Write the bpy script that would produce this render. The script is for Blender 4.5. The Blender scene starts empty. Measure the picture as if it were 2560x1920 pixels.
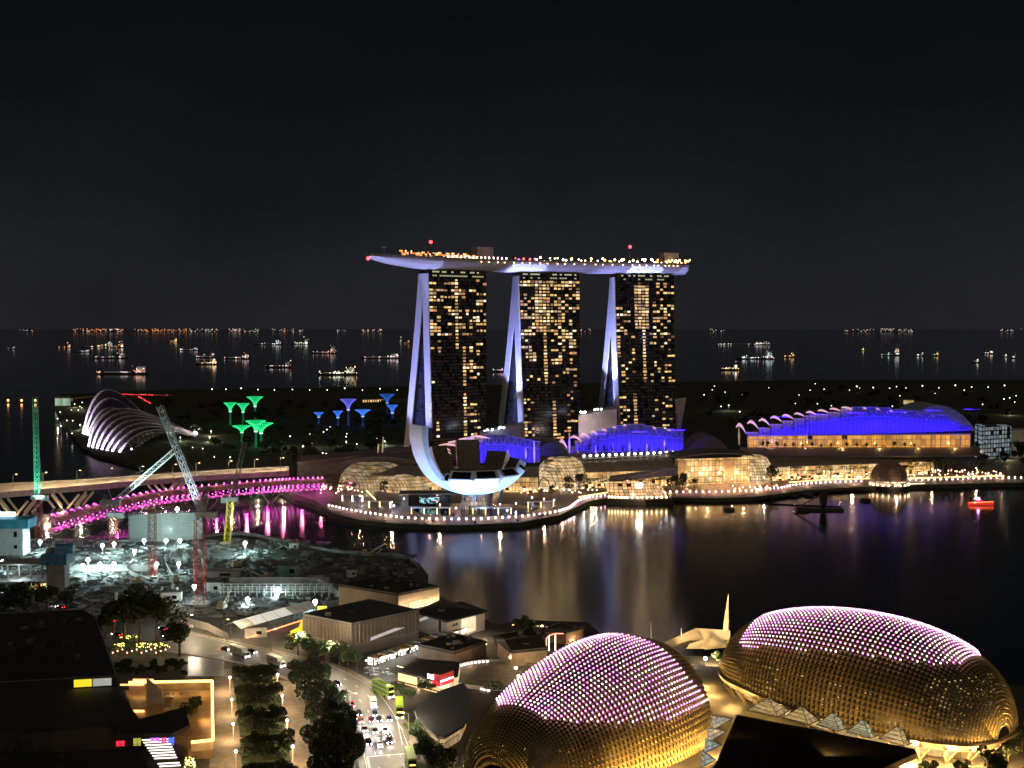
import bpy, bmesh, math, random
from mathutils import Vector, Matrix
random.seed(7)
S = bpy.context.scene; C = S.collection
PI = math.pi; cos = math.cos; sin = math.sin; R = math.radians
# ---------------------------------------------------------------- camera
F = 3000.0; H = 130.0; PT = math.atan((960 - 818) / F)      # focal length in photo pixels, eye height, pitch
cd = bpy.data.cameras.new('camera'); cam = bpy.data.objects.new('camera', cd); C.objects.link(cam)
cam.location = (0, 0, H); cam.rotation_euler = (PI / 2 - PT, 0, 0)
cd.sensor_width = 36; cd.lens = 36 * F / 2560; cd.clip_start = 1; cd.clip_end = 200000
S.camera = cam
# ---------------------------------------------------------------- night sky
W = bpy.data.worlds.new('World'); S.world = W; W.use_nodes = True
nt = W.node_tree; nt.nodes.clear()
out = nt.nodes.new('ShaderNodeOutputWorld')
sky = nt.nodes.new('ShaderNodeTexSky'); sky.sky_type = 'NISHITA'; sky.sun_disc = False
sky.sun_elevation = R(-12); sky.sun_rotation = R(200)
bs = nt.nodes.new('ShaderNodeBackground'); bs.inputs[1].default_value = 0.05
nt.links.new(sky.outputs[0], bs.inputs[0])
tc = nt.nodes.new('ShaderNodeTexCoord'); sp = nt.nodes.new('ShaderNodeSeparateXYZ')
nt.links.new(tc.outputs['Generated'], sp.inputs[0])
rp = nt.nodes.new('ShaderNodeValToRGB')                     # city glow fading upwards
el = rp.color_ramp.elements
for k, (ps, c) in enumerate(((0.0, (.0130, .0130, .0155)), (.045, (.0120, .0122, .0148)), (.10, (.0078, .0083, .0100)), (.17, (.0045, .0053, .0062)), (.27, (.0026, .0031, .0038)))):
    if k > 1: el.new(ps)
    el[k].position = ps; el[k].color = (*c, 1)
nt.links.new(sp.outputs[2], rp.inputs[0])
nz0 = nt.nodes.new('ShaderNodeTexNoise'); nz0.inputs['Scale'].default_value = 5; nz0.inputs['Detail'].default_value = 6; nt.links.new(tc.outputs['Generated'], nz0.inputs['Vector'])
mr0 = nt.nodes.new('ShaderNodeMapRange'); mr0.inputs['From Min'].default_value = .3; mr0.inputs['From Max'].default_value = .7; mr0.inputs['To Min'].default_value = .82; mr0.inputs['To Max'].default_value = 1.22; nt.links.new(nz0.outputs['Fac'], mr0.inputs[0])   # thin uneven cloud
bg = nt.nodes.new('ShaderNodeBackground'); nt.links.new(rp.outputs[0], bg.inputs[0]); nt.links.new(mr0.outputs[0], bg.inputs[1])
ad = nt.nodes.new('ShaderNodeAddShader'); nt.links.new(bs.outputs[0], ad.inputs[0]); nt.links.new(bg.outputs[0], ad.inputs[1])
nt.links.new(ad.outputs[0], out.inputs[0])
# ---------------------------------------------------------------- one weak, broad light from the lit city behind the viewer
sd = bpy.data.lights.new('sun', 'SUN'); sd.energy = 0.22; sd.angle = R(60); sd.color = (1, .82, .62)
so = bpy.data.objects.new('sun', sd); C.objects.link(so); so.rotation_euler = (R(50), 0, R(20))
# ---------------------------------------------------------------- exposure and render settings
S.view_settings.view_transform = 'Standard'; S.view_settings.look = 'None'
S.view_settings.exposure = 0.2; S.view_settings.gamma = 1; S.view_settings.use_curve_mapping = False
S.render.engine = 'CYCLES'
S.cycles.use_denoising = True; S.cycles.max_bounces = 4; S.cycles.diffuse_bounces = 2; S.cycles.glossy_bounces = 2
S.cycles.transparent_max_bounces = 8; S.cycles.sample_clamp_indirect = 2.5; S.cycles.caustics_reflective = False; S.cycles.caustics_refractive = False

# ================================================================ helpers
def ray(px, py):
    X = (px - 1280) / F; Z = (960 - py) / F
    return Vector((X, cos(PT) + Z * sin(PT), -sin(PT) + Z * cos(PT)))
def G(px, py, z=3.0):                    # survey point of the photograph on a level z
    d = ray(px, py); t = (z - H) / d.z
    return Vector((d.x * t, d.y * t, z))
def D(px, py, Y):                        # survey point at a distance Y
    d = ray(px, py); t = Y / d.y
    return Vector((d.x * t, Y, H + d.z * t))
def proj(p):
    z = p.z - H; cy = p.y * cos(PT) - z * sin(PT); cz = p.y * sin(PT) + z * cos(PT)
    return 1280 + F * p.x / cy, 960 - F * cz / cy
def rnd(a, b): return random.uniform(a, b)
ORG = {}
def base_of(o): return ORG.get(o.name, Vector((0, 0, 0)))
def tag(o, label, cat, group=None, kind=None):
    if label: o['label'] = label
    if cat: o['category'] = cat
    if group: o['group'] = group
    if kind: o['kind'] = kind
    return o
def thing(name, label, cat, loc=(0, 0, 0), group=None, rz=0.0):
    o = bpy.data.objects.new(name, None); C.objects.link(o); o.location = loc; o.rotation_euler = (0, 0, rz)
    o.empty_display_size = 0.5
    ORG[o.name] = Vector(loc)
    return tag(o, label, cat, group)
def dup(root, loc, rz=0.0, sc=1.0, label=None, group=None):
    r = root.copy(); C.objects.link(r); r.location = loc; r.rotation_euler = (0, 0, rz); r.scale = (sc, sc, sc) if not isinstance(sc, tuple) else sc
    if label: r['label'] = label
    if group: r['group'] = group
    for ch in list(root.children):
        c = ch.copy(); C.objects.link(c); c.parent = r
        for g in list(ch.children):
            d = g.copy(); C.objects.link(d); d.parent = c
    return r
def V(*a): return Vector(a)
class MB:
    def __init__(s): s.v = []; s.f = []; s.mi = []; s.cur = 0
    def add(s, vs, fs):
        n = len(s.v); s.v += [Vector(p) for p in vs]
        for f in fs: s.f.append(tuple(i + n for i in f)); s.mi.append(s.cur)
        return s
    def quad(s, a, b, c, d): return s.add([a, b, c, d], [(0, 1, 2, 3)])
    def tri(s, a, b, c): return s.add([a, b, c], [(0, 1, 2)])
    def box(s, c, d, rz=0.0, top=1.0):
        x, y, z = d[0] / 2, d[1] / 2, d[2] / 2; vs = []
        for k, zz in ((1, -z), (top, z)):
            for sx, sy in ((-1, -1), (1, -1), (1, 1), (-1, 1)):
                px, py = sx * x * k, sy * y * k
                vs.append((c[0] + px * cos(rz) - py * sin(rz), c[1] + px * sin(rz) + py * cos(rz), c[2] + zz))
        return s.add(vs, [(3, 2, 1, 0), (4, 5, 6, 7), (0, 1, 5, 4), (1, 2, 6, 5), (2, 3, 7, 6), (3, 0, 4, 7)])
    def prism(s, poly, z0, z1, cap=True):
        n = len(poly); a = sum(poly[i][0] * poly[(i + 1) % n][1] - poly[(i + 1) % n][0] * poly[i][1] for i in range(n))
        if a < 0: poly = list(reversed(poly))
        vs = [(p[0], p[1], z0) for p in poly] + [(p[0], p[1], z1) for p in poly]
        fs = [(i, (i + 1) % n, n + (i + 1) % n, n + i) for i in range(n)]
        if cap: fs += [tuple(range(n, 2 * n)), tuple(range(n - 1, -1, -1))]
        return s.add(vs, fs)
    def tube(s, p, q, r0, r1=None, n=6, cap=True):
        if r1 is None: r1 = r0
        p = Vector(p); q = Vector(q); d = (q - p)
        if d.length < 1e-6: return s
        d.normalize(); u = d.orthogonal().normalized(); w = d.cross(u)
        vs = [p + (u * cos(2 * PI * i / n) + w * sin(2 * PI * i / n)) * r0 for i in range(n)] + \
             [q + (u * cos(2 * PI * i / n) + w * sin(2 * PI * i / n)) * r1 for i in range(n)]
        fs = [(i, (i + 1) % n, n + (i + 1) % n, n + i) for i in range(n)]
        if cap: fs += [tuple(range(n, 2 * n)), tuple(range(n - 1, -1, -1))]
        return s.add(vs, fs)
    def path(s, pts, r, n=6):
        for a, b in zip(pts, pts[1:]): s.tube(a, b, r, r, n)
        return s
    def ball(s, c, r, nu=8, nv=5, sq=1.0):
        vs = [(c[0], c[1], c[2] - r * sq)]
        for j in range(1, nv):
            t = -PI / 2 + PI * j / nv
            for i in range(nu): a = 2 * PI * i / nu; vs.append((c[0] + r * cos(t) * cos(a), c[1] + r * cos(t) * sin(a), c[2] + r * sq * sin(t)))
        vs.append((c[0], c[1], c[2] + r * sq)); fs = []
        for i in range(nu): fs.append((0, 1 + (i + 1) % nu, 1 + i))
        for j in range(nv - 2):
            for i in range(nu):
                a = 1 + j * nu; fs.append((a + i, a + (i + 1) % nu, a + nu + (i + 1) % nu, a + nu + i))
        t = len(vs) - 1; a = 1 + (nv - 2) * nu
        for i in range(nu): fs.append((a + i, a + (i + 1) % nu, t))
        return s.add(vs, fs)
    def loft(s, rings, closed=True, cap=False):
        n = len(rings[0]); vs = [p for r in rings for p in r]; fs = []
        for j in range(len(rings) - 1):
            for i in range(n if closed else n - 1):
                fs.append((j * n + i, j * n + (i + 1) % n, (j + 1) * n + (i + 1) % n, (j + 1) * n + i))
        if cap: fs += [tuple(range(n - 1, -1, -1)), tuple(range((len(rings) - 1) * n, len(rings) * n))]
        return s.add(vs, fs)
    def lathe(s, c, prof, n=16):
        return s.loft([[(c[0] + r * cos(2 * PI * i / n), c[1] + r * sin(2 * PI * i / n), c[2] + z) for i in range(n)] for r, z in prof])
    def strip(s, pts, w, z=None):        # flat ribbon along a line
        L = []; n = len(pts)
        for i in range(n):
            a = Vector(pts[max(i - 1, 0)]); b = Vector(pts[min(i + 1, n - 1)]); d = (b - a); d.z = 0; d.normalize()
            m = Vector((-d.y, d.x, 0)); p = Vector(pts[i])
            if z is not None: p.z = z
            L.append([p - m * w / 2, p + m * w / 2])
        return s.loft(L, closed=False)
    def build(s, name, mats, parent=None, label=None, cat=None, group=None, kind=None, loc=None, smooth=False, fix=False):
        if not isinstance(mats, (list, tuple)): mats = [mats]
        b = base_of(parent) if parent else (Vector(loc) if loc is not None else Vector((0, 0, 0)))
        me = bpy.data.meshes.new(name); me.from_pydata([tuple(p - b) for p in s.v], [], s.f)
        for m in mats: me.materials.append(m)
        if len(mats) > 1: me.polygons.foreach_set('material_index', s.mi)
        if smooth: me.polygons.foreach_set('use_smooth', [True] * len(me.polygons))
        me.update()
        if fix:
            bm = bmesh.new(); bm.from_mesh(me); bmesh.ops.remove_doubles(bm, verts=bm.verts, dist=1e-4); bmesh.ops.recalc_face_normals(bm, faces=bm.faces); bm.to_mesh(me); bm.free()
        o = bpy.data.objects.new(name, me); C.objects.link(o)
        if parent: o.parent = parent; ORG[o.name] = b
        else: o.location = b; ORG[o.name] = b
        return tag(o, label, cat, group, kind)

def mat(name, col, rough=.7, metal=0.0, var=.25, scale=.3, em=None, es=0.0, spec=.5, bump=0.0):
    m = bpy.data.materials.new(name); m.use_nodes = True; n = m.node_tree; b = n.nodes['Principled BSDF']
    b.inputs['Roughness'].default_value = rough; b.inputs['Metallic'].default_value = metal; b.inputs['Specular IOR Level'].default_value = spec
    b.inputs['Base Color'].default_value = (*col, 1)
    if var or bump:
        g = n.nodes.new('ShaderNodeNewGeometry'); t = n.nodes.new('ShaderNodeTexNoise'); t.inputs['Scale'].default_value = scale; t.inputs['Detail'].default_value = 5
        n.links.new(g.outputs['Position'], t.inputs['Vector'])
        r = n.nodes.new('ShaderNodeValToRGB'); e = r.color_ramp.elements
        e[0].position = .3; e[1].position = .7
        e[0].color = (*[c * (1 - var) for c in col], 1); e[1].color = (*[min(1, c * (1 + var)) for c in col], 1)
        n.links.new(t.outputs['Fac'], r.inputs[0]); n.links.new(r.outputs[0], b.inputs['Base Color'])
        if bump:
            bp = n.nodes.new('ShaderNodeBump'); bp.inputs['Strength'].default_value = bump; bp.inputs['Distance'].default_value = .5
            n.links.new(t.outputs['Fac'], bp.inputs['Height']); n.links.new(bp.outputs[0], b.inputs['Normal'])
    if em: b.inputs['Emission Color'].default_value = (*em, 1); b.inputs['Emission Strength'].default_value = es
    return m
def glow(name, col, s):                  # a lamp, screen or other thing that gives off light
    m = mat(name, (.02, .02, .02), .5, 0, 0, em=col, es=s); return m
def lit_rooms(name, sx, sz, cols, strength, on=.7, line=.12, axis='x', frame=(.03, .025, .02), seed=0.0, rough=.2, soft=False):
    """glazed front with lit rooms behind: cells of sx by sz metres, mullions, each cell its own brightness and tint"""
    m = bpy.data.materials.new(name); m.use_nodes = True; n = m.node_tree; L = n.links.new; b = n.nodes['Principled BSDF']
    g = n.nodes.new('ShaderNodeNewGeometry'); s = n.nodes.new('ShaderNodeSeparateXYZ'); L(g.outputs['Position'], s.inputs[0])
    def M(op, a, c=None):
        k = n.nodes.new('ShaderNodeMath'); k.operation = op
        for i, v in enumerate((a, c)):
            if v is None: continue
            if isinstance(v, (int, float)): k.inputs[i].default_value = v
            else: L(v, k.inputs[i])
        return k.outputs[0]
    h = s.outputs[0] if axis == 'x' else s.outputs[1] if axis == 'y' else M('ADD', s.outputs[0], s.outputs[1])
    u = M('DIVIDE', h, sx); w = M('DIVIDE', s.outputs[2], sz)
    cb = n.nodes.new('ShaderNodeCombineXYZ'); L(M('FLOOR', u), cb.inputs[0]); L(M('FLOOR', w), cb.inputs[1]); cb.inputs[2].default_value = seed
    wn = n.nodes.new('ShaderNodeTexWhiteNoise'); wn.noise_dimensions = '3D'; L(cb.outputs[0], wn.inputs['Vector'])
    fu = M('GREATER_THAN', M('FRACT', u), line); fw = M('GREATER_THAN', M('FRACT', w), line)
    lit = M('LESS_THAN', wn.outputs['Value'], on)
    sc = n.nodes.new('ShaderNodeSeparateColor'); L(wn.outputs['Color'], sc.inputs[0])
    r = n.nodes.new('ShaderNodeValToRGB'); r.color_ramp.interpolation = 'CONSTANT'
    while len(r.color_ramp.elements) < len(cols): r.color_ramp.elements.new(.5)
    for i, c in enumerate(cols): r.color_ramp.elements[i].position = i / len(cols); r.color_ramp.elements[i].color = (*c, 1)
    L(sc.outputs[1], r.inputs[0]); L(r.outputs[0], b.inputs['Emission Color'])
    nz = n.nodes.new('ShaderNodeTexNoise'); nz.inputs['Scale'].default_value = .16 if soft else 1.3; nz.inputs['Detail'].default_value = 4; L(g.outputs['Position'], nz.inputs['Vector'])
    k = M('MULTIPLY', M('MULTIPLY', fu, fw), lit); k = M('MULTIPLY', k, M('ADD', M('MULTIPLY', sc.outputs[2], .3 if soft else .8), .85 if soft else .55)); k = M('MULTIPLY', k, M('ADD', M('MULTIPLY', nz.outputs['Fac'], 3.2 if soft else 1.5), -.6 if soft else .25))
    L(M('MAXIMUM', M('MULTIPLY', k, strength), 0.0), b.inputs['Emission Strength'])
    b.inputs['Base Color'].default_value = (*frame, 1); b.inputs['Roughness'].default_value = rough
    return m
def lamp(kind, loc, power, col=(1, .8, .5), size=.3, aim=None, spot=None, blend=.5, name='lamp_light', parent=None, spread=None):
    d = bpy.data.lights.new(name, kind); d.energy = power; d.color = col
    if kind in ('POINT', 'SPOT'): d.shadow_soft_size = size
    if kind == 'SPOT': d.spot_size = R(spot or 60); d.spot_blend = blend
    if kind == 'AREA':
        d.shape = 'RECTANGLE'; d.size, d.size_y = size
    if spread: d.spread = R(spread)
    o = bpy.data.objects.new(name, d); C.objects.link(o); o.location = loc
    if aim is not None:
        v = Vector(aim) - Vector(loc); o.rotation_euler = v.to_track_quat('-Z', 'Y').to_euler()
    if parent: o.parent = parent; o.location = Vector(loc) - base_of(parent)
    return o

# ---------------------------------------------------------------- shared materials
M_conc = mat('concrete', (.30, .28, .25), .8); M_concd = mat('dark_concrete', (.14, .13, .12), .85)
M_roofd = mat('dark_roof_sheet', (.045, .043, .042), .7, var=.35); M_roofb = mat('grey_roof_sheet', (.12, .11, .10), .6)
M_white = mat('white_paint', (.75, .75, .74), .5, var=.1); M_steel = mat('grey_steel', (.30, .31, .32), .4, .6)
M_black = mat('black_paint', (.02, .02, .02), .5); M_pole = mat('pole_steel', (.22, .21, .2), .5, .4)
M_leaf = mat('leaf', (.045, .075, .028), .7, var=.5, scale=.8); M_leafd = mat('dark_leaf', (.030, .046, .020), .75, var=.5, scale=.8)
M_palm = mat('palm_leaf', (.055, .095, .03), .6, var=.4, scale=.8); M_bark = mat('bark', (.09, .065, .045), .9)
M_asph = mat('asphalt', (.085, .08, .075), .55, var=.3, scale=.15, bump=.05); M_mark = mat('road_paint', (.7, .68, .62), .6)
M_pave = mat('paving', (.22, .185, .14), .75, var=.25, scale=.5); M_grass = mat('grass_blades', (.05, .075, .025), .9, var=.5, scale=.6)
M_glass = mat('dark_glass', (.012, .012, .014), .08, var=0)
E_warm = glow('warm_lamp', (1, .62, .28), 9); E_white = glow('white_lamp', (1, .93, .85), 12); E_cool = glow('cool_lamp', (.75, .88, 1), 14)
E_pink = glow('pink_white_lamp', (1, .70, .66), 11); E_red = glow('red_lamp', (1, .04, .05), 7); E_mag = glow('magenta_lamp', (1, .06, .75), 4.5)
E_green = glow('green_lamp', (.05, 1, .3), 5); E_blue = glow('blue_lamp', (.1, .3, 1), 6); E_orange = glow('orange_lamp', (1, .35, .08), 6)
E_amber = glow('amber_lamp', (1, .68, .2), 3)
# ================================================================ water and land
def water_mat():
    m = bpy.data.materials.new('bay_water'); m.use_nodes = True; n = m.node_tree; b = n.nodes['Principled BSDF']; L = n.links.new
    b.inputs['Base Color'].default_value = (.004, .006, .010, 1); b.inputs['Roughness'].default_value = .08; b.inputs['IOR'].default_value = 6.0
    g = n.nodes.new('ShaderNodeNewGeometry')
    hs = []
    for sc, st in ((.11, .35), (.42, .40), (1.1, .22)):
        mp = n.nodes.new('ShaderNodeMapping'); mp.inputs['Scale'].default_value = (sc, sc * 1.5, sc); L(g.outputs['Position'], mp.inputs[0])
        t = n.nodes.new('ShaderNodeTexNoise'); t.inputs['Scale'].default_value = 1; t.inputs['Detail'].default_value = 3; L(mp.outputs[0], t.inputs['Vector'])
        k = n.nodes.new('ShaderNodeMath'); k.operation = 'MULTIPLY'; L(t.outputs['Fac'], k.inputs[0]); k.inputs[1].default_value = st; hs.append(k.outputs[0])
    a = n.nodes.new('ShaderNodeMath'); a.operation = 'ADD'; L(hs[0], a.inputs[0]); L(hs[1], a.inputs[1])
    c = n.nodes.new('ShaderNodeMath'); c.operation = 'ADD'; L(a.outputs[0], c.inputs[0]); L(hs[2], c.inputs[1])
    bp = n.nodes.new('ShaderNodeBump'); bp.inputs['Strength'].default_value = .3; bp.inputs['Distance'].default_value = .35
    L(c.outputs[0], bp.inputs['Height']); L(bp.outputs[0], b.inputs['Normal'])
    sx = n.nodes.new('ShaderNodeSeparateXYZ'); L(g.outputs['Position'], sx.inputs[0])            # the open sea lies calmer than the bay
    for lo, hi, sock in ((.135, .09, b.inputs['Roughness']), (.08, .02, bp.inputs['Strength'])):
        mr = n.nodes.new('ShaderNodeMapRange'); mr.inputs['From Min'].default_value = 1300; mr.inputs['From Max'].default_value = 2400; mr.inputs['To Min'].default_value = lo; mr.inputs['To Max'].default_value = hi; L(sx.outputs[1], mr.inputs[0]); L(mr.outputs[0], sock)
    return m
M_water = water_mat()
b = MB(); b.quad((-60000, -500, 0), (60000, -500, 0), (60000, 90000, 0), (-60000, 90000, 0)); b.build('water', M_water, kind='structure')
M_land = mat('park_ground', (.05, .058, .034), .9, var=.5, scale=.05)
M_quay = mat('quay_paving', (.13, .10, .08), .6, var=.3, scale=.2)
M_city = mat('city_ground', (.075, .068, .06), .8, var=.35, scale=.12)
def poly(name, pts, z0, z1, m):
    b = MB(); b.prism([(p.x, p.y) for p in pts], z0, z1); return b.build(name, m, kind='structure')
far_px = [(150, 985), (138, 1020), (160, 1060), (205, 1118), (240, 1137), (300, 1152), (400, 1176), (520, 1192), (610, 1190), (690, 1218), (735, 1248), (790, 1264), (830, 1284),
          (900, 1300), (1000, 1310), (1150, 1314), (1300, 1307), (1400, 1288), (1437, 1270), (1470, 1254), (1540, 1241), (1660, 1237), (1690, 1244), (1790, 1246), (1880, 1243), (1960, 1234),
          (2012, 1226), (2105, 1220), (2282, 1213), (2444, 1209), (2600, 1207), (3300, 1195), (3300, 950), (2100, 949), (1600, 956), (1000, 966), (430, 974)]
poly('ground', [G(x, y) for x, y in far_px], -3, 3, M_land)
qx = [(700, 1221), (790, 1252), (835, 1283), (900, 1299), (1000, 1309), (1150, 1313), (1300, 1306), (1399, 1287), (1436, 1269), (1470, 1253), (1540, 1240), (1660, 1236), (1690, 1243), (1790, 1245),
      (1880, 1242), (1960, 1233), (2012, 1225), (2105, 1219), (2282, 1212), (2444, 1208), (2600, 1206), (2600, 1165), (2000, 1160), (1500, 1165), (1100, 1165), (860, 1180)]
b = MB(); q = [G(x, y, 3.05) for x, y in qx]; b.prism([(p.x, p.y) for p in q], 2.9, 3.05); b.build('promenade', M_quay, kind='structure')
near_px = [(-700, 1335), (230, 1348), (420, 1340), (600, 1328), (700, 1345), (850, 1374), (1000, 1384), (1050, 1410), (1071, 1438), (1068, 1470), (1150, 1520), (1240, 1560), (1330, 1550), (1470, 1556), (1520, 1600),
           (1700, 1640), (1900, 1640), (2600, 1720), (3300, 1790)]
near = [G(x, y) for x, y in near_px] + [V(330, 120, 3), V(-420, 120, 3)]
poly('near_ground', near, -3, 3, M_city)
# ================================================================ trees
def crown_mesh(b, c, rx, rz, n, leaf, lumps=7, seed=1):
    rs = random.Random(seed); L = []
    for i in range(lumps):
        a = rs.uniform(0, 2 * PI); r = rs.uniform(.15, .72) * rx
        L.append((c[0] + r * cos(a), c[1] + r * sin(a), c[2] + rs.uniform(-.55, .6) * rz, rs.uniform(.30, .55)))
    for i in range(n):
        l = rs.choice(L); th = rs.uniform(0, 2 * PI); u = rs.uniform(-1, 1); k = rs.uniform(.55, 1) ** .5; q = math.sqrt(1 - u * u)
        p = V(l[0] + q * cos(th) * l[3] * rx * k, l[1] + q * sin(th) * l[3] * rx * k, l[2] + u * l[3] * rz * k)
        d = V(rs.gauss(0, 1), rs.gauss(0, 1), rs.gauss(0, 1)).normalized(); e = d.orthogonal().normalized(); w = d.cross(e); s = leaf * rs.uniform(.6, 1.3)
        b.quad(p - e * s, p - w * s * .6, p + e * s, p + w * s * .6)
def make_tree(h, r, n, leaf, m, seed, name='tree', label='', group=None):
    t = thing(name, label, 'tree' if name == 'tree' else 'bush', (0, 0, 0), group); rs = random.Random(seed)
    k = MB(); k.tube((0, 0, 0), (0, 0, h * .55), .035 * h, .018 * h, 6)
    for i in range(4):
        a = i * 1.6 + rs.random(); k.tube((0, 0, h * (.3 + .06 * i)), (cos(a) * r * .6, sin(a) * r * .6, h * (.6 + .07 * i)), .015 * h, .006 * h, 5)
    k.build('trunk', M_bark, t)
    c = MB(); crown_mesh(c, (0, 0, h * .66), r, h * .40, n, leaf, seed=seed); c.build('crown', m, t)
    return t
def make_palm(h, m, seed, label, group):
    t = thing('palm_tree', label, 'palm tree', (0, 0, 0), group); rs = random.Random(seed)
    k = MB(); k.tube((0, 0, 0), (.2, .1, h), .22, .14, 5); k.build('trunk', M_bark, t)
    c = MB()
    for i in range(11):
        a = 2 * PI * i / 11 + rs.uniform(-.2, .2); L = rs.uniform(2.2, 3.2); dx = V(cos(a), sin(a), 0); s = V(-sin(a), cos(a), 0); p = V(.2, .1, h); w = .5
        for j in range(3):
            q = p + dx * L / 3 + V(0, 0, (.5, -.3, -1.1)[j] * rs.uniform(.7, 1.2)); c.quad(p - s * w, q - s * w * .8, q + s * w * .8, p + s * w); p = q; w *= .75
    c.build('crown', m, t); return t
PROTO = []
def hide(o): PROTO.append(o)
def sow(make, spots, label, group, s0=.85, s1=1.15):
    """copies of one or several model trees set out over the given spots; the models themselves take the first spots"""
    for i, p in enumerate(spots):
        m = make[i % len(make)]; s = rnd(s0, s1); lb = label[i % len(label)] if isinstance(label, list) else label
        if i < len(make):
            m.location = p; m.rotation_euler = (0, 0, rnd(0, 6)); m.scale = (s, s, s); m['label'] = lb; m['group'] = group
        else: dup(m, p, rnd(0, 6), s, lb, group)
# ================================================================ hotel: three towers and the deck across their tops
M_blade = mat('pale_cladding', (.62, .62, .64), .55, var=.06, scale=.5)
M_fac = lit_rooms('hotel_glass', 3.87, 3.05, [(.30, .18, .10), (.12, .12, .16), (.2, .14, .1), (.05, .05, .06)], .05, on=.85, axis='xy', frame=(.012, .010, .010), line=.22)
M_fac2 = lit_rooms('atrium_glass', 2.0, 2.0, [(.06, .09, .30), (.04, .06, .2), (.1, .12, .3)], .16, on=.9, axis='xy', frame=(.012, .012, .02), line=.12)
E_win = [glow('lit_room_%s' % k, c, s) for k, c, s in (('yellow', (1, .68, .26), 1.0), ('amber', (1, .52, .18), .75), ('pale', (1, .84, .55), 1.15), ('peach', (1, .46, .24), .5), ('dim', (1, .60, .28), .3), ('blue', (.15, .45, 1), .7), ('gold', (1, .62, .20), .7), ('faint', (1, .56, .26), .14), ('curtain', (1, .72, .38), .5))]
T3ROWS = {0: '7D', 1: '014567F', 2: '7', 3: '0123467 89BC', 4: '01789DEF', 5: '013456 79', 6: '01237DEF', 7: '7DE', 8: '01457', 9: '015678ACDE', 10: '567AF', 11: '278CD', 12: '027BCDF', 13: '0156789BDEF', 14: '012789B',
          15: '0127DEF', 16: '023457 9AB', 17: '7', 18: '27', 19: '7DE', 20: '0279B', 21: '29BD', 22: '9D', 23: '9', 24: '9B', 25: '9ABC', 26: '9ABCDE', 27: '9B', 28: '9D', 29: '9BC', 30: '09', 31: '9', 34: '9', 35: '9', 36: '9',
          37: '9BC', 38: '9AB', 39: '9C', 40: '9ABCD', 41: '9', 42: '19BCD', 43: '19', 44: '19CD', 45: '9', 46: '19BC', 47: '9AB', 48: '9C'}
def rows_from(rules, seed):
    rs = random.Random(seed); out = {}
    for r in range(50):
        s = set()
        for r0, r1, c0, c1, p in rules:
            if r0 <= r <= r1:
                for c in range(c0, c1 + 1):
                    if rs.random() < p: s.add(c)
        out[r] = s
    return out
T2R = rows_from([(0, 1, 0, 15, .9), (2, 15, 4, 5, 1), (2, 15, 6, 7, .95), (4, 14, 0, 3, .42), (2, 8, 8, 15, .55), (8, 22, 8, 14, .48), (15, 31, 6, 6, 1), (15, 24, 0, 3, .4), (23, 31, 0, 4, .14), (23, 31, 8, 14, .28), (37, 49, 8, 8, 1), (32, 49, 9, 14, .13), (34, 49, 0, 3, .22)], 3)
T1R = rows_from([(0, 0, 0, 15, .35), (1, 14, 5, 6, 1), (1, 14, 7, 8, 1), (1, 7, 10, 15, .3), (7, 15, 10, 15, .62), (8, 15, 0, 3, .55), (15, 31, 7, 7, 1), (17, 23, 0, 0, 1), (16, 31, 1, 4, .22), (16, 31, 9, 15, .28), (35, 48, 4, 4, 1), (36, 48, 9, 14, .17), (36, 48, 0, 2, .22)], 5)
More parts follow.
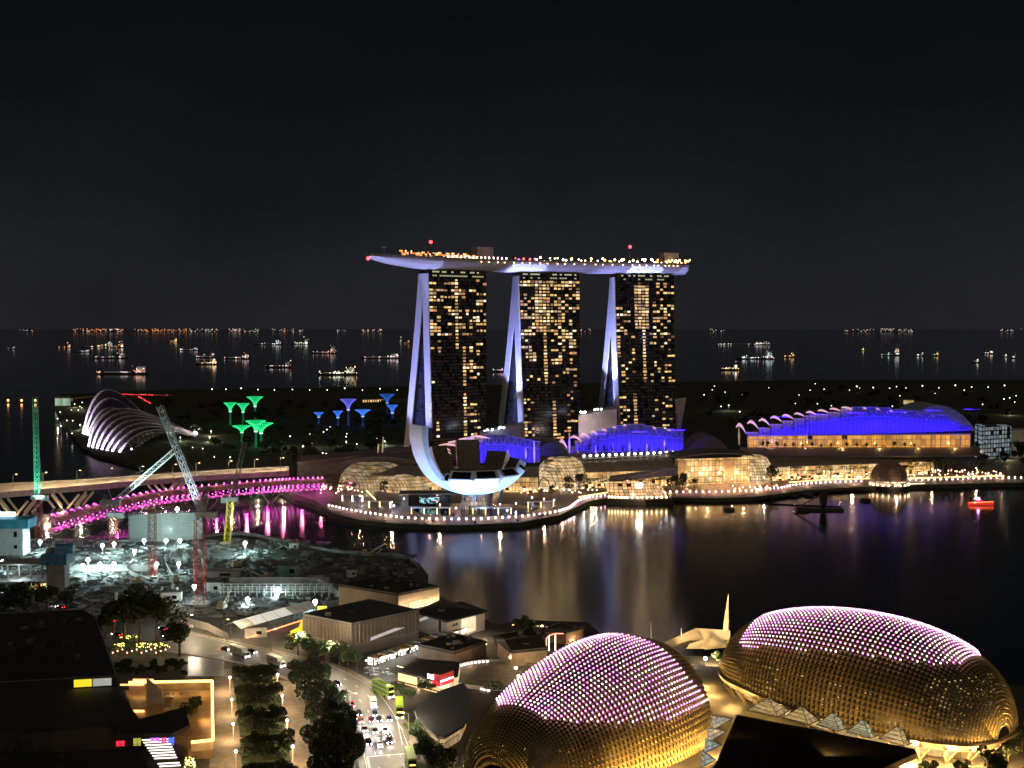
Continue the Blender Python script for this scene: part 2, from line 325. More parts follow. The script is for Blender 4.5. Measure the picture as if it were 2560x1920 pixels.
def tower(px, a, sh, lean, east, th, rows, zb_w, zb_e, seed, label, top=181.0):
    rs = random.Random(seed); u = V(cos(a), sin(a), 0); v = V(-sin(a), cos(a), 0)
    o = D(px, 690, 1); Yl = sh; o = V((px - 1280) * Yl / F / 1.0, Yl, 0); o.x = D(px, 690, Yl).x; c = o + u * 31
    t = thing('hotel_tower', label, 'hotel tower', (c.x, c.y, 3), 'hotel towers under the long roof deck')
    dt = {1: 16, 2: 13, 3: 10.5}[seed]; NZ = 20; zs = [3 + (top - 3) * i / NZ for i in range(NZ + 1)]
    f = lambda z: 1 - (z - 3) / (top - 3)
    vw = lambda z: -lean * f(z) ** 1.4
    ve = lambda z: dt + (east - dt) * f(z) ** 1.15
    uL = lambda z: -31 + 2.2 * f(z); uR = lambda z: 31 - 2.0 * f(z)
    P = lambda uu, vv, z: c + u * uu + v * vv + V(0, 0, z)
    def inner(z): m = (vw(z) + ve(z)) / 2; return min(vw(z) + th, m), max(ve(z) - th, m)
    b = MB(); b.loft([[P(uL(z), vw(z), z), P(uR(z), vw(z), z), P(uR(z), inner(z)[0], z), P(uL(z), inner(z)[0], z)] for z in zs], cap=True)
    b.loft([[P(uL(z), inner(z)[1], z), P(uR(z), inner(z)[1], z), P(uR(z), ve(z), z), P(uL(z), ve(z), z)] for z in zs], cap=True)
    b.build('facade', M_fac, t)
    for k, z0 in ((0, zb_w), (1, zb_e)):                       # pale end walls of the two leaning slabs
        b = MB(); zz = [z0 + (top - 3 - z0) * i / 16 for i in range(17)]; R0 = []
        for z in zz:
            lo, hi = (vw(z) - .5, inner(z)[0]) if k == 0 else (inner(z)[1] + .004, ve(z) + .3)
            R0.append([P(uL(z) - .8, lo, z), P(uL(z) - .05, lo, z), P(uL(z) - .05, hi, z), P(uL(z) - .8, hi, z)])
        b.loft(R0, cap=True); b.build('end_wall', M_blade, t)
    b = MB(); zz = [z for z in zs if inner(z)[1] - inner(z)[0] > .5]
    b.loft([[P(uL(z) + 3, inner(z)[0] + .02, z), P(uL(z) + 3, inner(z)[1] - .02, z)] for z in zz], closed=False); b.build('atrium_glazing', M_fac2, t)
    fl = MB()                                                   # floor edges stand proud of the glass
    for i in range(58):
        z = 6 + i * 3.05
        if z > top - 2: break
        A = P(uL(z) + .1, vw(z) - .02, z); B = P(uR(z) - .1, vw(z) - .02, z); fl.add([A, B, B + V(0, 0, .35), A + V(0, 0, .35), A - v * .35, B - v * .35, B - v * .35 + V(0, 0, .35), A - v * .35 + V(0, 0, .35)], [(4, 5, 6, 7), (7, 6, 2, 3), (0, 1, 5, 4)])
    fl.build('floor_edges', mat('bronze_edge_%d' % seed, (.010, .009, .009), .8, 0, spec=.1), t)
    cw = 62 / 16; wins = []
    for r, s in rows.items():
        cols = [int(x, 16) for x in s if x != ' '] if isinstance(s, str) else s
        for cc in cols:
            z = top - 9.5 - r * 3.05
            if z < 24: continue
            wins.append((r, cc, z))
    ends = {}
    def one(b, r, cc, z):
        stair = cc in (6, 7, 8, 9, 4, 5) and rs.random() < .5
        w = cw * rs.choice((.55, .68, .78, .84, .96)); h = rs.uniform(1.5, 2.2); k = (uR(z) - uL(z)) / 62; uu = uL(z) + (cc + .5) * cw * k; vv = vw(z) - .42
        A = P(uu - w / 2, vv, z); B = P(uu + w / 2, vv, z); up = V(0, 0, h)
        b.add([A, B, B + up, A + up, A - v * .12, B - v * .12, B - v * .12 + up, A - v * .12 + up], [(4, 5, 6, 7), (7, 6, 2, 3), (0, 1, 5, 4), (4, 7, 3, 0), (5, 1, 2, 6)])
        if rs.random() < .35:                                   # a curtain or a person darkens part of the room: split pane
            b.add([A - v * .2 + u * w * .4, A - v * .2 + u * w * .55, A - v * .2 + u * w * .55 + up, A - v * .2 + u * w * .4 + up], [(0, 1, 2, 3)])
    rest = MB(); mats = E_win
    for i, (r, cc, z) in enumerate(wins):
        k = rs.choices(range(9), (4, 3, 2.5, 2, 2.5, .15, 4, 2, 3))[0]
        if i < 95:
            b = MB(); one(b, r, cc, z); b.build('lit_window', mats[k], t)
        else: rest.cur = k; one(rest, r, cc, z)
    rest.build('lit_windows', mats, t, kind='stuff')
    for (r, s) in ((-.4, 1), (.75, .7)):                       # lobby floors just below the deck
        z = top - 3.2 - r * 3; lm = glow('lobby_glow_%d_%d' % (seed, int(r * 9)), (.8, .8, .45), .55 * s)
        for i in range(22):
            if rs.random() < .4: continue
            uu = -27 + i * 2.5; A = P(uu, vw(z) - .3, z); b = MB(); b.quad(A, A + u * 2.1, A + u * 2.1 + V(0, 0, 1.3), A + V(0, 0, 1.3)); b.build('lobby_window', lm, t)
    return dict(c=c, u=u, v=v, P=P)
TA = tower(1071, R(35), 1072, 4.5, 51, 10, T3ROWS, 40, 8, 1, 'hotel tower nearest the pointed overhang of the roof deck, behind the tall museum petal')
TB = tower(1297, R(21), 1124, 12, 70, 13, T2R, 24, 26, 2, 'middle hotel tower of the three, with a tall block of amber lounges')
TC = tower(1537, R(16.6), 1157, 14, 60, 12.5, T1R, 37, 44, 3, 'hotel tower at the blunt end of the roof deck, behind the highest blue roof')
# --- roof deck
def spline(P, n):
    o = []
    for i in range(len(P) - 1):
        a, b, c, d = P[max(i - 1, 0)], P[i], P[i + 1], P[min(i + 2, len(P) - 1)]
        for k in range(n):
            t = k / n; o.append(.5 * ((2 * b) + (c - a) * t + (2 * a - 5 * b + 4 * c - d) * t * t + (3 * b - a - 3 * c + d) * t ** 3))
    return o + [P[-1].copy()]
tip = D(919, 648, 1018); tip.z = 0; end = D(1708, 668, 1190); end.z = 0
cl = [tip] + [T['c'] + T['v'] * 9 for T in (TA, TB, TC)] + [end]
cl = spline(cl, 14); NC = len(cl)
dk = thing('roof_deck', 'long boat shaped roof deck resting across the tops of three hotel towers', 'roof deck', (TB['c'].x, TB['c'].y, 181))
rings = []; deckL = []
def frame(i):
    a = cl[max(i - 1, 0)]; b_ = cl[min(i + 1, NC - 1)]; d = (b_ - a).normalized(); return d, V(-d.y, d.x, 0)
for i, p in enumerate(cl):
    s = i / (NC - 1); d, m = frame(i); w = 19 * min(1, (s / .26 + .02) ** .55) * (1 if s < .95 else max(.55, 1 - ((s - .95) / .05) ** 2 * .4)); kz = 181.2 + 8.0 * max(0, 1 - s / .2) ** 1.7
    top = 190.2
    rings.append([p + m * (w * x) + V(0, 0, top + (kz - top) * y) for x, y in ((-1, 0), (-.99, .22), (-.86, .55), (-.6, .82), (-.3, .96), (0, 1), (.3, .96), (.6, .82), (.86, .55), (.99, .22), (1, 0))])
    deckL.append((p, d, m, w))
hb = MB(); hb.loft(rings, closed=True, cap=True); hb.build('hull', mat('deck_hull', (.55, .52, .52), .45, .2, var=.08, scale=.4), dk, smooth=False)
db = MB(); db.loft([[p - m * w * .97 + V(0, 0, 190.4), p + m * w * .97 + V(0, 0, 190.4)] for p, d, m, w in deckL], closed=False); db.build('deck_floor', M_concd, dk)
rl = MB(); rl.loft([[p - m * w + V(0, 0, 190.2), p - m * w + V(0, 0, 192.0)] for p, d, m, w in deckL], closed=False); rl.build('parapet', mat('deck_parapet', (.30, .25, .24), .5), dk)
def at(s, off, z):
    x = s * (NC - 1); i = min(int(x), NC - 2); k = x - i; p, d, m, w = deckL[i]; q = deckL[i + 1]
    return p.lerp(q[0], k) + m * (off * w) + V(0, 0, z), d, m
for i in range(26):
    p, d, m = at(.30 + .58 * i / 25 + rnd(-.004, .004), -1.0, 189.2); b = MB(); b.ball(p - m * .5, .42, 6, 4); b.build('edge_lamp', E_warm, dk)
tints = [glow('deck_white', (1, .85, .6), 11), glow('deck_amber', (1, .5, .14), 4), glow('deck_gold', (1, .66, .26), 6), glow('deck_red', (1, .12, .1), 3), glow('deck_violet', (.4, .15, 1), 3)]
for i in range(64):
    s = .40 + .58 * i / 63 + rnd(-.003, .003); k = random.choices((0, 1, 2), (5, 3, 4))[0]
    if s < .46: k = random.choice((3, 4, 4))
    if s > .89: k = random.choice((1, 2))
    p, d, m = at(s, rnd(-.95, -.5), 191.6 + rnd(0, 3.6)); b = MB(); b.ball(p, rnd(.6, 1.25), 6, 4); b.build('deck_lamp', tints[k], dk)
for i in range(15):
    p, d, m = at(.205 + .012 * i, -.93, 193.2); b = MB(); b.box(p, (.9, .9, 1.6)); b.build('terrace_lantern', E_pink, dk)
b = MB()
for i in range(30):
    s = .10 + .2 * i / 29; p, d, m = at(s, -.55, 193.5 + rnd(0, 2)); b.box(p, (2.6, 2.0, rnd(1.5, 3.2)), rz=math.atan2(d.y, d.x))
b.build('restaurant_terrace', lit_rooms('terrace_rooms', 1.5, 1.6, [(1, .35, .08), (1, .5, .2), (.8, .2, .05), (1, .7, .3)], 1.5, on=.75, axis='x'), dk)
for i in range(12):
    p, d, m = at(.42 + .045 * i, rnd(-.4, .3), 190.4); b = MB(); crown_mesh(b, (p.x, p.y, 196), 2.2, 2.4, 60, .5, seed=i); b.tube(p, p + V(0, 0, 5), .2); b.build('planted_tree', M_leaf, dk)
M_box = mat('plant_room', (.30, .25, .25), .7)
for s, off, L, h0, h1 in ((.335, .1, 17, 191, 204), (.885, .1, 16, 191, 203)):
    p, d, m = at(s, off, 0); b = MB(); b.box(p + V(0, 0, (h0 + h1) / 2), (L, 12, h1 - h0), rz=math.atan2(d.y, d.x)); b.build('plant_room', M_box, dk)
for (px, py, Y) in ((1077, 605, 1082), (1575, 617, 1166), (920, 646, 1017), (1704, 659, 1184)):
    p = D(px, py, Y); b = MB(); b.ball(p, 1.5, 8, 6); b.build('beacon', E_red, dk); b = MB(); b.tube(V(p.x, p.y, 190.4), p, .18); b.build('beacon_pole', M_pole, dk)
p, d, m = at(.06, -.2, 190.4); b = MB(); b.tube(p, p + V(0, 0, 8), .25); b.box(p + V(0, 0, 8.2), (4, .5, .8)); b.build('mast', M_white, dk)
# --- floodlights: blue-violet from the podium onto the end walls and the underside of the deck
VIO = (.34, .38, 1.0)
fl = thing('floodlight', 'blue floodlights on the podium below the hotel end walls', 'floodlight', (TA['c'].x, TA['c'].y, 3))
for T, uu, vv, zz_, pw, tz in ((TA, -120, 10, 36, 6.5e5, 96), (TA, -75, 30, 36, .6e5, 55), (TB, -60, -14, 52, 7.5e5, 108), (TB, -54, 24, 48, .8e5, 50), (TC, -60, -14, 62, 8.0e5, 118), (TC, -54, 24, 60, .7e5, 70)):
    p = T['P'](uu, vv, zz_); b = MB(); b.box(p, (1.6, 1.6, 1.2)); b.build('lamp_housing', M_black, fl)
    lamp('SPOT', p + V(0, 0, 2), pw, VIO, .5, aim=T['P'](-31, 14, tz), spot=66, blend=.35, parent=fl)
for (A, s, z_, pw, an) in (((TA, -64), .11, 40, 1.2e6, 32), ((TB, -46), .435, 74, 1.7e6, 21), ((TC, -44), .745, 80, 1.6e6, 21)):
    T, uu = A; q, d, m = at(s, -.45, 184); p = V(q.x, q.y, z_) - m * 14
    lamp('SPOT', p, pw, (.36, .42, 1), .5, aim=q, spot=an, blend=.1, parent=fl)
q, d, m = at(.99, -.4, 184); lamp('SPOT', V(q.x + 8, q.y - 40, 60), 5.0e5, (.34, .40, 1), .5, aim=q, spot=14, blend=.2, parent=fl)
# ================================================================ lotus museum on the promontory
mc = G(1186, 1272); mu = thing('lotus_museum', 'white museum with curved lotus petals, one standing tall at the water', 'museum', mc)
M_petal = mat('petal_panels', (.62, .64, .66), .45, .1, var=.06, scale=.25); M_inner = mat('petal_inner', (.16, .13, .10), .7)
def petal(az, Rr, tm, W, kz=1.0, d1=6.5, window=True):
    a = R(az); d = V(cos(a), sin(a), 0); s = V(-sin(a), cos(a), 0); N = 18; z0 = 11.0
    O = []; I = []; Wd = []
    for i in range(N + 1):
        t = R(tm) * i / N; r = Rr * sin(t); z = z0 + Rr * (1 - cos(t)) * kz; th = 1.2 + (d1 - 1.2) * (i / N) ** .8
        p = mc + d * r; p.z = 3 + z - 3 + 2; n = (d * (-sin(t)) + V(0, 0, cos(t))).normalized()
        O.append(p); I.append(p + n * th); Wd.append(max(.3, min(r * math.tan(R(17)), W)))
    b = MB(); b.loft([[O[i] - s * Wd[i], O[i] + s * Wd[i]] for i in range(N + 1)], closed=False)
    b.loft([[O[i] - s * Wd[i], I[i] - s * Wd[i] * .97] for i in range(N + 1)], closed=False)
    b.loft([[O[i] + s * Wd[i], I[i] + s * Wd[i] * .97] for i in range(N + 1)], closed=False)
    w = Wd[-1]; o, q = O[-1], I[-1]; e = .14
    c = [o - s * w, o + s * w, q + s * w * .97, q - s * w * .97]; k = [x.lerp((c[0] + c[1] + c[2] + c[3]) / 4, e * 1.6) for x in c]
    b.add(c + k, [(0, 1, 5, 4), (1, 2, 6, 5), (2, 3, 7, 6), (3, 0, 4, 7)])
    pt = b.build('petal', M_petal, mu, smooth=False)
    b = MB(); b.loft([[I[i] - s * Wd[i] * .97 + V(0, 0, .02), I[i] + s * Wd[i] * .97 + V(0, 0, .02)] for i in range(N + 1)], closed=False); b.build('petal_lining', M_inner, pt)
    if window:
        tdir = (O[-1] - O[-2]).normalized(); g = [x - tdir * .8 for x in k]; b = MB(); b.quad(*g)
        for i in range(4): b.quad(k[i], k[(i + 1) % 4], g[(i + 1) % 4], g[i])
        b.build('skylight', M_glass, pt)
for a in ((212, 46, 96, 9.3, 1.0, 5.0), (176, 44, 90, 6.5, 1.0, 5.0), (237, 45, 44, 5.5), (256, 48, 46, 8.6, 1.0, 7.6), (286, 48, 47, 8.6, 1.0, 7.6), (318, 47, 49, 8.2, 1.0, 7.2), (354, 46, 52, 7.0), (30, 46, 56, 7.0), (64, 46, 62, 8.0), (99, 46, 74, 8.5), (136, 45, 70, 7.5)): petal(*a)
b = MB(); b.lathe((mc.x, mc.y, 3), [(0.5, 19), (9, 20), (17, 22), (24, 26)], 24); b.build('dish_floor', M_inner, mu)
for px, dx in ((1188, -1), (1226, 2), (1247, 5)):
    p = G(px, 1268); b = MB(); b.tube(V(p.x, p.y - 6, 3), V(p.x + dx * .5, p.y + 2, 16), 1.25, 1.1, 8); b.build('column', mat('column_paint', (.05, .06, .10), .5, var=0), mu)
b = MB()
for i in range(18):
    a0 = 2 * PI * i / 18; 
    for k in (-1, 1):
        a1 = a0 + k * 2 * PI / 18; b.tube(mc + V(9.5 * cos(a0), 9.5 * sin(a0), 0), mc + V(8.5 * cos(a1), 8.5 * sin(a1), 12), .35, .35, 5)
b.build('diagrid_core', mat('core_paint', (.22, .19, .15), .6, var=0), mu)
b = MB(); b.lathe((mc.x, mc.y, 3), [(8, 0), (8, 11)], 18); b.build('core_glazing', lit_rooms('core_rooms', 3, 3, [(1, .75, .4), (1, .6, .3), (.5, .3, .15)], .5, on=.7, axis='x'), mu)
ICE = (.30, .54, 1.0)
for az, r, w, aa in ((206, 74, 3.6e4, 200), (222, 60, 2.6e4, 215), (245, 60, 2.6e4, 245), (272, 60, 2.8e4, 270), (300, 60, 2.8e4, 300), (330, 58, 2.2e4, 330)):
    p = mc + V(r * cos(R(az)), r * sin(R(az)), 1.2); b = MB(); b.box(p - V(0, 0, .6), (1.4, 1.4, 1.2)); b.build('floodlight', M_black, mu)
    q = mc + V(26 * cos(R(aa)), 26 * sin(R(aa)), 24 if az != 206 else 38); lamp('SPOT', p + V(0, 0, .6), w * 2.0, ICE, .4, aim=q, spot=88, blend=.5, parent=mu)
# lily pond and ring of shelters round the museum
b = MB(); b.prism([(mc.x + 42 * cos(2 * PI * i / 40), mc.y - 4 + 30 * sin(2 * PI * i / 40)) for i in range(40)], 3.0, 3.15); b.build('lily_pond', mat('pond_water', (.008, .010, .012), .12, var=0), kind='structure')
M_shelter = mat('shelter_roof', (.36, .36, .38), .5)
for px, py, w, ang, lb in ((882, 1252, 17, -.12, 'pale flat shelter at the tip of the museum promenade'), (950, 1268, 17, -.08, 'white lit shelter left of the round pool hall'), (1077, 1284, 28, -.01, 'long shelter with lit posts in front of the pond'), (1230, 1284, 28, .01, 'long shelter with lit posts below the museum columns'), (1352, 1268, 20, .12, 'pale slanting shelter right of the pond')):
    p = G(px, py); t = thing('shelter', lb, 'shelter', p, 'shelters along the museum promenade'); b = MB(); b.box(p + V(0, 0, 4.2), (w, 5, .35), rz=ang); b.build('roof', M_shelter, t)
    n = max(3, int(w / 6))
    for i in range(n):
        x = -w / 2 + 1 + (w - 2) * i / (n - 1); q = p + V(x * cos(ang) + 0, x * sin(ang) - 2, 0); b = MB(); b.tube(q, q + V(0, 0, 4), .3, .3, 6); b.build('post', E_amber if w > 18 else E_warm, t)
    lamp('POINT', p + V(0, -1, 3), 2500, (1, .72, .4) if w > 18 else (.6, .8, 1), .3, parent=t)
p = G(1075, 1262); t = thing('glass_hall', 'low dark glass hall with a bright turquoise screen left of the museum columns', 'glass hall', p)
b = MB(); b.box(p + V(0, 0, 4), (30, 12, 8)); b.build('wall', M_glass, t); b = MB(); b.box(p + V(-2, 2, 8.6), (40, 18, .7), rz=.05); b.build('roof', M_roofb, t)
b = MB(); b.box(p + V(0, -6.15, 4), (14, .2, 4.5)); b.build('lit_screen', lit_rooms('teal_screen', 1.2, 1.1, [(.3, .9, 1), (.7, .9, 1), (.2, .4, .5)], 1.0, on=.6), t)
for az_ in (225, 255, 285, 315):
    p = mc + V(27 * cos(R(az_)), 27 * sin(R(az_)), 1.2); b = MB(); b.box(p - V(0, 0, .6), (1.2, 1.2, 1.2)); b.build('floodlight', M_black, mu); lamp('SPOT', p + V(0, 0, .5), 4.2e4, (.16, .36, 1), .4, aim=mc + V(27 * cos(R(az_)), 25 * sin(R(az_)), 20), spot=130, blend=.7, parent=mu)
gsp = [(mc.x + 46 * cos(a_) * k_, mc.y - 4 + 36 * sin(a_) * k_) for a_, k_ in [(.3 + .37 * i_, 1.0 + .22 * (i_ % 3)) for i_ in range(17)]]
PROM_BUSH = [V(x_, y_, 3.06) for x_, y_ in gsp if y_ < mc.y + 12 and abs(x_ - G(1077, 1262).x) > 17]
for i_, (px_, py_, lb_) in enumerate(((905, 1262, 'blue white lamp near the tip of the museum promenade'), (985, 1276, 'blue white lamp between the white shelter and the pool hall'), (1010, 1258, 'blue white lamp left of the glass hall'), (1140, 1282, 'blue white lamp in front of the glass hall'), (1290, 1270, 'blue white lamp right of the museum columns'), (1330, 1255, 'blue white lamp behind the slanting shelter'), (1385, 1262, 'brightest blue white lamp by the slanting shelter'), (1268, 1288, 'blue white lamp below the long shelter'))):
    p = G(px_, py_); t = thing('pond_lamp', lb_, 'lamp', p, 'blue white lamps round the pond'); b = MB(); b.tube(p, p + V(0, 0, 3), .12, .1, 5); b.build('post', M_pole, t); b = MB(); b.ball(p + V(0, 0, 3.3), .6, 6, 4); b.build('globe', glow('pond_lamp_%d' % i_, (.55, .70, 1), 8), t); lamp('POINT', p + V(0, -.9, 3.6), 1500, (.5, .65, 1), .3, parent=t)
# ================================================================ shopping gallery along the water
WARM = [(1, .56, .18), (1, .62, .24), (1, .48, .14), (.95, .66, .32), (.8, .42, .13)]
def shopfront(n, k, on=.72, sx=3.0, sz=2.6): return lit_rooms('shop_rooms_%s' % n, sx, sz, WARM, k, on=on, axis='x', line=.1, seed=len(n))
M_mallroof = mat('mall_roof', (.30, .25, .20), .5, .2, var=.12, scale=.1)
def gallery(name, label, a, b_, eave, ridge, depth, k, over=2.0, cat='shopping gallery'):
    A = G(*a); B = G(*b_); d = (B - A).normalized(); n = V(-d.y, d.x, 0)
    t = thing(name, label, cat, (A + B) / 2)
    w = MB(); w.loft([[A, A + V(0, 0, 4.5)], [B, B + V(0, 0, 4.5)]], closed=False); w.build('shop_window', shopfront(name + label[:9], k * 1.3, .8, 2.6, 2.1), t)
    w = MB(); N = max(2, int((B - A).length / 8))
    w.loft([[A + (B - A) * i / N + V(0, 0, 4.8) + n * .4, A + (B - A) * i / N + n * 1.2 + V(0, 0, eave - 3)] for i in range(N + 1)], closed=False); w.build('glass_wall', lit_rooms('gallery_glass_' + label[:14], 3.4, 5.2, WARM, k * .62, on=1, axis='x', line=.08, soft=True), t)
    r = MB(); prof = [(-over, eave), (1.5, eave + (ridge - eave) * .38), (depth * .32, eave + (ridge - eave) * .72), (depth * .65, eave + (ridge - eave) * .93), (depth, ridge)]
    r.loft([[A + (B - A) * i / N + n * x + V(0, 0, z - 3) for x, z in prof] for i in range(N + 1)], closed=False); 
    r.loft([[A + (B - A) * i / N + n * x + V(0, 0, z - 3.5) for x, z in prof] for i in range(N + 1)], closed=False)
    r.build('roof', M_mallroof, t)
    r = MB(); 
    for i in range(N + 1):
        pts = [A + (B - A) * i / N + n * x + V(0, 0, z - 2.85) for x, z in prof]; r.path(pts, .28, 4)
    r.path([A + n * (-over) + V(0, 0, eave - 3.1), B + n * (-over) + V(0, 0, eave - 3.1)], .35, 5); r.build('roof_rib', mat('rib_' + label[:8], (.42, .34, .26), .5), t)
    r = MB()
    for E in (A, B): r.add([E, E + V(0, 0, eave - 3), E + n * depth * .4 + V(0, 0, ridge - 4.5), E + n * depth + V(0, 0, ridge - 3.5), E + n * depth], [(0, 1, 2, 3, 4)])
    r.build('end_wall', M_concd, t)
    m = max(1, int((B - A).length / 45))
    for i in range(m):
        q = A + (B - A) * (i + .5) / m - n * 6; lamp('POINT', q + V(0, 0, 5), 5200 * k, (1, .62, .3), .4, parent=t)
    return t
gallery('shopping_gallery', 'long mall gallery with a brown curved roof behind the lotus museum', (930, 1227), (1345, 1231), 15, 20, 22, .8)
gallery('shopping_gallery', 'mall gallery between the round glass bay and the tall glass atrium', (1462, 1221), (1688, 1213), 16, 25, 22, 1.15)
gallery('shopping_gallery', 'longest mall gallery under the amber lit terrace', (1905, 1203), (2335, 1186), 14.7, 20, 22, 1.15)
def bay(label, px, py, r, h, k, n=14, a0=-200, a1=20):           # rounded glass end
    c = G(px, py); c.y += r * .9; t = thing('glass_bay', label, 'glass bay', c); b = MB(); rows = []
    for j in range(7):
        f = j / 6 * PI / 2; rows.append([c + V(r * (cos(f) ** .6 if j < 6 else .05) * cos(R(a0 + (a1 - a0) * i / n)), r * (cos(f) ** .6 if j < 6 else .05) * sin(R(a0 + (a1 - a0) * i / n)), h * sin(f)) for i in range(n + 1)])
    b.loft(rows, closed=False); b.build('glazing', lit_rooms('bay_' + label[:10], 2.6, 2.4, [(1, .62, .25), (.9, .66, .38), (.75, .48, .2), (1, .72, .4)], k * .9, on=1, axis='xy', line=.13, soft=True), t)
    m = MB()
    for i in range(0, n + 1, 2): m.path([rw[i] for rw in rows], .2, 4)
    for rw in rows[1:-1:2]: m.path(rw, .16, 4)
    m.build('glazing_bars', M_steel, t); lamp('POINT', c + V(0, -r - 4, 4), 3200, (1, .75, .45), .4, parent=t)
bay('round glass end of the mall beside the bridge landing', 925, 1228, 28, 20, .30); bay('second rounded glass bay just left of the lotus museum', 1010, 1232, 24, 14, .6); bay('tall rounded glass bay right of the museum petals', 1408, 1224, 22, 24, .75); bay('curved glass bay right of the tall glass atrium', 1893, 1207, 16, 22, .7)
# tall glazed atrium facing the event plaza
A = G(1692, 1213); B = G(1872, 1207); d = (B - A).normalized(); n = V(-d.y, d.x, 0); t = thing('glass_atrium', 'tall brightly lit glass atrium behind the event plaza', 'atrium', (A + B) / 2)
b = MB(); b.loft([[A, A + V(0, 0, 21)], [B, B + V(0, 0, 21)]], closed=False); b.build('glass_front', lit_rooms('atrium_rooms', 3.0, 4.4, [(1, .60, .22), (1, .52, .17), (1, .72, .38), (.8, .42, .14)], .95, on=1, line=.09, soft=True), t)
b = MB()
for x0, x1 in ((0, .12), (.63, .78)): b.prism([tuple((A + (B - A) * x + n * y)[:2]) for x, y in ((x0, -2), (x1, -2), (x1, 4), (x0, 4))], 3, 23.5)
b.build('stone_pier', mat('pier_stone', (.42, .30, .18), .6), t)
b = MB(); N = 14; b.loft([[A + (B - A) * (i / N * 1.08 - .04) + n * y + V(0, 0, 22 + 3.0 * sin(PI * i / N) + dz) for y, dz in ((-6, 0), (20, 1.5), (20, 2.3), (-6, .8))] for i in range(N + 1)], cap=True); b.build('roof', M_roofb, t)
for i in range(4): lamp('POINT', A + (B - A) * (i + .5) / 4 - n * 7 + V(0, 0, 8), 6000, (1, .66, .34), .4, parent=t)
# terraces with round white lamps
def deckslab(label, pts, z, h=1.5):
    b = MB(); q = [G(x, y, z) for x, y in pts]; b.prism([(p.x, p.y) for p in q], z - h, z); return b.build('roof_terrace', M_roofb, label=label, cat='terrace')
deckslab('dark roof terrace with white lamps under the middle blue roof', [(1360, 1152), (1440, 1148), (1700, 1138), (1722, 1132), (1722, 1120), (1380, 1130)], 25)
deckslab('long dark roof terrace in front of the amber gallery', [(1850, 1142), (2300, 1139), (2450, 1136), (2450, 1118), (1850, 1118)], 20.4)
t0 = None
for i in range(15):
    p = G(1460 + 15.9 * i, 1146 - .68 * i, 25)
    if t0 is None:
        t0 = thing('terrace_lamp', '', 'lamp', p); b = MB(); b.tube(p, p + V(0, 0, 1.2), .15); b.build('post', M_pole, t0); b = MB(); b.ball(p + V(0, 0, 2), 1.1, 8, 6, .8); b.build('globe', E_white, t0); o = t0
    else: o = dup(t0, p)
    o['label'] = 'round white lamp on the dark terrace edge below the middle blue roof'; o['group'] = 'white terrace lamps'
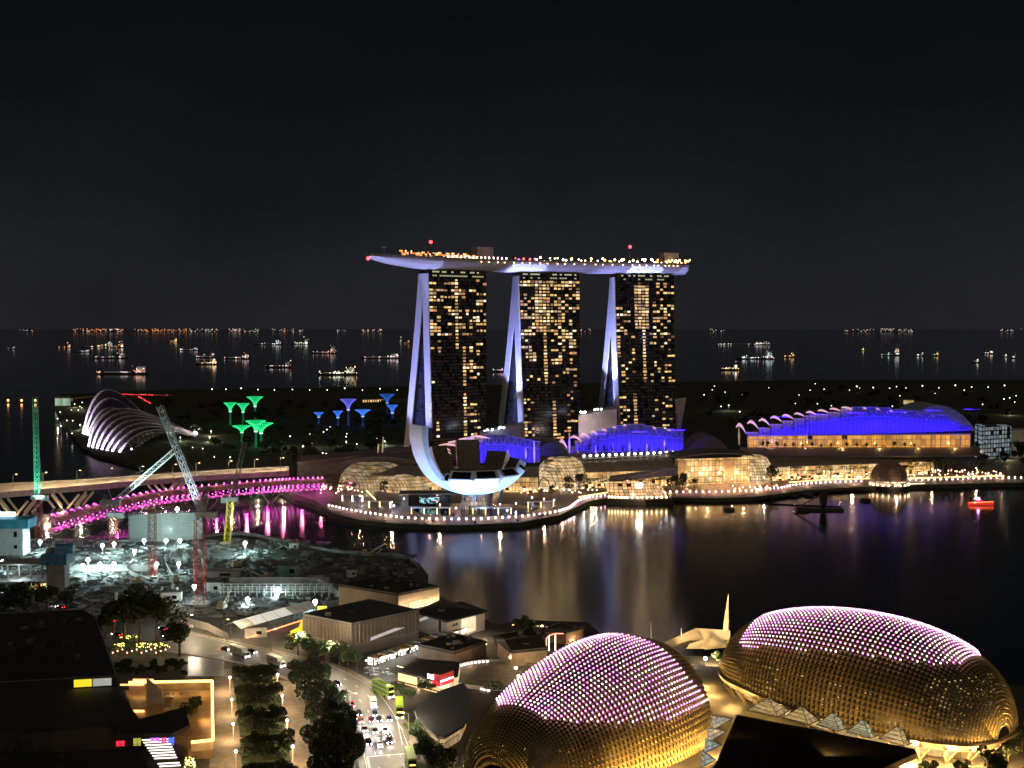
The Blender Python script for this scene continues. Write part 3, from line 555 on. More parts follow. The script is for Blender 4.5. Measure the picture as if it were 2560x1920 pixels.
# ================================================================ blue-lit stepped roofs
M_vault = mat('roof_panels', (.28, .28, .31), .6, var=.06); M_shell = mat('shell_painted_glow', (.7, .5, .47), .6, var=0, em=(1, .56, .50), es=.62); M_seam = mat('roof_seam', (.12, .12, .14), .6, var=0); M_truss = mat('truss_paint', (.75, .75, .8), .5, var=0)  # pink light on the shells is put in as emission and tint
BLU = (.022, .003, 1.0)
def blue_roof(label, top, bot, Yb, Yt, shells, k, back=60, truss=True):
    """top and bottom outlines run left to right; every bay ends in a step"""
    def yat(L, x):
        for (xa, ya), (xb, yb) in zip(L, L[1:]):
            if xa <= x <= xb: return ya + (yb - ya) * (x - xa) / (xb - xa)
        return L[0][1] if x < L[0][0] else L[-1][1]
    P0 = D(top[0][0], yat(bot, top[0][0]), Yb); t = thing('blue_lit_roof', label, 'roof', P0); b = MB(); tr = MB(); seam = MB(); ridge = []
    for (xa, ya), (xb, yb) in zip(top, top[1:]):
        yy = min(ya, yb) if ya > yb else ya
        cols = []
        for x in (xa, xb):
            lo = D(x, yat(bot, x), Yb); hi = D(x, yy, Yt); cs = []
            for j in range(7):
                f = j / 6; p = lo.lerp(hi, f); p.y -= (Yt - Yb) * .10 * sin(PI * f); cs.append(p)
            cols.append(cs)
        nseam = max(1, int((xb - xa) / 9))
        for k_ in range(nseam):
            f_ = k_ / nseam; seam.path([p_.lerp(q_, f_) + V(0, -.25, .1) for p_, q_ in zip(cols[0], cols[1])], .28, 4)
        b.loft(cols, closed=False); bk = [c[-1] + V(0, back, -15) for c in cols]; b.quad(cols[0][-1], cols[1][-1], bk[1], bk[0])
        ridge.append((cols[0], cols[1]))
        tr.tube(cols[0][-1], cols[1][-1], .45, .45, 5)
        if truss:
            m = cols[0][4].lerp(cols[1][4], .5); tr.tube(cols[0][-1] - V(0, .7, .3), m - V(0, .8, 0), .22, .22, 4); tr.tube(cols[1][-1] - V(0, .7, .3), m - V(0, .8, 0), .22, .22, 4); tr.tube(cols[0][4] - V(0, .8, 0), cols[1][4] - V(0, .8, 0), .16, .16, 4)
    b.build('vault', M_vault, t); tr.build('truss', M_truss, t); seam.build('seam', M_seam, t)
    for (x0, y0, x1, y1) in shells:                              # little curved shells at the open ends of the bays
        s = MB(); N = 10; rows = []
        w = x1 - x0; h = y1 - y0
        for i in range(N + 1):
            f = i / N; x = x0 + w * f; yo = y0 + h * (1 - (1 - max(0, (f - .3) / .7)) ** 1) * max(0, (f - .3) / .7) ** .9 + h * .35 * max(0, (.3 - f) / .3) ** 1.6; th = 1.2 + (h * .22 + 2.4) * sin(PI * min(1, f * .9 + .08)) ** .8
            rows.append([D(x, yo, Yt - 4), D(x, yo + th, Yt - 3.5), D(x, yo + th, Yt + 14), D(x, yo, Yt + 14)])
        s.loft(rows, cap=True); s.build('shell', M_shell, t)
    n = max(2, int((top[-1][0] - top[0][0]) / 90))
    for i in range(n):
        xa = top[0][0] + (top[-1][0] - top[0][0]) * (i + .5) / n; W = (top[-1][0] - top[0][0]) / n * Yb / F
        lo = D(xa, yat(bot, xa), Yb) + V(0, -26, 22); mid = D(xa, (yat(bot, xa) + yat(top, xa)) / 2, (Yb + Yt) / 2)
        lamp('AREA', lo, 11000 * k * W / 30, BLU, (W * 1.0, 1.0), aim=mid - V(0, 0, 5), parent=t, spread=58)  # unseen blue area lamp, added to light the roof evenly
        br = MB(); br.tube(V(lo.x, lo.y, D(xa, yat(bot, xa), Yb).z - 6), lo, .18, .12, 5); br.tube(lo - V(W * .45, 0, 0), lo + V(W * .45, 0, 0), .12, .12, 4); br.build('added_lamp_mast', M_pole, t)  # mast added to carry the added lamp
    return t
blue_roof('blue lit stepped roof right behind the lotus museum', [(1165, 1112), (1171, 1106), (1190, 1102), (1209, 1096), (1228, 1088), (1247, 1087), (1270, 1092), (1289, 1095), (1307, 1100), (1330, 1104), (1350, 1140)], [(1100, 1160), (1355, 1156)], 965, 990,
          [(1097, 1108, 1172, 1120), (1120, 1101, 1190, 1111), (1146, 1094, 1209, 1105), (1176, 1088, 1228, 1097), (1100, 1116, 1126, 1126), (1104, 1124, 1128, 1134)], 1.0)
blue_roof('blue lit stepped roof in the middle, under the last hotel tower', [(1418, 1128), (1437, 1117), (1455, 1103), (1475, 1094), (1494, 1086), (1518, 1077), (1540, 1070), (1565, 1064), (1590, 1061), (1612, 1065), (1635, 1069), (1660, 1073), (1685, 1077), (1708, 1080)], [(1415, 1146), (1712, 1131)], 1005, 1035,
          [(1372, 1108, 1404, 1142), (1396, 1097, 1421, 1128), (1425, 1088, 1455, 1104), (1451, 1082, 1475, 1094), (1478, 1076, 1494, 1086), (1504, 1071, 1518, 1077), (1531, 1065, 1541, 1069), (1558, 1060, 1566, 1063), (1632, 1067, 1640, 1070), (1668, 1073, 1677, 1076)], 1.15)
blue_roof('longest blue lit roof with pink glowing shells, over the amber gallery', [(1866, 1090), (1896, 1081), (1925, 1070), (1955, 1061), (1983, 1053), (2012, 1047), (2041, 1040), (2071, 1036), (2101, 1031), (2131, 1024), (2170, 1018), (2195, 1020), (2225, 1024), (2260, 1028), (2295, 1033), (2330, 1038), (2371, 1046), (2385, 1054), (2400, 1062), (2425, 1072)],
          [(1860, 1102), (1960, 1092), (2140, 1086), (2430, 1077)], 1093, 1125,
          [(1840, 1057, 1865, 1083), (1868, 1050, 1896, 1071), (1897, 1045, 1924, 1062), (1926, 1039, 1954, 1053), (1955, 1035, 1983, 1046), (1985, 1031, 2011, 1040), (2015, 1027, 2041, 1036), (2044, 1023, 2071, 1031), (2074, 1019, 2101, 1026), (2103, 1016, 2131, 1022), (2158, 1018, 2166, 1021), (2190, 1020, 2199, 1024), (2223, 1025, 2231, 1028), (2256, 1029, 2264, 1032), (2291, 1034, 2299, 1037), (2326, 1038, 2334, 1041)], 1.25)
# amber glazed gallery under the long blue roof
A = D(1868, 1122, 1093); B = D(2425, 1119, 1093); A.z = B.z = 20.4; t = thing('amber_gallery', 'amber lit glass gallery under the longest blue roof', 'gallery', (A + B) / 2)
AMB = [(1, .46, .09), (1, .50, .12), (1, .42, .07), (.85, .38, .07)]
b = MB(); b.loft([[A, A + V(0, 0, 10.0)], [B, B + V(0, 0, 11.6)]], closed=False); b.build('glass_front', lit_rooms('amber_rooms', 4.5, 5.5, AMB, .62, on=.98, line=.05), t)
b = MB()
for i in range(24):
    p = A + (B - A) * i / 23; b.tube(p - V(0, .4, 0), p + V(0, -.4, 11.5), .28, .28, 5)
b.build('front_column', mat('amber_column', (.4, .3, .2), .5), t)
b = MB(); b.loft([[A + V(0, -3, 10.4), A + V(0, 2, 10.4), A + V(0, 2, 11.2), A + V(0, -3, 11.2)], [B + V(0, -3, 11.8), B + V(0, 2, 11.8), B + V(0, 2, 12.6), B + V(0, -3, 12.6)]], cap=True); b.build('eave', M_mallroof, t)
for i in range(6): lamp('POINT', A + (B - A) * (i + .5) / 6 + V(0, -8, 3), 2600, (1, .52, .2), .4, parent=t)
# low vaulted links between the blue roofs
def vault(label, px0, px1, py, z, Y0, r_h, m, name='vaulted_roof', L=40):
    a = D(px0, py, Y0); c = D(px1, py, Y0); a.z = c.z = z; b = MB(); N = 12; rows = []
    for i in range(N + 1):
        f = i / N; p = a.lerp(c, f) + V(0, 0, r_h * sin(PI * f) ** .8); rows.append([p, p + V(0, L, 0)])
    b.loft(rows, closed=False); b.add([r[0] for r in rows], [tuple(range(N + 1))]); b.build(name, m, label=label, cat='roof', loc=a)
vault('dark vaulted roof between the first two blue roofs', 1332, 1425, 1150, 24, 985, 11, M_roofb); vault('dark vaulted roof between the middle and the longest blue roof', 1722, 1820, 1135, 22, 1060, 12, M_roofb); vault('pale vaulted hall behind the far end of the longest blue roof', 2250, 2440, 1080, 26, 1200, 26, mat('hall_shell', (.42, .44, .42), .6), L=60)
# leaning display walls beside the towers
t = thing('display_wall', 'pale slanted wall block between the middle and last hotel tower', 'wall block', D(1500, 1095, 1085)); b = MB(); q = [D(1446, 1040, 1085), D(1542, 1022, 1110), D(1542, 1100, 1110), D(1446, 1100, 1085)]
b.add(q + [p + V(4, 45, 0) for p in q], [(0, 1, 2, 3), (7, 6, 5, 4), (0, 4, 5, 1), (1, 5, 6, 2), (3, 7, 4, 0)]); b.build('wall', mat('stone_screen', (.40, .35, .31), .7, var=.2, scale=.12), t)
for px, py, Y in ((1452, 1030, 1095), (1458, 1031, 1095), (1463, 1030, 1095), (1487, 1024, 1100), (1494, 1023, 1100), (1503, 1023, 1100)):
    b = MB(); b.ball(D(px, py, Y), .9, 6, 4); b.build('lamp', E_cool, t)
lamp('SPOT', D(1488, 1072, 1062), 4e4, (1, .82, .72), .5, aim=D(1495, 1055, 1095), spot=110, parent=t)
t = thing('display_wall', 'low slanted wall with white lamps between the first two hotel towers', 'wall block', D(1260, 1100, 1060)); b = MB(); q = [D(1200, 1080, 1060), D(1302, 1062, 1085), D(1302, 1105, 1085), D(1200, 1105, 1060)]
b.add(q + [p + V(4, 40, 0) for p in q], [(0, 1, 2, 3), (7, 6, 5, 4), (0, 4, 5, 1), (1, 5, 6, 2), (3, 7, 4, 0)]); b.build('wall', mat('stone_screen_low', (.38, .36, .38), .7, var=.2, scale=.12), t)
for px, py in ((1212, 1078), (1219, 1075), (1231, 1074), (1248, 1070), (1252, 1068), (1260, 1069)): b = MB(); b.ball(D(px, py, 1066), .9, 6, 4); b.build('lamp', E_cool, t)
t = thing('pylon_screen', 'tapering violet grey screen pylon at the blunt end of the hotel', 'pylon', D(1700, 1130, 1060)); b = MB(); q = [D(1690, 998, 1075), D(1716, 994, 1085), D(1701, 1078, 1085), D(1693, 1078, 1075)]
b.add(q + [p + V(0, 5, 0) for p in q], [(0, 1, 2, 3), (7, 6, 5, 4), (0, 4, 5, 1), (1, 5, 6, 2), (2, 6, 7, 3), (3, 7, 4, 0)]); b.build('screen', mat('pylon_panel', (.40, .36, .42), .6), t)
b = MB()
for x in (1691, 1707): b.tube(D(1697, 1078, 1070), D(x, 1132, 1040), .7, .7, 6)
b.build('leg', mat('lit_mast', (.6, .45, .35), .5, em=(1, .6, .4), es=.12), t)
lamp('SPOT', D(1680, 1120, 1020), 5e4, (.75, .7, 1), .5, aim=D(1700, 1040, 1078), spot=45, parent=t)
# slender lit masts in front of the blue roofs
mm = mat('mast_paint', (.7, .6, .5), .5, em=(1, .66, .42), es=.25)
for i, (px, y0, y1, Y) in enumerate(((1224, 1124, 1133, 950), (1270, 1121, 1142, 955), (1315, 1119, 1146, 958), (1336, 1100, 1157, 960), (1424, 1081, 1144, 1000), (1446, 1113, 1142, 1000), (1490, 1110, 1142, 1000), (1533, 1107, 1139, 1002), (1575, 1103, 1137, 1002), (1618, 1108, 1134, 1002), (1662, 1098, 1132, 1002), (1848, 1068, 1112, 1085), (1930, 1090, 1110, 1088), (2018, 1086, 1108, 1088))):
    p = D(px, y1, Y); q = D(px - 1, y0, Y); b = MB(); b.tube(p, p.lerp(q, .5), .5, .95, 6); b.tube(p.lerp(q, .5), q, .95, .2, 6); b.build('roof_mast', mm, label='slender tapering mast with a warm glow before a blue roof', cat='mast', group='masts in front of the blue roofs', loc=p)
# flat long roof left of the museum and its twin masts
A = D(742, 1156, 1010); B = D(1035, 1124, 1075); t = thing('hall_roof', 'long flat brown roofed hall behind the round glass end of the mall', 'hall', (A + B) / 2); b = MB(); b.add([A, B, B + V(10, 50, 0), A + V(-5, 50, 0), A - V(0, 0, 1.2), B - V(0, 0, 1.2)], [(0, 1, 2, 3), (4, 5, 1, 0)]); b.build('roof', mat('hall_roof_sheet', (.20, .15, .14), .6), t)
b = MB(); b.add([A + V(0, 3, -1.2), B + V(0, 3, -1.2), V(B.x, B.y + 3, 3), V(A.x, A.y + 3, 3)], [(0, 1, 2, 3)]); b.build('wall', M_concd, t)
for px in (943, 955):
    p = D(px, 1152, 1000); q = D(px + 3, 1092 if px > 950 else 1110, 1000); b = MB(); b.tube(p, q, .7, .4, 6); b.build('mast', mm, t)
vault('pale curved roof in front of the long brown hall', 850, 1055, 1168, 20, 965, 6, M_roofb, L=30)
# ================================================================ promenade lamps, plaza, pavilions on the water, boats
def along(px, step, z):
    P = [G(x, y, z) for x, y in px]; o = []; k = 0.0
    for a, b_ in zip(P, P[1:]):
        L = (b_ - a).length
        while k < L: o.append(a.lerp(b_, k / L)); k += step
        k -= L
    return o
runs = [('round pink white lamp on the curved edge of the lotus museum promenade', [(822, 1268), (865, 1278), (907, 1285), (954, 1292), (1008, 1299), (1064, 1302), (1133, 1303), (1200, 1302), (1257, 1299), (1309, 1295), (1357, 1289), (1396, 1283), (1424, 1274)], 4.9, (5, 1, 0)),
        ('magenta tinted lamp where the promenade swings in beside the crystal pavilion', [(1425, 1273), (1437, 1263), (1449, 1254), (1479, 1247), (1516, 1243)], 4.0, (2, 3, 0)),
        ('white lamp on the quay edge below the event plaza', [(1676, 1234), (1776, 1234), (1823, 1233), (1888, 1230)], 5.0, (4, 2, 1)),
        ('pinkish lamp on the bending quay between the plaza and the glass dome', [(1893, 1229), (1926, 1226), (1953, 1223), (1981, 1217), (2012, 1213), (2048, 1210), (2105, 1208), (2167, 1207)], 4.5, (3, 3, 1)),
        ('white lamp on the straight quay beyond the glass dome', [(2276, 1203), (2379, 1202), (2444, 1199), (2520, 1198), (2566, 1198)], 5.2, (5, 1, 2))]
E_pinkm = glow('pink_lamp', (1, .32, .62), 10); E_pw = glow('rose_white_lamp', (1, .72, .58), 15); E_ww = glow('ivory_lamp', (1, .82, .66), 16)
models = {}
def promenade_lamp(mi):
    t = thing('promenade_lamp', '', 'lamp'); b = MB(); b.tube((0, 0, 0), (0, 0, .9), .14, .1, 5); b.build('post', M_pole, t)
    b = MB(); b.ball((0, 0, 1.3), .56, 8, 6); b.build('globe', (E_pw, E_pinkm, E_ww)[mi], t); return t
n = 0
for lb, px, st, w in runs:
    for p in along(px, st, 3.05):
        p.y += 1.0; mi = random.choices((0, 1, 2), w)[0]
        if mi not in models: models[mi] = promenade_lamp(mi); o = models[mi]; o.location = p
        else: o = dup(models[mi], p)
        o['label'] = lb; o['group'] = lb.split(' on ')[0] + 's along the water' if ' on ' in lb else 'magenta tinted lamps along the water'
        n += 1
        if n % 7 == 0: lamp('POINT', p + V(0, 1.5, 2.2), 1500, (1, .60, .38), .5, parent=o, name='globe_light').location = (0, 1.5, 2.2)
# quay wall in front of the plaza
b = MB(); P = [G(x, y, 1.2) for x, y in ((1660, 1249), (1790, 1251), (1880, 1248), (1960, 1240), (2012, 1232), (2100, 1226), (2170, 1224))]; b.strip(P, 5.0, 1.2); b.build('landing_stage', mat('wet_timber', (.05, .04, .035), .5), label='dark low landing stage below the event plaza', cat='landing stage')
b = MB(); P = [G(x, y, 3.1) for x, y in ((1688, 1240), (1800, 1240), (1900, 1234), (1985, 1222), (1965, 1205), (1880, 1207), (1692, 1214))]; b.prism([(p.x, p.y) for p in P], 3.05, 3.12); b.build('plaza', mat('plaza_deck', (.40, .24, .15), .6, var=.15, scale=.3), kind='structure')
for px, py in ((1740, 1226), (1830, 1224), (1910, 1218), (1560, 1236), (1480, 1240), (1100, 1292), (1250, 1291), (980, 1285), (900, 1268), (1360, 1276), (2060, 1203), (2130, 1201), (2330, 1197), (2440, 1194)):
    p = G(px, py); t = thing('plaza_lamp', 'slim lamp post on the waterfront paving', 'lamp post', p, 'slim lamp posts on the waterfront'); b = MB(); b.tube(p, p + V(0, 0, 8), .16, .1, 5); b.build('post', M_pole, t); b = MB(); b.ball(p + V(0, 0, 8.2), .4, 6, 4); b.build('lamp_head', E_warm, t); lamp('POINT', p + V(0, -.6, 7.6), 4200, (1, .58, .32), .3, parent=t)
# lit benches: long low glowing lines along the planting
for lb, px in (('long yellow lit bench line beside the crystal pavilion', [(1446, 1243), (1530, 1229)]), ('yellow lit bench line left of the glass dome', [(1972, 1206), (2060, 1199), (2176, 1196)]), ('longest yellow lit bench line right of the glass dome', [(2266, 1196), (2400, 1192), (2510, 1189)]), ('short slanting lit ramp line at the left tip of the promenade', [(898, 1214), (920, 1230), (940, 1250)])):
    P = [G(x, y, 3.6) for x, y in px]; b = MB()
    for a, c in zip(P, P[1:]): b.add([a + V(0, -.6, -.5), c + V(0, -.6, -.5), c + V(0, -.6, .45), a + V(0, -.6, .45), a + V(0, .6, .45), c + V(0, .6, .45)], [(0, 1, 2, 3), (3, 2, 5, 4)])
    b.build('lit_bench', mat('lit_bench_' + lb[:8], (.5, .4, .2), .6, em=(1, .70, .30), es=1.5), label=lb, cat='lit bench', loc=P[0])
# palms and shade trees in front of the mall
pm = [make_palm(8.5, M_palm, s, '', None) for s in (1, 2, 3)]; spots = []
for i in range(26): spots.append(G(1462 + 8.6 * i, 1230 - .3 * i + rnd(-1, 1)))
sow(pm, spots, 'palm with bright green fronds before the gallery next to the atrium', 'palms before the middle gallery', .85, 1.15)
for i in range(4): lamp('POINT', G(1490 + 55 * i, 1238 - i * 2, 5), 2600, (.95, 1, .55), .3, name='palm_uplight')
pm2 = [make_palm(9, M_palm, s, '', None) for s in (5, 6)]; spots = []
for i in range(30): spots.append(G(rnd(1970, 2170), rnd(1192, 1203)))
sow(pm2, spots, 'palm in the grove between the plaza and the glass dome', 'palms left of the glass dome', .9, 1.3)
pm3 = [make_palm(10, M_palm, s, '', None) for s in (8, 9)]; spots = []
for i in range(54): spots.append(G(rnd(2272, 2500), rnd(1183, 1199)))
sow(pm3, spots, 'palm in the dense grove right of the glass dome', 'palms right of the glass dome', .95, 1.45)
pm4 = [make_palm(7, M_palm, s, '', None)  for s in (11, 12)]; spots = [G(rnd(795, 905), rnd(1218, 1236)) for i in range(22)]
sow(pm4, spots, 'short palm lit from below beside the pink bridge landing', 'palms at the bridge landing', .8, 1.1)
st = [make_tree(13, 6, 420, .75, M_leafd, s) for s in (21, 22, 23)]
for i, (px, py, sc, lb) in enumerate(((1420, 1232, .95, 'dark tree left of a pair in front of the rounded glass bay'), (1448, 1230, 1.05, 'dark tree right of a pair in front of the rounded glass bay'), (1682, 1231, 1.1, 'dark tree at the left corner of the event plaza'), (1706, 1228, 1.05, 'dark tree beside the slim lit mast on the plaza'), (1736, 1226, .7, 'small dark tree standing in front of the atrium'), (1928, 1214, 1.25, 'broad dark round tree at the right edge of the plaza'), (960, 1236, .8, 'dark tree in front of the second glass bay'), (1380, 1240, .6, 'low dark tree right of the museum'), (2258, 1190, .8, 'dark round tree just behind the glass dome'))):
    p = G(px, py)
    if i < 3: o = st[i]; o.location = p; o.scale = (sc, sc, sc)
    else: o = dup(st[i % 3], p, rnd(0, 6), sc)
    o['label'] = lb; o['group'] = 'dark shade trees along the mall'
# small trees inside the amber gallery terrace and at the foot of the middle blue roof
tt = make_tree(6, 2.4, 130, .5, M_leafd, 31); spots = [D(x, 1121, 1083) for x in (1905, 1918, 1943, 1962, 1985, 2007, 2030, 2053, 2078, 2118, 2142, 2165, 2190, 2235, 2262, 2285)]
for q in spots: q.z = 20.4
sow([tt], spots, 'little dark tree on the terrace before the amber gallery', 'trees before the amber gallery', .7, 1.25)
tt = make_tree(7, 2.8, 130, .5, M_leafd, 32); spots = [D(x, 1141 - (x - 1440) * .035, 994) for x in (1447, 1470, 1493, 1513, 1533, 1556, 1577, 1597, 1620, 1646, 1663)]
for q in spots: q.z = 25
sow([tt], spots, 'little dark tree at the foot of the middle blue roof', 'trees at the foot of the middle blue roof', .7, 1.2)
# rows of small lanterns in the planting
lt = thing('garden_lantern', '', 'lantern'); b = MB(); b.tube((0, 0, 0), (0, 0, 2.2), .1, .08, 4); b.build('post', M_pole, lt); b = MB(); b.ball((0, 0, 2.5), .5, 6, 4); b.build('globe', glow('lantern_glow', (1, .58, .34), 7), lt)
zones = [('small pinkish lantern in the planting left of the glass dome', 1965, 2172, 1190, 1203, 42), ('small pinkish lantern in the planting right of the glass dome', 2268, 2505, 1182, 1198, 60), ('small lantern under the bridge landing palms', 792, 905, 1214, 1242, 34), ('small lantern in front of the shop windows beside the museum', 1300, 1520, 1228, 1240, 30), ('small pink lantern set in rows on the event plaza', 1830, 1945, 1222, 1232, 20)]
first = True
for lb, x0, x1, y0, y1, k in zones:
    for i in range(k):
        p = G(rnd(x0, x1), rnd(y0, y1))
        if first: o = lt; o.location = p; first = False
        else: o = dup(lt, p, 0, rnd(.8, 1.25))
        o['label'] = lb; o['group'] = lb.replace('lantern', 'lanterns')
# people strolling on the plaza (a few pixels tall)
ps = MB(); ps.loft([[(r * cos(a) * 1.2, r * sin(a), z) for a in [i * PI / 3 for i in range(6)]] for r, z in ((.1, 0), (.16, .45), (.2, .9), (.26, 1.35), (.1, 1.5), (.13, 1.62), (.05, 1.78))], cap=True)
pp = ps.build('person', mat('clothing', (.05, .045, .045), .8)); pf = True
for i in range(26):
    q = G(rnd(1705, 1950), rnd(1212, 1230)); o = pp if pf else pp.copy()
    if not pf: C.objects.link(o)
    pf = False; o.location = q; tag(o, 'person in dark clothes strolling on the lit event plaza', 'person', 'people on the event plaza')
# crystal pavilion
c = G(1605, 1262, 0); t = thing('crystal_pavilion', 'faceted glass pavilion glowing amber on the water', 'pavilion', c)
b = MB(); b.prism([(c.x - 26, c.y + 2), (c.x + 2, c.y - 4), (c.x + 24, c.y + 3), (c.x + 22, c.y + 26), (c.x - 20, c.y + 26)], -2, 4.2); b.build('base', M_black, t)
q0 = [V(c.x - 24, c.y + 3, 5), V(c.x - 10, c.y - 1, 5), V(c.x + 18, c.y + 2, 5), V(c.x + 20, c.y + 16, 5), V(c.x - 22, c.y + 18, 5)]
q1 = [V(c.x - 27, c.y + 4, 15.5), V(c.x - 8, c.y + 1, 17.5), V(c.x + 13, c.y + 6, 14), V(c.x + 16, c.y + 17, 13), V(c.x - 21, c.y + 19, 14)]
b = MB(); b.add(q0 + q1, [(0, 1, 6, 5), (1, 2, 7, 6), (2, 3, 8, 7), (3, 4, 9, 8), (4, 0, 5, 9), (5, 6, 7, 8, 9)]); b.build('glass_shell', lit_rooms('crystal_rooms', 2.6, 2.2, [(1, .56, .24), (1, .62, .30), (1, .50, .20), (.9, .55, .28)], .85, on=.97, line=.13, axis='xy'), t)
b = MB()
for i in range(15):
    f = i / 14; p = q0[0].lerp(q0[1], f * 2.2) if f < .45 else q0[1].lerp(q0[2], (f - .45) / .55); b.ball(p + V(0, -1.2, .6), .85, 6, 4)
b.build('base_lamps', glow('pavilion_base_glow', (1, .72, .34), 8), t)
lp_ = V(c.x - 2.5, c.y - .2, 14.2); b = MB()                         # pale sign panel: two interlocked strokes
for o_, s_ in (((-1.2, 0, 0), (.7, .3, 3.2)), ((.1, 0, -1.4), (2.6, .3, .7)), ((1.3, 0, .4), (.7, .3, 2.6)), ((2.2, 0, .4), (.7, .3, 2.6))): b.box(lp_ + V(*o_), s_)
b.build('lit_sign', glow('sign_white', (1, .93, .75), 26), t)
lamp('POINT', V(c.x - 2, c.y - 6, 8), 6000, (1, .66, .32), .5, parent=t)
p = G(1625, 1226); t = thing('canopy', 'dark violet slanting canopy behind the crystal pavilion', 'canopy', p); b = MB(); b.add([p + V(-32, 0, 9), p + V(22, 4, 16), p + V(24, 18, 16.5), p + V(-30, 12, 10), p + V(-32, 0, 6.5), p + V(22, 4, 11.5)], [(0, 1, 2, 3), (4, 5, 1, 0)]); b.build('roof', mat('canopy_sheet', (.12, .09, .15), .5), t)
b = MB()
for x in (-28, -10, 8, 20): b.tube(p + V(x, 4, 0), p + V(x, 4, 9.5 + (x + 28) * .11), .3)
b.build('post', M_pole, t)
# glass dome on the water
c = G(2222, 1222, 0); t = thing('glass_dome', 'ribbed glass dome with lit base floating at the quay', 'dome', c); Rd = 14.8
b = MB(); b.lathe(c, [(0, -1), (Rd + 1, -1), (Rd + 1.2, 3.4), (0, 3.4)], 32); b.build('base', M_black, t)
b = MB(); b.lathe((c.x, c.y, 3.4), [(Rd, .1), (Rd, 4.0)], 32); b.build('lit_storey', lit_rooms('dome_rooms', 2.2, 2.0, [(1, .55, .25), (1, .75, .5), (1, .45, .15), (.5, .3, .2)], 1.3, on=.8, axis='x'), t)
b = MB(); b.lathe((c.x, c.y, 7.4), [(Rd * cos(R(x)), 15.5 * sin(R(x))) for x in (0, 12, 24, 36, 48, 60, 72, 82, 90)], 32); b.build('glass_shell', mat('dome_glass', (.13, .09, .075), .18, .3, var=.3, scale=.2, em=(1, .5, .3), es=.018), t)
b = MB()
for j in range(12): x = 4 + j * 6.8; b.path([V(c.x + (Rd + .1) * cos(R(x)) * cos(2 * PI * i / 28), c.y + (Rd + .1) * cos(R(x)) * sin(2 * PI * i / 28), 7.4 + 15.6 * sin(R(x))) for i in range(29)], .12, 4)
for i in range(10): b.path([V(c.x + (Rd + .1) * cos(R(x)) * cos(2 * PI * i / 10), c.y + (Rd + .1) * cos(R(x)) * sin(2 * PI * i / 10), 7.4 + 15.6 * sin(R(x))) for x in range(0, 91, 15)], .2, 4)
b.build('sun_shade_ring', mat('shade_ring', (.25, .17, .13), .5, .2), t); b = MB()
for i in range(11): a = PI * 1.02 + PI * .96 * i / 10; b.ball(c + V((Rd + .8) * cos(a), (Rd + .8) * sin(a), 4.4), .7, 6, 4)
b.build('base_lamps', glow('dome_base_glow', (1, .66, .36), 8), t); lamp('POINT', c + V(0, -20, 6), 3000, (1, .6, .35), .4, parent=t)
p = c + V(20, 4, 3); b = MB(); b.box(p + V(4, 0, .6), (13, 2.4, .4), rz=.2); b.build('gangway', mat('lit_gangway', (.5, .45, .4), .6, em=(1, .8, .6), es=1.2), label='white lit gangway from the glass dome to the quay', cat='gangway', loc=p)
# dark rig with a leaning beam, booms, buoys, red boat
c = G(2058, 1276, 0); t = thing('water_rig', 'dark floating rig with an upright pod and a long leaning beam', 'rig', c); b = MB(); b.prism([(c.x - 13, c.y - 3), (c.x + 14, c.y - 3), (c.x + 14, c.y + 4), (c.x - 13, c.y + 4)], -1, 1.6); b.box(c + V(-15, 0, 1.2), (9, 5, 2.4)); b.build('pontoon', M_black, t)
b = MB(); b.loft([[(c.x + r * cos(2 * PI * i / 12), c.y + r * sin(2 * PI * i / 12), z) for i in range(12)] for r, z in ((1.6, 1.6), (2.6, 5), (3.0, 9), (2.8, 11.5), (1.6, 12.6))], cap=True); b.build('pod', mat('rig_pod', (.03, .03, .035), .6), t)
b = MB(); A = D(1984, 1274, c.y - 4); B = D(2066, 1231, c.y - 4); b.tube(A, B, .55, .55, 6)
for i in range(14): f = i / 14; b.tube(A.lerp(B, f) + V(0, -.7, .8), A.lerp(B, f + .07) + V(0, -.7, -.8), .18)
b.build('beam', mat('rig_beam', (.12, .08, .06), .6), t)
for lb, px in (('long thin dark boom floating below the plaza', [(1702, 1247), (1800, 1254), (1900, 1258), (2000, 1263), (2104, 1267)]), ('short dark boom floating beside the leaning beam', [(1940, 1241), (2034, 1233)])):
    P = [G(x, y, .3) for x, y in px]; b = MB(); b.path(P, .55, 6); b.build('floating_boom', M_black, label=lb, cat='boom', loc=P[0])
for px, py, lb in ((1823, 1275, 'dark round pontoon left of the leaning beam'), (2163, 1253, 'dark pontoon right of the rig'), (1984, 1243, 'small dark raft near the short boom'), (1928, 1247, 'small dark raft beside the plaza quay'), (2022, 1241, 'dark wedge raft under the short boom'), (1862, 1250, 'low dark raft close to the landing stage')):
    p = G(px, py, 0); b = MB(); w = 4.2; b.lathe(p, [(0, -.5), (w, -.5), (w * 1.05, .8), (w * .8, 1.9), (0, 2.1)], 10); b.build('pontoon', M_black, label=lb, cat='pontoon', loc=p)
p = G(2452, 1262, 0); t = thing('red_boat', 'red boat with a glowing rail on the dark bay', 'boat', p)
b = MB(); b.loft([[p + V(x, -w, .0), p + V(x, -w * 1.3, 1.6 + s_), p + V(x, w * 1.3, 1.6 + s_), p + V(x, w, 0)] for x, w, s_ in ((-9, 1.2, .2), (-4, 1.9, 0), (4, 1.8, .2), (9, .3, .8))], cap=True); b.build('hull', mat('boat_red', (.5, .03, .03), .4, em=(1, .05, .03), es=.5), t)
b = MB(); b.box(p + V(-1.5, 0, 2.8), (5, 2.2, 2.0), top=.8); b.build('cabin', mat('boat_cabin', (.4, .1, .1), .4, em=(1, .05, .2), es=.7), t)
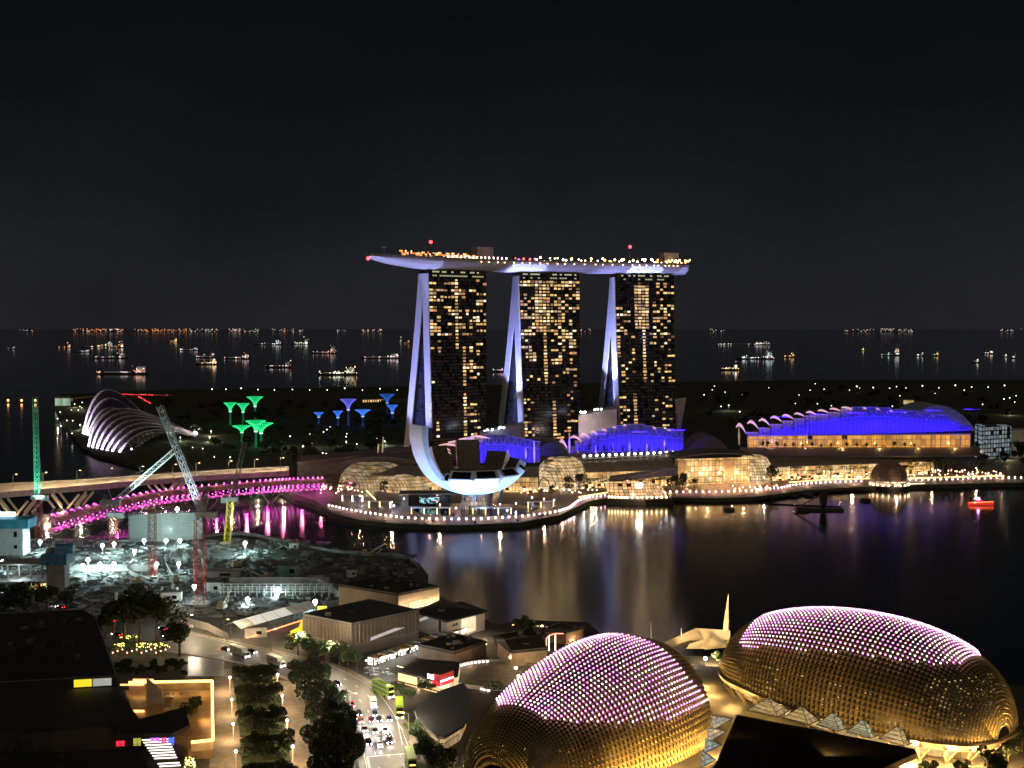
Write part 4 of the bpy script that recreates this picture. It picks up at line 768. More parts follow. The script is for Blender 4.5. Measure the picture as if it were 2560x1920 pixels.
b = MB(); b.ball(p + V(-2, -.5, 4.6), .9, 8, 6); b.build('lamp', glow('boat_lamp', (.8, .35, 1), 14), t); b = MB(); b.tube(p + V(-9, -2.0, 1.9), p + V(9, -.6, 2.3), .28); b.build('rail_light', glow('boat_rail', (1, .12, .03), 4), t)

sow([make_tree(3.2, 2.6, 160, .45, M_leafd, s_, name='bush') for s_ in (121, 122)], PROM_BUSH, 'low dark bush at the rim of the museum pond', 'low bushes round the museum pond', .8, 1.3)
# ================================================================ far side: conservatory, light trees, ships, far shore
M_rib = mat('white_rib', (.66, .62, .66), .5, var=.05); M_cglass = mat('conservatory_glass', (.022, .02, .026), .25, var=.2, em=(.7, .5, .8), es=.004)
def bez(B, c1, c2, E, n=14):
    return [B * (1 - t) ** 3 + c1 * 3 * t * (1 - t) ** 2 + c2 * 3 * t * t * (1 - t) + E * t ** 3 for t in [i / n for i in range(n + 1)]]
def conservatory(label, ribs, w0, w1, lampcol):
    t = thing('conservatory', label, 'conservatory', ribs[0][0]); rs = []
    for k, (B, c1, c2, E) in enumerate(ribs):
        P = bez(B, c1, c2, E); rs.append(P); b = MB(); L = []
        for i, p in enumerate(P):
            f = i / (len(P) - 1); w = w0 + (w1 - w0) * f; L.append([p + V(-w, -w * .3, 0), p + V(w, -w * .3, 0), p + V(w, w, -.8), p + V(-w, w, -.8)])
        b.loft(L, cap=True); b.build('rib', M_rib, t)
        if 0 < k < len(ribs):
            b = MB()                                              # bracing below the rib
            for i in range(1, 7):
                a = P[i] + V(.5, .5, -.5); q = P[i + 1] + V(3.4, 5, -3.5); b.tube(a, q, .22, .22, 4); b.tube(q, P[i + 1] + V(.5, .5, -.5), .22, .22, 4)
            b.build('bracing', M_rib, t)
    b = MB(); b.loft([[p + V(1.2, 1.4, -1.6) for p in P] for P in rs], closed=False); b.build('glazing', M_cglass, t, smooth=True)
    for k, (B, c1, c2, E) in enumerate(ribs):
        b = MB(); b.ball(B + V(1.0, -1.5, .8), 1.0, 6, 4); b.build('base_lamp', glow('rib_lamp_%d' % k, (1, .80, .86), 9), t)
        lamp('SPOT', B + V(-1, -5, 1), 70000, lampcol, .5, aim=c1.lerp(c2, .3), spot=100, blend=.6, parent=t)
    return t
def L4(a, b_, f): return tuple(x + (y - x) * f for x, y in zip(a, b_))
ribs = []
Bs = [(221, 1116), (231, 1119), (242, 1121), (254, 1124), (267, 1126), (281, 1128), (299, 1130), (327, 1124)]
for i, (x, y) in enumerate(Bs):
    f = i / 7; B = G(x, y); E = G(490, 1086 + 6 * f); c1 = L4((244, 985), (352, 1083), f); c2 = L4((322, 1000), (400, 1068), f)
    ribs.append((B, D(*c1, B.y + 20), D(*c2, B.y + 70), E))
tip = ribs[0][3]
cons = conservatory('ribbed glasshouse sweeping down to a bright pointed tip', ribs, 1.15, .45, (.86, .70, 1))
lamp('SPOT', tip + V(12, -10, 2), 1.6e5, (1, .78, .9), .6, aim=ribs[2][2], spot=50, blend=.7, parent=cons); b = MB(); b.ball(tip + V(0, -3, 1.5), 2.4, 8, 6); b.build('tip_lamp', glow('tip_glow', (1, .75, .95), 14), cons)
ribs = []
for i, (B, c1, c2, E) in enumerate((((207, 1084), (232, 952), (272, 936), (366, 1045)), ((213, 1086), (240, 975), (282, 966), (352, 1052)), ((219, 1088), (250, 1000), (287, 1000), (340, 1062)), ((226, 1092), (262, 1010), (292, 1015), (330, 1072)))):
    Bp = G(*B); ribs.append((Bp, D(*c1, Bp.y + 12), D(*c2, Bp.y + 40), G(*E) if False else D(*E, Bp.y + 70)))
conservatory('taller arched glasshouse behind, with a high rounded crest', ribs, 1.1, 1.0, (.9, .78, 1))
# light trees
def light_tree(label, c1, c2, e, px, ybase, ytop, wpx):
    p = G(px, ybase); Yd = p.y; h = D(px, ytop, Yd).z - 3; r = wpx * Yd / F / 2; t = thing('light_tree', label, 'light tree', p, 'glowing steel trees in the gardens')
    b = MB(); b.lathe(p, [(1.6, 0), (1.1, h * .3), (1.2, h * .62)], 10); b.build('trunk', mat('tree_trunk_' + label[:9] + str(px), (.05, .09, .07), .7, em=c1, es=e * .10), t)
    b = MB(); cm = glow('tree_canopy_' + str(px), c1, e)
    for i in range(26):
        a = 2 * PI * i / 26; d = V(cos(a), sin(a), 0); P = [p + d * (1.2 + (r - 1.2) * f ** 1.6) + V(0, 0, h * (.58 + .40 * f ** .72)) for f in (0, .25, .5, .75, 1)]
        b.path(P, .34, 4); b.tube(P[-1], p + V(cos(a + .24) * r, sin(a + .24) * r, P[-1].z - p.z), .22, .22, 4)
    b.build('canopy', cm, t)
    b = MB(); b.lathe(p, [(1.3 + (r * .8 - 1.3) * f ** 1.6, h * (.57 + .38 * f ** .72)) for f in (0, .3, .6, .85, 1)], 18); b.build('canopy_skin', glow('tree_skin_' + str(px), c2, e * .45), t)
    b = MB(); b.lathe(p, [(1.9, h * .56), (1.9, h * .62)], 10); b.build('collar', glow('tree_collar_' + str(px), tuple(.5 * x + .5 for x in c1), e * 1.1), t)
GR = (.03, .9, .28); GR2 = (.0, .55, .16); BL = (.05, .22, 1); BL2 = (.02, .10, .6); VI = (.16, .18, 1); VI2 = (.06, .07, .6)
for a in (('small green light tree, leftmost of the upper row', GR, GR2, .9, 576, 1062, 1006, 31), ('small green light tree in the middle of the upper row', GR, GR2, .9, 608, 1062, 1008, 31), ('green light tree highest up in the gardens', GR, GR2, .9, 638, 1052, 991, 40),
          ('green light tree standing alone lowest on the left', GR, GR2, 1.0, 605, 1106, 1064, 46), ('green light tree half hidden behind its larger neighbour', GR, GR2, 1.0, 640, 1118, 1051, 50), ('largest green light tree with a long glowing trunk', GR, GR2, 1.1, 653, 1120, 1057, 60),
          ('small blue light tree, leftmost of the blue ones', BL, BL2, .8, 797, 1060, 1031, 25), ('small blue light tree second from the left', BL, BL2, .8, 845, 1068, 1027, 25), ('violet blue light tree with the deepest cone', VI, VI2, .8, 871, 1064, 997, 40),
          ('pale blue light tree with a wide flat cone', BL, (.1, .3, .8), .9, 907, 1066, 1024, 40), ('dim blue light tree highest up beside the hotel tower', BL, BL2, .45, 968, 1040, 985, 38), ('blue light tree close to the left hotel leg', BL, BL2, .8, 981, 1062, 1012, 28)): light_tree(*a)
# garden trees and lamps
tr = [make_tree(11, 6.5, 150, 1.3, M_leafd, s) for s in (41, 42, 43)]; spots = []
while len(spots) < 76:
    p = G(rnd(400, 985), rnd(1010, 1165)); x, y = proj(p)
    if x < 520 and y > 1090: continue
    spots.append(p)
sow(tr, spots, 'dark garden tree among the light trees', 'dark trees of the gardens', .8, 1.5)
tr = [make_tree(12, 7, 150, 1.4, M_leafd, s) for s in (44, 45)]; spots = [G(rnd(1740, 2540), rnd(985, 1075)) for i in range(56)] + [G(rnd(2440, 2600), rnd(1088, 1180)) for i in range(20)]
sow(tr, spots, 'dark tree in the parkland behind the longest blue roof', 'dark trees behind the blue roofs', .8, 1.5)
gl = thing('path_lamp', '', 'lamp post'); b = MB(); b.tube((0, 0, 0), (0, 0, 7), .15, .1, 4); b.build('post', M_pole, gl); b = MB(); b.ball((0, 0, 7.4), .75, 6, 4); b.build('globe', glow('path_glow', (.95, .85, .75), 5), gl)
first = True; PL = [('pale path lamp among the dark garden trees', [(rnd(430, 990), rnd(1075, 1160)) for i in range(26)], .75), ('path lamp at the quayside left of the glasshouses', [(rnd(140, 235), rnd(1015, 1100)) for i in range(16)], .8), ('street lamp in the even row along the far coast road', [(x, 985) for x in (530, 565, 603, 645, 686, 731, 774, 818, 862, 906, 950, 993)], 1.3), ('path lamp in the parkland behind the longest blue roof', [(rnd(1740, 2540), rnd(965, 1050)) for i in range(34)], 1.0), ('street lamp on the coast road far behind the blue roofs', [(x, 978 + (2500 - x) * .012) for x in range(2060, 2520, 41)], 1.5), ('street lamp on the park road at the far right end of the mall', [(2450, 1145), (2520, 1150), (2540, 1118), (2508, 1092), (2462, 1112)], .9)]
for lb, ps_, sc in PL:
    for x, y in ps_:
        if first: o = gl; o.location = G(x, y); first = False
        else: o = dup(gl, G(x, y), 0, sc * rnd(.7, 1.15))
        o['label'] = lb; o['group'] = lb.replace('lamp', 'lamps', 1); npl = globals().get('npl', 0) + 1
        if npl % 3 == 0 and y > 1000: lamp('POINT', (0, -1.5, 6.6), 5200, (.92, 1, .62) if npl % 2 else (1, .82, .5), .3, name='path_light', parent=None).parent = o
# barrage with its curved road at the left, and lit strips
b = MB(); P = [D(x, y, 2350 - 2 * abs(x - 300)) for x, y in ((155, 1002), (210, 992), (290, 984), (360, 982), (425, 986))]
for i in range(len(P)): P[i] = G((155, 210, 290, 360, 425)[i], (1001, 993, 986, 985, 989)[i], 6)
b.strip(P, 14); b.build('curved_road', mat('barrage_road', (.3, .2, .15), .7, em=(1, .42, .25), es=.03), kind='structure')
for lb, x0, y0, x1, y1, col, e, w in (('yellow lit strip of the sluice house', 138, 1003, 180, 1003, (1, .8, .4), .8, 5), ('pale green lit sluice hall', 137, 1015, 176, 1015, (.6, .85, .6), .5, 13), ('row of amber windows in the visitor hall left of the hotel', 906, 1006, 1014, 1003, (1, .6, .25), 1.2, 4), ('yellow lit roadside bank behind the long blue roof', 2240, 1010, 2285, 1012, (1, .75, .3), .5, 7)):
    A = G(x0, y0); B = G(x1, y1); t = thing('lit_building', lb, 'building', A); b = MB(); b.box((A + B) / 2 + V(0, 4, w * .6), ((B - A).length, 6, w * 1.2)); b.build('wall', M_concd, t); n_ = max(3, min(18, int(abs(x1 - x0) / 6)))
    for i in range(n_):
        p = A.lerp(B, (i + .5) / n_); b = MB(); b.box(p + V(0, .9, w / 2), ((B - A).length / n_ * (.5 if w < 5 else .94), .3, w * .9)); b.build('lit_window', glow('strip_%s_%d' % (lb[:8], i % 3), tuple(c_ * (1, .8, .6)[i % 3] for c_ in col), e), t)
rl_ = None
for lb, x0, y0, x1, y1, n_, mm_ in (('red tail light glow along the far curved road', 292, 985, 420, 988, 22, E_red), ('red marker light in the slanting row beside the curved road', 345, 991, 376, 1008, 8, E_red), ('orange lamp at the far left pier', 4, 1001, 104, 1001, 3, E_orange)):
    for i in range(n_):
        p = G(x0 + (x1 - x0) * (i + .5) / n_ + rnd(-1.5, 1.5), y0 + (y1 - y0) * (i + .5) / n_, 4)
        b = MB(); b.ball(p, rnd(.5, .9) if n_ > 3 else 2.0, 6, 4); b.tube(V(p.x, p.y, 3), p, .12); b.build('marker_light', mm_, label=lb, cat='light', group='red lights of the far road' if mm_ is E_red else 'orange lamps of the far left pier', loc=V(p.x, p.y, 3))
p = G(2492, 1108); t = thing('office_block', 'low office block with cold white lit floors at the far right', 'office block', p); A = D(2452, 1082, 1150); B = D(2528, 1086, 1170)
b = MB(); b.add([V(A.x, A.y, 3), V(B.x, B.y, 3), V(B.x, B.y, 33), V(A.x, A.y, 35), V(A.x + 4, A.y + 25, 3), V(B.x + 4, B.y + 25, 3), V(B.x + 4, B.y + 25, 33), V(A.x + 4, A.y + 25, 35)], [(0, 1, 2, 3), (3, 2, 6, 7), (1, 5, 6, 2), (4, 0, 3, 7)]); b.build('wall', lit_rooms('office_rooms', 3.4, 4.2, [(.75, .92, 1), (.6, .85, 1), (.85, .95, 1)], .20, on=.9, line=.25), t)
b = MB(); b.box(V(B.x + 18, B.y + 8, 16), (34, 22, 28)); b.build('end_wall', mat('office_wall', (.4, .38, .34), .7), t)
# ships at anchor
def ship(label, px, py, wpx, pal, n_l, hpx, k, seed):
    rs = random.Random(seed); c = G(px, py, 0); u = c.y / F; L = wpx * u; t = thing('cargo_ship', label, 'ship', c, 'ships at anchor on the dark sea'); hh = max(5, 2.0 * u); Wd = max(8, L * .14)
    b = MB(); b.loft([[c + V(x * L, -Wd * w, 0), c + V(x * L * 1.02, -Wd * w * 1.1, hh), c + V(x * L * 1.02, Wd * w * 1.1, hh), c + V(x * L, Wd * w, 0)] for x, w in ((-.5, .08), (-.4, .42), (0, .5), (.42, .48), (.5, .4))], cap=True); b.build('hull', mat('ship_hull_%d' % seed, (.05, .03, .03), .6), t)
    b = MB(); b.box(c + V(L * .36, 0, hh + hpx * u * .3), (L * .14, Wd * .8, hpx * u * .6)); b.box(c + V(-L * .1, 0, hh + 1), (L * .5, Wd * .5, 2)); b.tube(c + V(L * .34, 0, hh), c + V(L * .34, 0, hh + hpx * u), .25 * u, .1 * u, 4); b.build('superstructure', mat('ship_house_%d' % seed, (.5, .48, .45), .6, em=pal[0], es=.05 * k), t)
    mats = [glow('ship_lamp_%d_%d' % (seed, i), p_, 2.4 * k) for i, p_ in enumerate(pal)]; b = MB()
    for i in range(n_l):
        b.cur = rs.randrange(len(pal)); x = rs.choice((rs.uniform(-.5, .5), rs.gauss(.33, .08))); z = hh + abs(rs.gauss(0, .35)) * hpx * u * (1 if x > .2 else .3); b.ball(c + V(x * L, -Wd * .6, z), u * rs.uniform(.45, 1.1), 6, 4)
    b.build('deck_lights', mats, t)
Wt = (1, .93, .88); Or = (1, .42, .12); Ye = (1, .72, .3); Pk = (1, .55, .75); Cy = (.75, .95, 1); Gn = (.3, 1, .6)
def z8(x, y): return x / 2.087, 740 + y / 2.087
def z4(x, y): return 1600 + x / 2.304, 760 + y / 2.304
sh = [(z8, 58, 277, 18, (Wt,), 5, 5, .35, 'faint white ship at the far left'), (z8, 333, 271, 38, (Or, Wt, Or), 12, 12, 1, 'ship with orange deck lights, left of the long convoy'), (z8, 430, 293, 42, (Wt,), 9, 6, .4, 'dim grey ship below the convoy'), (z8, 475, 268, 50, (Or, Wt), 9, 6, .8, 'low ship with few orange lights at the convoy head'), (z8, 548, 262, 36, (Cy, Wt, Ye), 14, 12, 1, 'ship with white and green tinted bridge lights'), (z8, 606, 270, 40, (Wt, Or), 14, 16, 1, 'ship with a tall orange mast light'), (z8, 575, 326, 84, (Wt, Pk), 14, 16, .7, 'long ship with a violet lit stern'),
      (z8, 640, 408, 128, (Wt, Pk, Or), 30, 24, 1.25, 'long bulk carrier with three lit crane posts nearest at left'), (z8, 907, 240, 18, (Ye, Or), 10, 12, 1, 'small ship glowing warm yellow in the distance'), (z8, 985, 284, 52, (Wt,), 10, 6, .7, 'long thin row of white ship lights'), (z8, 1078, 358, 52, (Ye, Or, Wt), 24, 18, 1.3, 'tug with golden deck lights'), (z8, 1072, 322, 48, (Wt, Pk), 9, 14, .9, 'ship with pairs of white mast lights behind the golden tug'), (z8, 1238, 328, 64, (Wt, Pk, Or), 18, 14, 1.1, 'ship with a pale pink superstructure'),
      (z8, 1400, 255, 70, (Wt, Cy), 12, 12, .9, 'bow half of a long white lit ship'), (z8, 1565, 252, 44, (Ye, Cy, Wt), 18, 18, 1.1, 'ship with a tall yellow and cyan lit bridge'), (z8, 1452, 374, 64, (Pk, Wt), 14, 16, .8, 'ship with a red masthead light and few deck lamps'), (z8, 1690, 300, 64, (Wt, Or, Pk), 18, 24, 1, 'ship with a glowing orange funnel'), (z8, 1760, 412, 98, (Wt, Ye, (.9, 1, .85)), 46, 22, 1.5, 'brightest white ship, all decks lit, left of the hotel'), (z8, 1985, 326, 98, (Wt, Pk), 24, 14, 1, 'long white lit ship beside the left hotel leg'), (z8, 2085, 240, 10, (Wt,), 3, 14, .8, 'single white anchor light near the hotel'), (z8, 2125, 250, 12, (Or,), 4, 10, 1, 'single orange flare near the hotel'),
      (z4, 665, 318, 94, (Cy, Wt), 28, 26, 1.1, 'long cold white lit ship right of the hotel'), (z4, 595, 236, 128, (Wt,), 34, 8, .6, 'very long deck edged by a string of white lights'), (z4, 857, 308, 26, (Ye, Or), 10, 16, 1.1, 'small ship with yellow deck lights right of the long ship'), (z4, 515, 382, 46, (Ye, Wt), 26, 16, 1.3, 'nearest tug with yellow lights right of the hotel'), (z4, 1278, 268, 10, (Ye,), 4, 10, .8, 'lone pale yellow anchor light'), (z4, 1440, 298, 46, (Wt, Or, Cy), 16, 28, 1, 'ship with a blue white tower of lights'), (z4, 1612, 300, 18, (Gn, Wt), 7, 10, 1, 'small ship with pale green lights'), (z4, 1697, 300, 20, (Gn, Or), 8, 14, 1, 'small ship with green and orange lights'), (z4, 2000, 288, 26, (Wt, Or), 9, 8, .8, 'small white lit ship at the far right'), (z4, 2095, 306, 14, (Wt,), 4, 8, .7, 'tiny ship with two white lights'), (z4, 2152, 314, 10, (Wt, Or), 3, 14, .8, 'tiny ship with one red and one white light'), (z4, 1930, 338, 14, (Wt,), 5, 10, .9, 'small workboat with a white lamp at the far right'), (z8, 1280, 0 + 330, 10, (Pk,), 2, 8, .4, 'dim pink anchor light in the ship group')]
for i, (zf, x, y, w, pal, nl, hp, k, lb) in enumerate(sh): px, py = zf(x, y); ship(lb, px, py, w, pal, nl, hp, k, i)
px, py = 1245, 930; ship('little ship seen between the first two hotel towers', px, py, 28, (Wt, Pk), 9, 10, .8, 90)
# far shore
mats = [glow('far_orange', (1, .33, .10), 1.6), glow('far_white', (1, .9, .8), .9), glow('far_rose', (1, .6, .5), 1.4)]; b = MB()
for x0, x1, n_, m_, in ((45, 85, 6, 1), (183, 258, 34, 0), (255, 300, 18, 2), (300, 312, 6, 0), (335, 466, 64, 0), (470, 512, 10, 1), (513, 562, 18, 1), (575, 650, 26, 1), (680, 760, 22, 1), (840, 870, 6, 1), (905, 955, 16, 2), (1450, 1480, 6, 0), (2110, 2170, 10, 1), (2160, 2282, 40, 1), (2500, 2560, 10, 1), (1785, 1810, 4, 1), (1775, 1790, 3, 1), (560, 640, 10, 2)):
    for i in range(n_): b.cur = m_ if random.random() < .8 else random.randrange(3); b.ball(D(rnd(x0, x1), rnd(822, 829), 30000), rnd(5, 11), 5, 4)
b.build('distant_shore_lights', mats, kind='stuff')
# ================================================================ road bridge and pink helix footbridge
def edge(pts, z): return [G(x, y, z) for x, y in pts]
ne = edge([(-260, 1262), (0, 1234), (180, 1219), (360, 1203), (540, 1189), (722, 1180)], 12.5); fe = edge([(-260, 1226), (0, 1212), (180, 1203), (360, 1190), (540, 1178), (722, 1168)], 12.5)
t = thing('road_bridge', 'wide concrete road bridge on V shaped piers left of the museum', 'bridge', ne[2])
b = MB(); b.loft([[n_, f_, f_ - V(0, 0, 1.2), n_ - V(0, 0, 1.2)] for n_, f_ in zip(ne, fe)], cap=True); b.build('deck', mat('bridge_road', (.26, .22, .17), .7, var=.2, scale=.1), t)
b = MB(); b.loft([[n_ + V(0, -.4, 1), n_ + V(0, .1, 1), n_ + V(0, .1, -3.2), n_ + V(0, -.4, -3.2)] for n_ in ne], cap=True); b.build('parapet', M_conc, t)
b = MB(); b.loft([[f_ + V(0, -.1, 1), f_ + V(0, .4, 1), f_ + V(0, .4, -1), f_ + V(0, -.1, -1)] for f_ in fe], cap=True); b.build('parapet', M_conc, t)
for px, py in ((160, 1272), (408, 1234), (30, 1290)):
    p = G(px, py, 0); b = MB()
    for y_ in (2, 16):
        for s in (-1, 1):
            for o_ in (2.0, 7.5): b.tube(p + V(s * o_, y_, 0), p + V(s * (o_ + 8), y_ + 1, 9.8), .9, .9, 5)
    b.build('pier', mat('pier_concrete', (.42, .36, .28), .7), t); lamp('POINT', p + V(0, -3, 2.5), 3500, (1, .8, .5), .4, parent=t)
bl = None
for i, px in enumerate((30, 105, 190, 270, 348, 430, 489, 570, 635, 700)):
    q = G(px, 1224 - px * .068, 12.5); q.y += 2
    if bl is None: bl = thing('bridge_lamp', '', 'street lamp', q); b = MB(); b.tube(q, q + V(0, 0, 10), .22, .14, 5); b.tube(q + V(0, 0, 10), q + V(2.2, .4, 10.4), .1); b.build('post', M_pole, bl); b = MB(); b.box(q + V(2.4, .4, 10.3), (1.1, .5, .2)); b.build('lamp_head', E_warm, bl); o = bl
    else: o = dup(bl, q)
    o['label'] = 'tall lamp post along the road bridge'; o['group'] = 'lamp posts along the road bridge'
    lamp('POINT', (2.4, .4, 9.6), 9500, (1, .76, .48), .3, name='street_light').parent = o
hp = [(118, 1318, 9), (250, 1282, 9.5), (376, 1252, 10), (492, 1237, 10), (637, 1223, 9.5), (722, 1217, 9), (812, 1213, 7)]
hc = spline([G(x, y, z) for x, y, z in hp], 24); t = thing('helix_footbridge', 'curving footbridge wound in a double helix of magenta lights', 'footbridge', hc[40])
b = MB(); b.strip([p - V(0, 0, 2.4) for p in hc], 6); b.strip([p - V(0, 0, 3.0) for p in hc], 6); b.build('deck', mat('bridge_deck', (.35, .22, .22), .6), t)
h1 = MB(); h2 = MB(); cn = MB(); leds = []; N = len(hc); PA = []; PB = []
for i in range(N * 4):
    f = i / (N * 4 - 1) * (N - 1); k = min(int(f), N - 2); p = hc[k].lerp(hc[k + 1], f - k); d = (hc[k + 1] - hc[k]).normalized(); m = V(-d.y, d.x, 0); a = f * .92
    PA.append(p + m * 6.0 * cos(a) + V(0, 0, 5.6 * sin(a))); PB.append(p + m * 4.2 * cos(-a + .7) + V(0, 0, 3.8 * sin(-a + .7)))
h1.path(PA, .20, 5); h2.path(PB, .20, 5); hm = mat('helix_steel', (.45, .3, .36), .4, .5, var=0); h1.build('outer_helix', hm, t); h2.build('inner_helix', hm, t)
cn.loft([[hc[i] - V(-(hc[min(i + 1, N - 1)] - hc[max(i - 1, 0)]).normalized().y, (hc[min(i + 1, N - 1)] - hc[max(i - 1, 0)]).normalized().x, 0) * o_ + V(0, 0, z_) for o_, z_ in ((5.2, 2.4), (2.6, 4.9), (-1.2, 5.6), (-4.6, 4.2))] for i in range(2, N - 2)], closed=False)
cn.build('canopy', mat('canopy_mesh', (.24, .14, .12), .6, var=.4, scale=.25), t)
rest = MB(); n = 0; E_mag2 = glow('rose_led', (1, .16, .58), 6); first100 = []
for i in range(3, N - 4, 3):
    d = (hc[i + 1] - hc[i]).normalized(); m = V(-d.y, d.x, 0)
    for k in range(8):
        f = k / 7; first100.append((hc[i] + d * (f * 7.5) + m * (-6.0 + 11 * f) + V(0, 0, -.4 + 6.4 * sin(PI * f * .62)), .46))
    first100.append((hc[i] - m * 3.4 + V(0, 0, -2.6), .42)); first100.append((hc[i] + d * 4 - m * 5.2 + V(0, 0, .4), .36))
random.Random(3).shuffle(first100)
for i, (p, r) in enumerate(first100):
    if i < 96: b = MB(); b.ball(p, r, 5, 4); b.build('led', E_mag if i % 3 else E_mag2, t)
    else: rest.cur = random.randrange(2); rest.ball(p, r, 5, 4)
rest.build('led_chain', [E_mag, E_mag2], t, kind='stuff')
for i in range(8, N - 4, 12): lamp('POINT', hc[i] + V(0, -1, 1.2), 5000, (1, .04, .62), .5, parent=t); lamp('POINT', hc[i] + V(0, 0, 10), 2600, (1, .30, .42), .5, parent=t)
for px, py in ((676, 1258), (520, 1275), (330, 1300)):
    p = G(px, py, 0); b = MB()
    for s in (-1, 1): b.tube(p + V(s * 1, 0, 0), p + V(s * 7, 2, 7), .4, .4, 5)
    b.build('bridge_leg', M_steel, t)
# cars on the road bridge
# ================================================================ building site on the near left shore
sp_ = [(-600, 1345), (230, 1352), (420, 1344), (600, 1332), (700, 1350), (850, 1379), (1000, 1389), (1048, 1414), (1066, 1440), (1060, 1470), (960, 1480), (800, 1530), (640, 1570), (520, 1560), (420, 1540), (200, 1500), (-500, 1470)]
b = MB(); b.prism([tuple(G(x, y)[:2]) for x, y in sp_], 2.9, 3.04)
def site_mat():
    m = mat('site_ground', (.085, .09, .085), .9, var=.75, scale=.06, bump=.4); return m
b.build('site_ground', site_mat(), kind='structure')
M_site = mat('site_concrete', (.34, .35, .33), .85, var=.3); M_cabin = mat('site_cabin', (.5, .55, .55), .6, var=.1)
# loose stuff lying about the site
rb = MB(); rs = random.Random(11)
for i in range(2600):
    x, y = rs.uniform(-40, 1040), rs.uniform(1350, 1545)
    if x > 450 and y > 1560 - (x - 450) * .12: continue
    if x > 840 and y < 1390: continue
    p = G(x, y); s = rs.uniform(.25, 1.5); rb.box(p + V(0, 0, s * .3), (s * rs.uniform(1, 5), s * rs.uniform(.6, 2), s * rs.uniform(.5, 1.4)), rz=rs.uniform(0, 3))
rb.build('site_rubble', mat('rubble', (.16, .17, .165), .9, var=.6, scale=.2), kind='stuff')
def floodmast(px, py, hgt, k, lb, col=(.84, .93, 1), r=.95, gy=None):
    q = G(px, py, hgt); g = V(q.x, q.y, 3.0); t = thing('floodlight_mast', lb, 'floodlight', g, 'white floodlights on the building site'); b = MB(); b.tube(g, q, .15, .12, 5); b.build('mast', M_pole, t); b = MB(); b.ball(q + V(0, 0, .3), r, 8, 6); b.build('lamp_head', glow('flood_%d' % px, col, 40), t)
    lamp('POINT', q + V(0, -.2, -r - .2), 10500 * k, (.62, .95, .90), .4, parent=t)
for a in ((62, 1296, 14, .6, 'floodlight on top of the pale site office at the far left'), (100, 1356, 9, 1, 'floodlight at the foot of the green crane'), (160, 1375, 10, .8, 'floodlight by the blue wrapped concrete shaft'), (256, 1365, 9, 1, 'floodlight at the far edge of the excavation, left one'), (220, 1401, 9, 1, 'upper floodlight over the bright steel reinforcement'), (285, 1411, 9, 1.2, 'brightest floodlight over the steel reinforcement'), (207, 1416, 8, .8, 'lowest floodlight over the steel reinforcement'), (285, 1361, 9, 1, 'floodlight behind the short red crane mast'), (336, 1380, 9, 1, 'floodlight at the rim of the curved excavation'), (392, 1412, 10, .5, 'floodlight on the left red crane mast'),
          (447, 1411, 8, .7, 'floodlight beside the stacked formwork'), (443, 1274, 26, .6, 'floodlight high on the far scaffold'), (613, 1359, 9, 2.2, 'glaring floodlight on the bare ground near the water'), (486, 1468, 10, .5, 'floodlight low on the tallest red crane mast'), (619, 1500, 6, .6, 'floodlight by the site cabins'), (694, 1477, 6, .7, 'floodlight in front of the long steel frame'), (788, 1506, 7, .7, 'floodlight above the row of tent roofs'), (6, 1406, 9, .9, 'floodlight at the left border above the hoarding'), (360, 1353, 8, .6, 'floodlight before the sheeted scaffold'), (415, 1353, 7, .6, 'second floodlight before the sheeted scaffold'), (450, 1352, 7, .6, 'floodlight right of the sheeted scaffold'), (250, 1412, 7, .6, 'floodlight among the reinforcement mats')): floodmast(*a)
def lattice(b, p, q, w, n, r=.2, up=V(0, 1, .3)):
    p = Vector(p); q = Vector(q); d = (q - p).normalized(); u = d.cross(up).normalized(); v = d.cross(u); c = [(-1, -1), (1, -1), (1, 1), (-1, 1)]
    K = lambda i, j: p.lerp(q, j / n) + (u * c[i][0] + v * c[i][1]) * w / 2
    for i in range(4): b.tube(K(i, 0), K(i, n), r, r, 4)
    for j in range(n):
        for i in range(4): b.tube(K(i, j), K((i + 1) % 4, j + 1), r * .65, r * .65, 3); b.tube(K(i, j), K((i + 1) % 4, j), r * .6, r * .6, 3)
def crane(lb, base, masttop, jibfoot, jibtip, cm, cj, w=3.2, cabin=True, counter=None):
    g = G(*base); t = thing('tower_crane', lb, 'crane', g); Yd = g.y; top = D(*masttop, Yd); b = MB(); lattice(b, g, top, w, max(4, int((top - g).length / 3.2)), .2); b.build('mast', cm, t)
    b = MB(); b.box((g.x, g.y, 3.5), (w * 2.2, w * 2.2, 1)); b.build('footing', M_conc, t)
    if jibtip:
        jf = D(*jibfoot, Yd); jt = D(*jibtip, Yd + 10); b = MB(); lattice(b, jf, jt, min(w * .75, 2.3), max(6, int((jt - jf).length / 2.8)), .17); b.build('jib', cj, t)
        if cabin:
            b = MB(); b.box(jf + V(0, 0, .5), (7, 3.2, 2.4)); b.box(jf + V(-4.5 if jt.x > jf.x else 4.5, 0, 0), (3.5, 3, 3)); b.build('slewing_cabin', mat('crane_cabin_%d' % base[0], (.3, .33, .34), .5), t)
            b = MB(); f_ = jf + V(-3 if jt.x > jf.x else 3, 0, 9); b.tube(jf, f_, .3, .2, 4); b.tube(f_, jf.lerp(jt, .75), .07, .07, 3); b.build('tie', M_steel, t)
    return t
cg = mat('crane_green', (.10, .42, .30), .5); cr = mat('crane_red', (.26, .035, .03), .5); cy = mat('crane_yellow', (.6, .5, .03), .5); cw = mat('crane_pale', (.5, .58, .56), .5); cgm = mat('crane_dark', (.10, .11, .09), .5)
t = crane('tall green lattice crane standing upright at the far left', (97, 1352), (95, 1240), (94, 1245), (88, 992), cr, cg)
lamp('SPOT', D(92, 1290, 700), 2.4e5, (.3, 1, .66), .4, aim=D(91, 1060, 716), spot=50, parent=t)
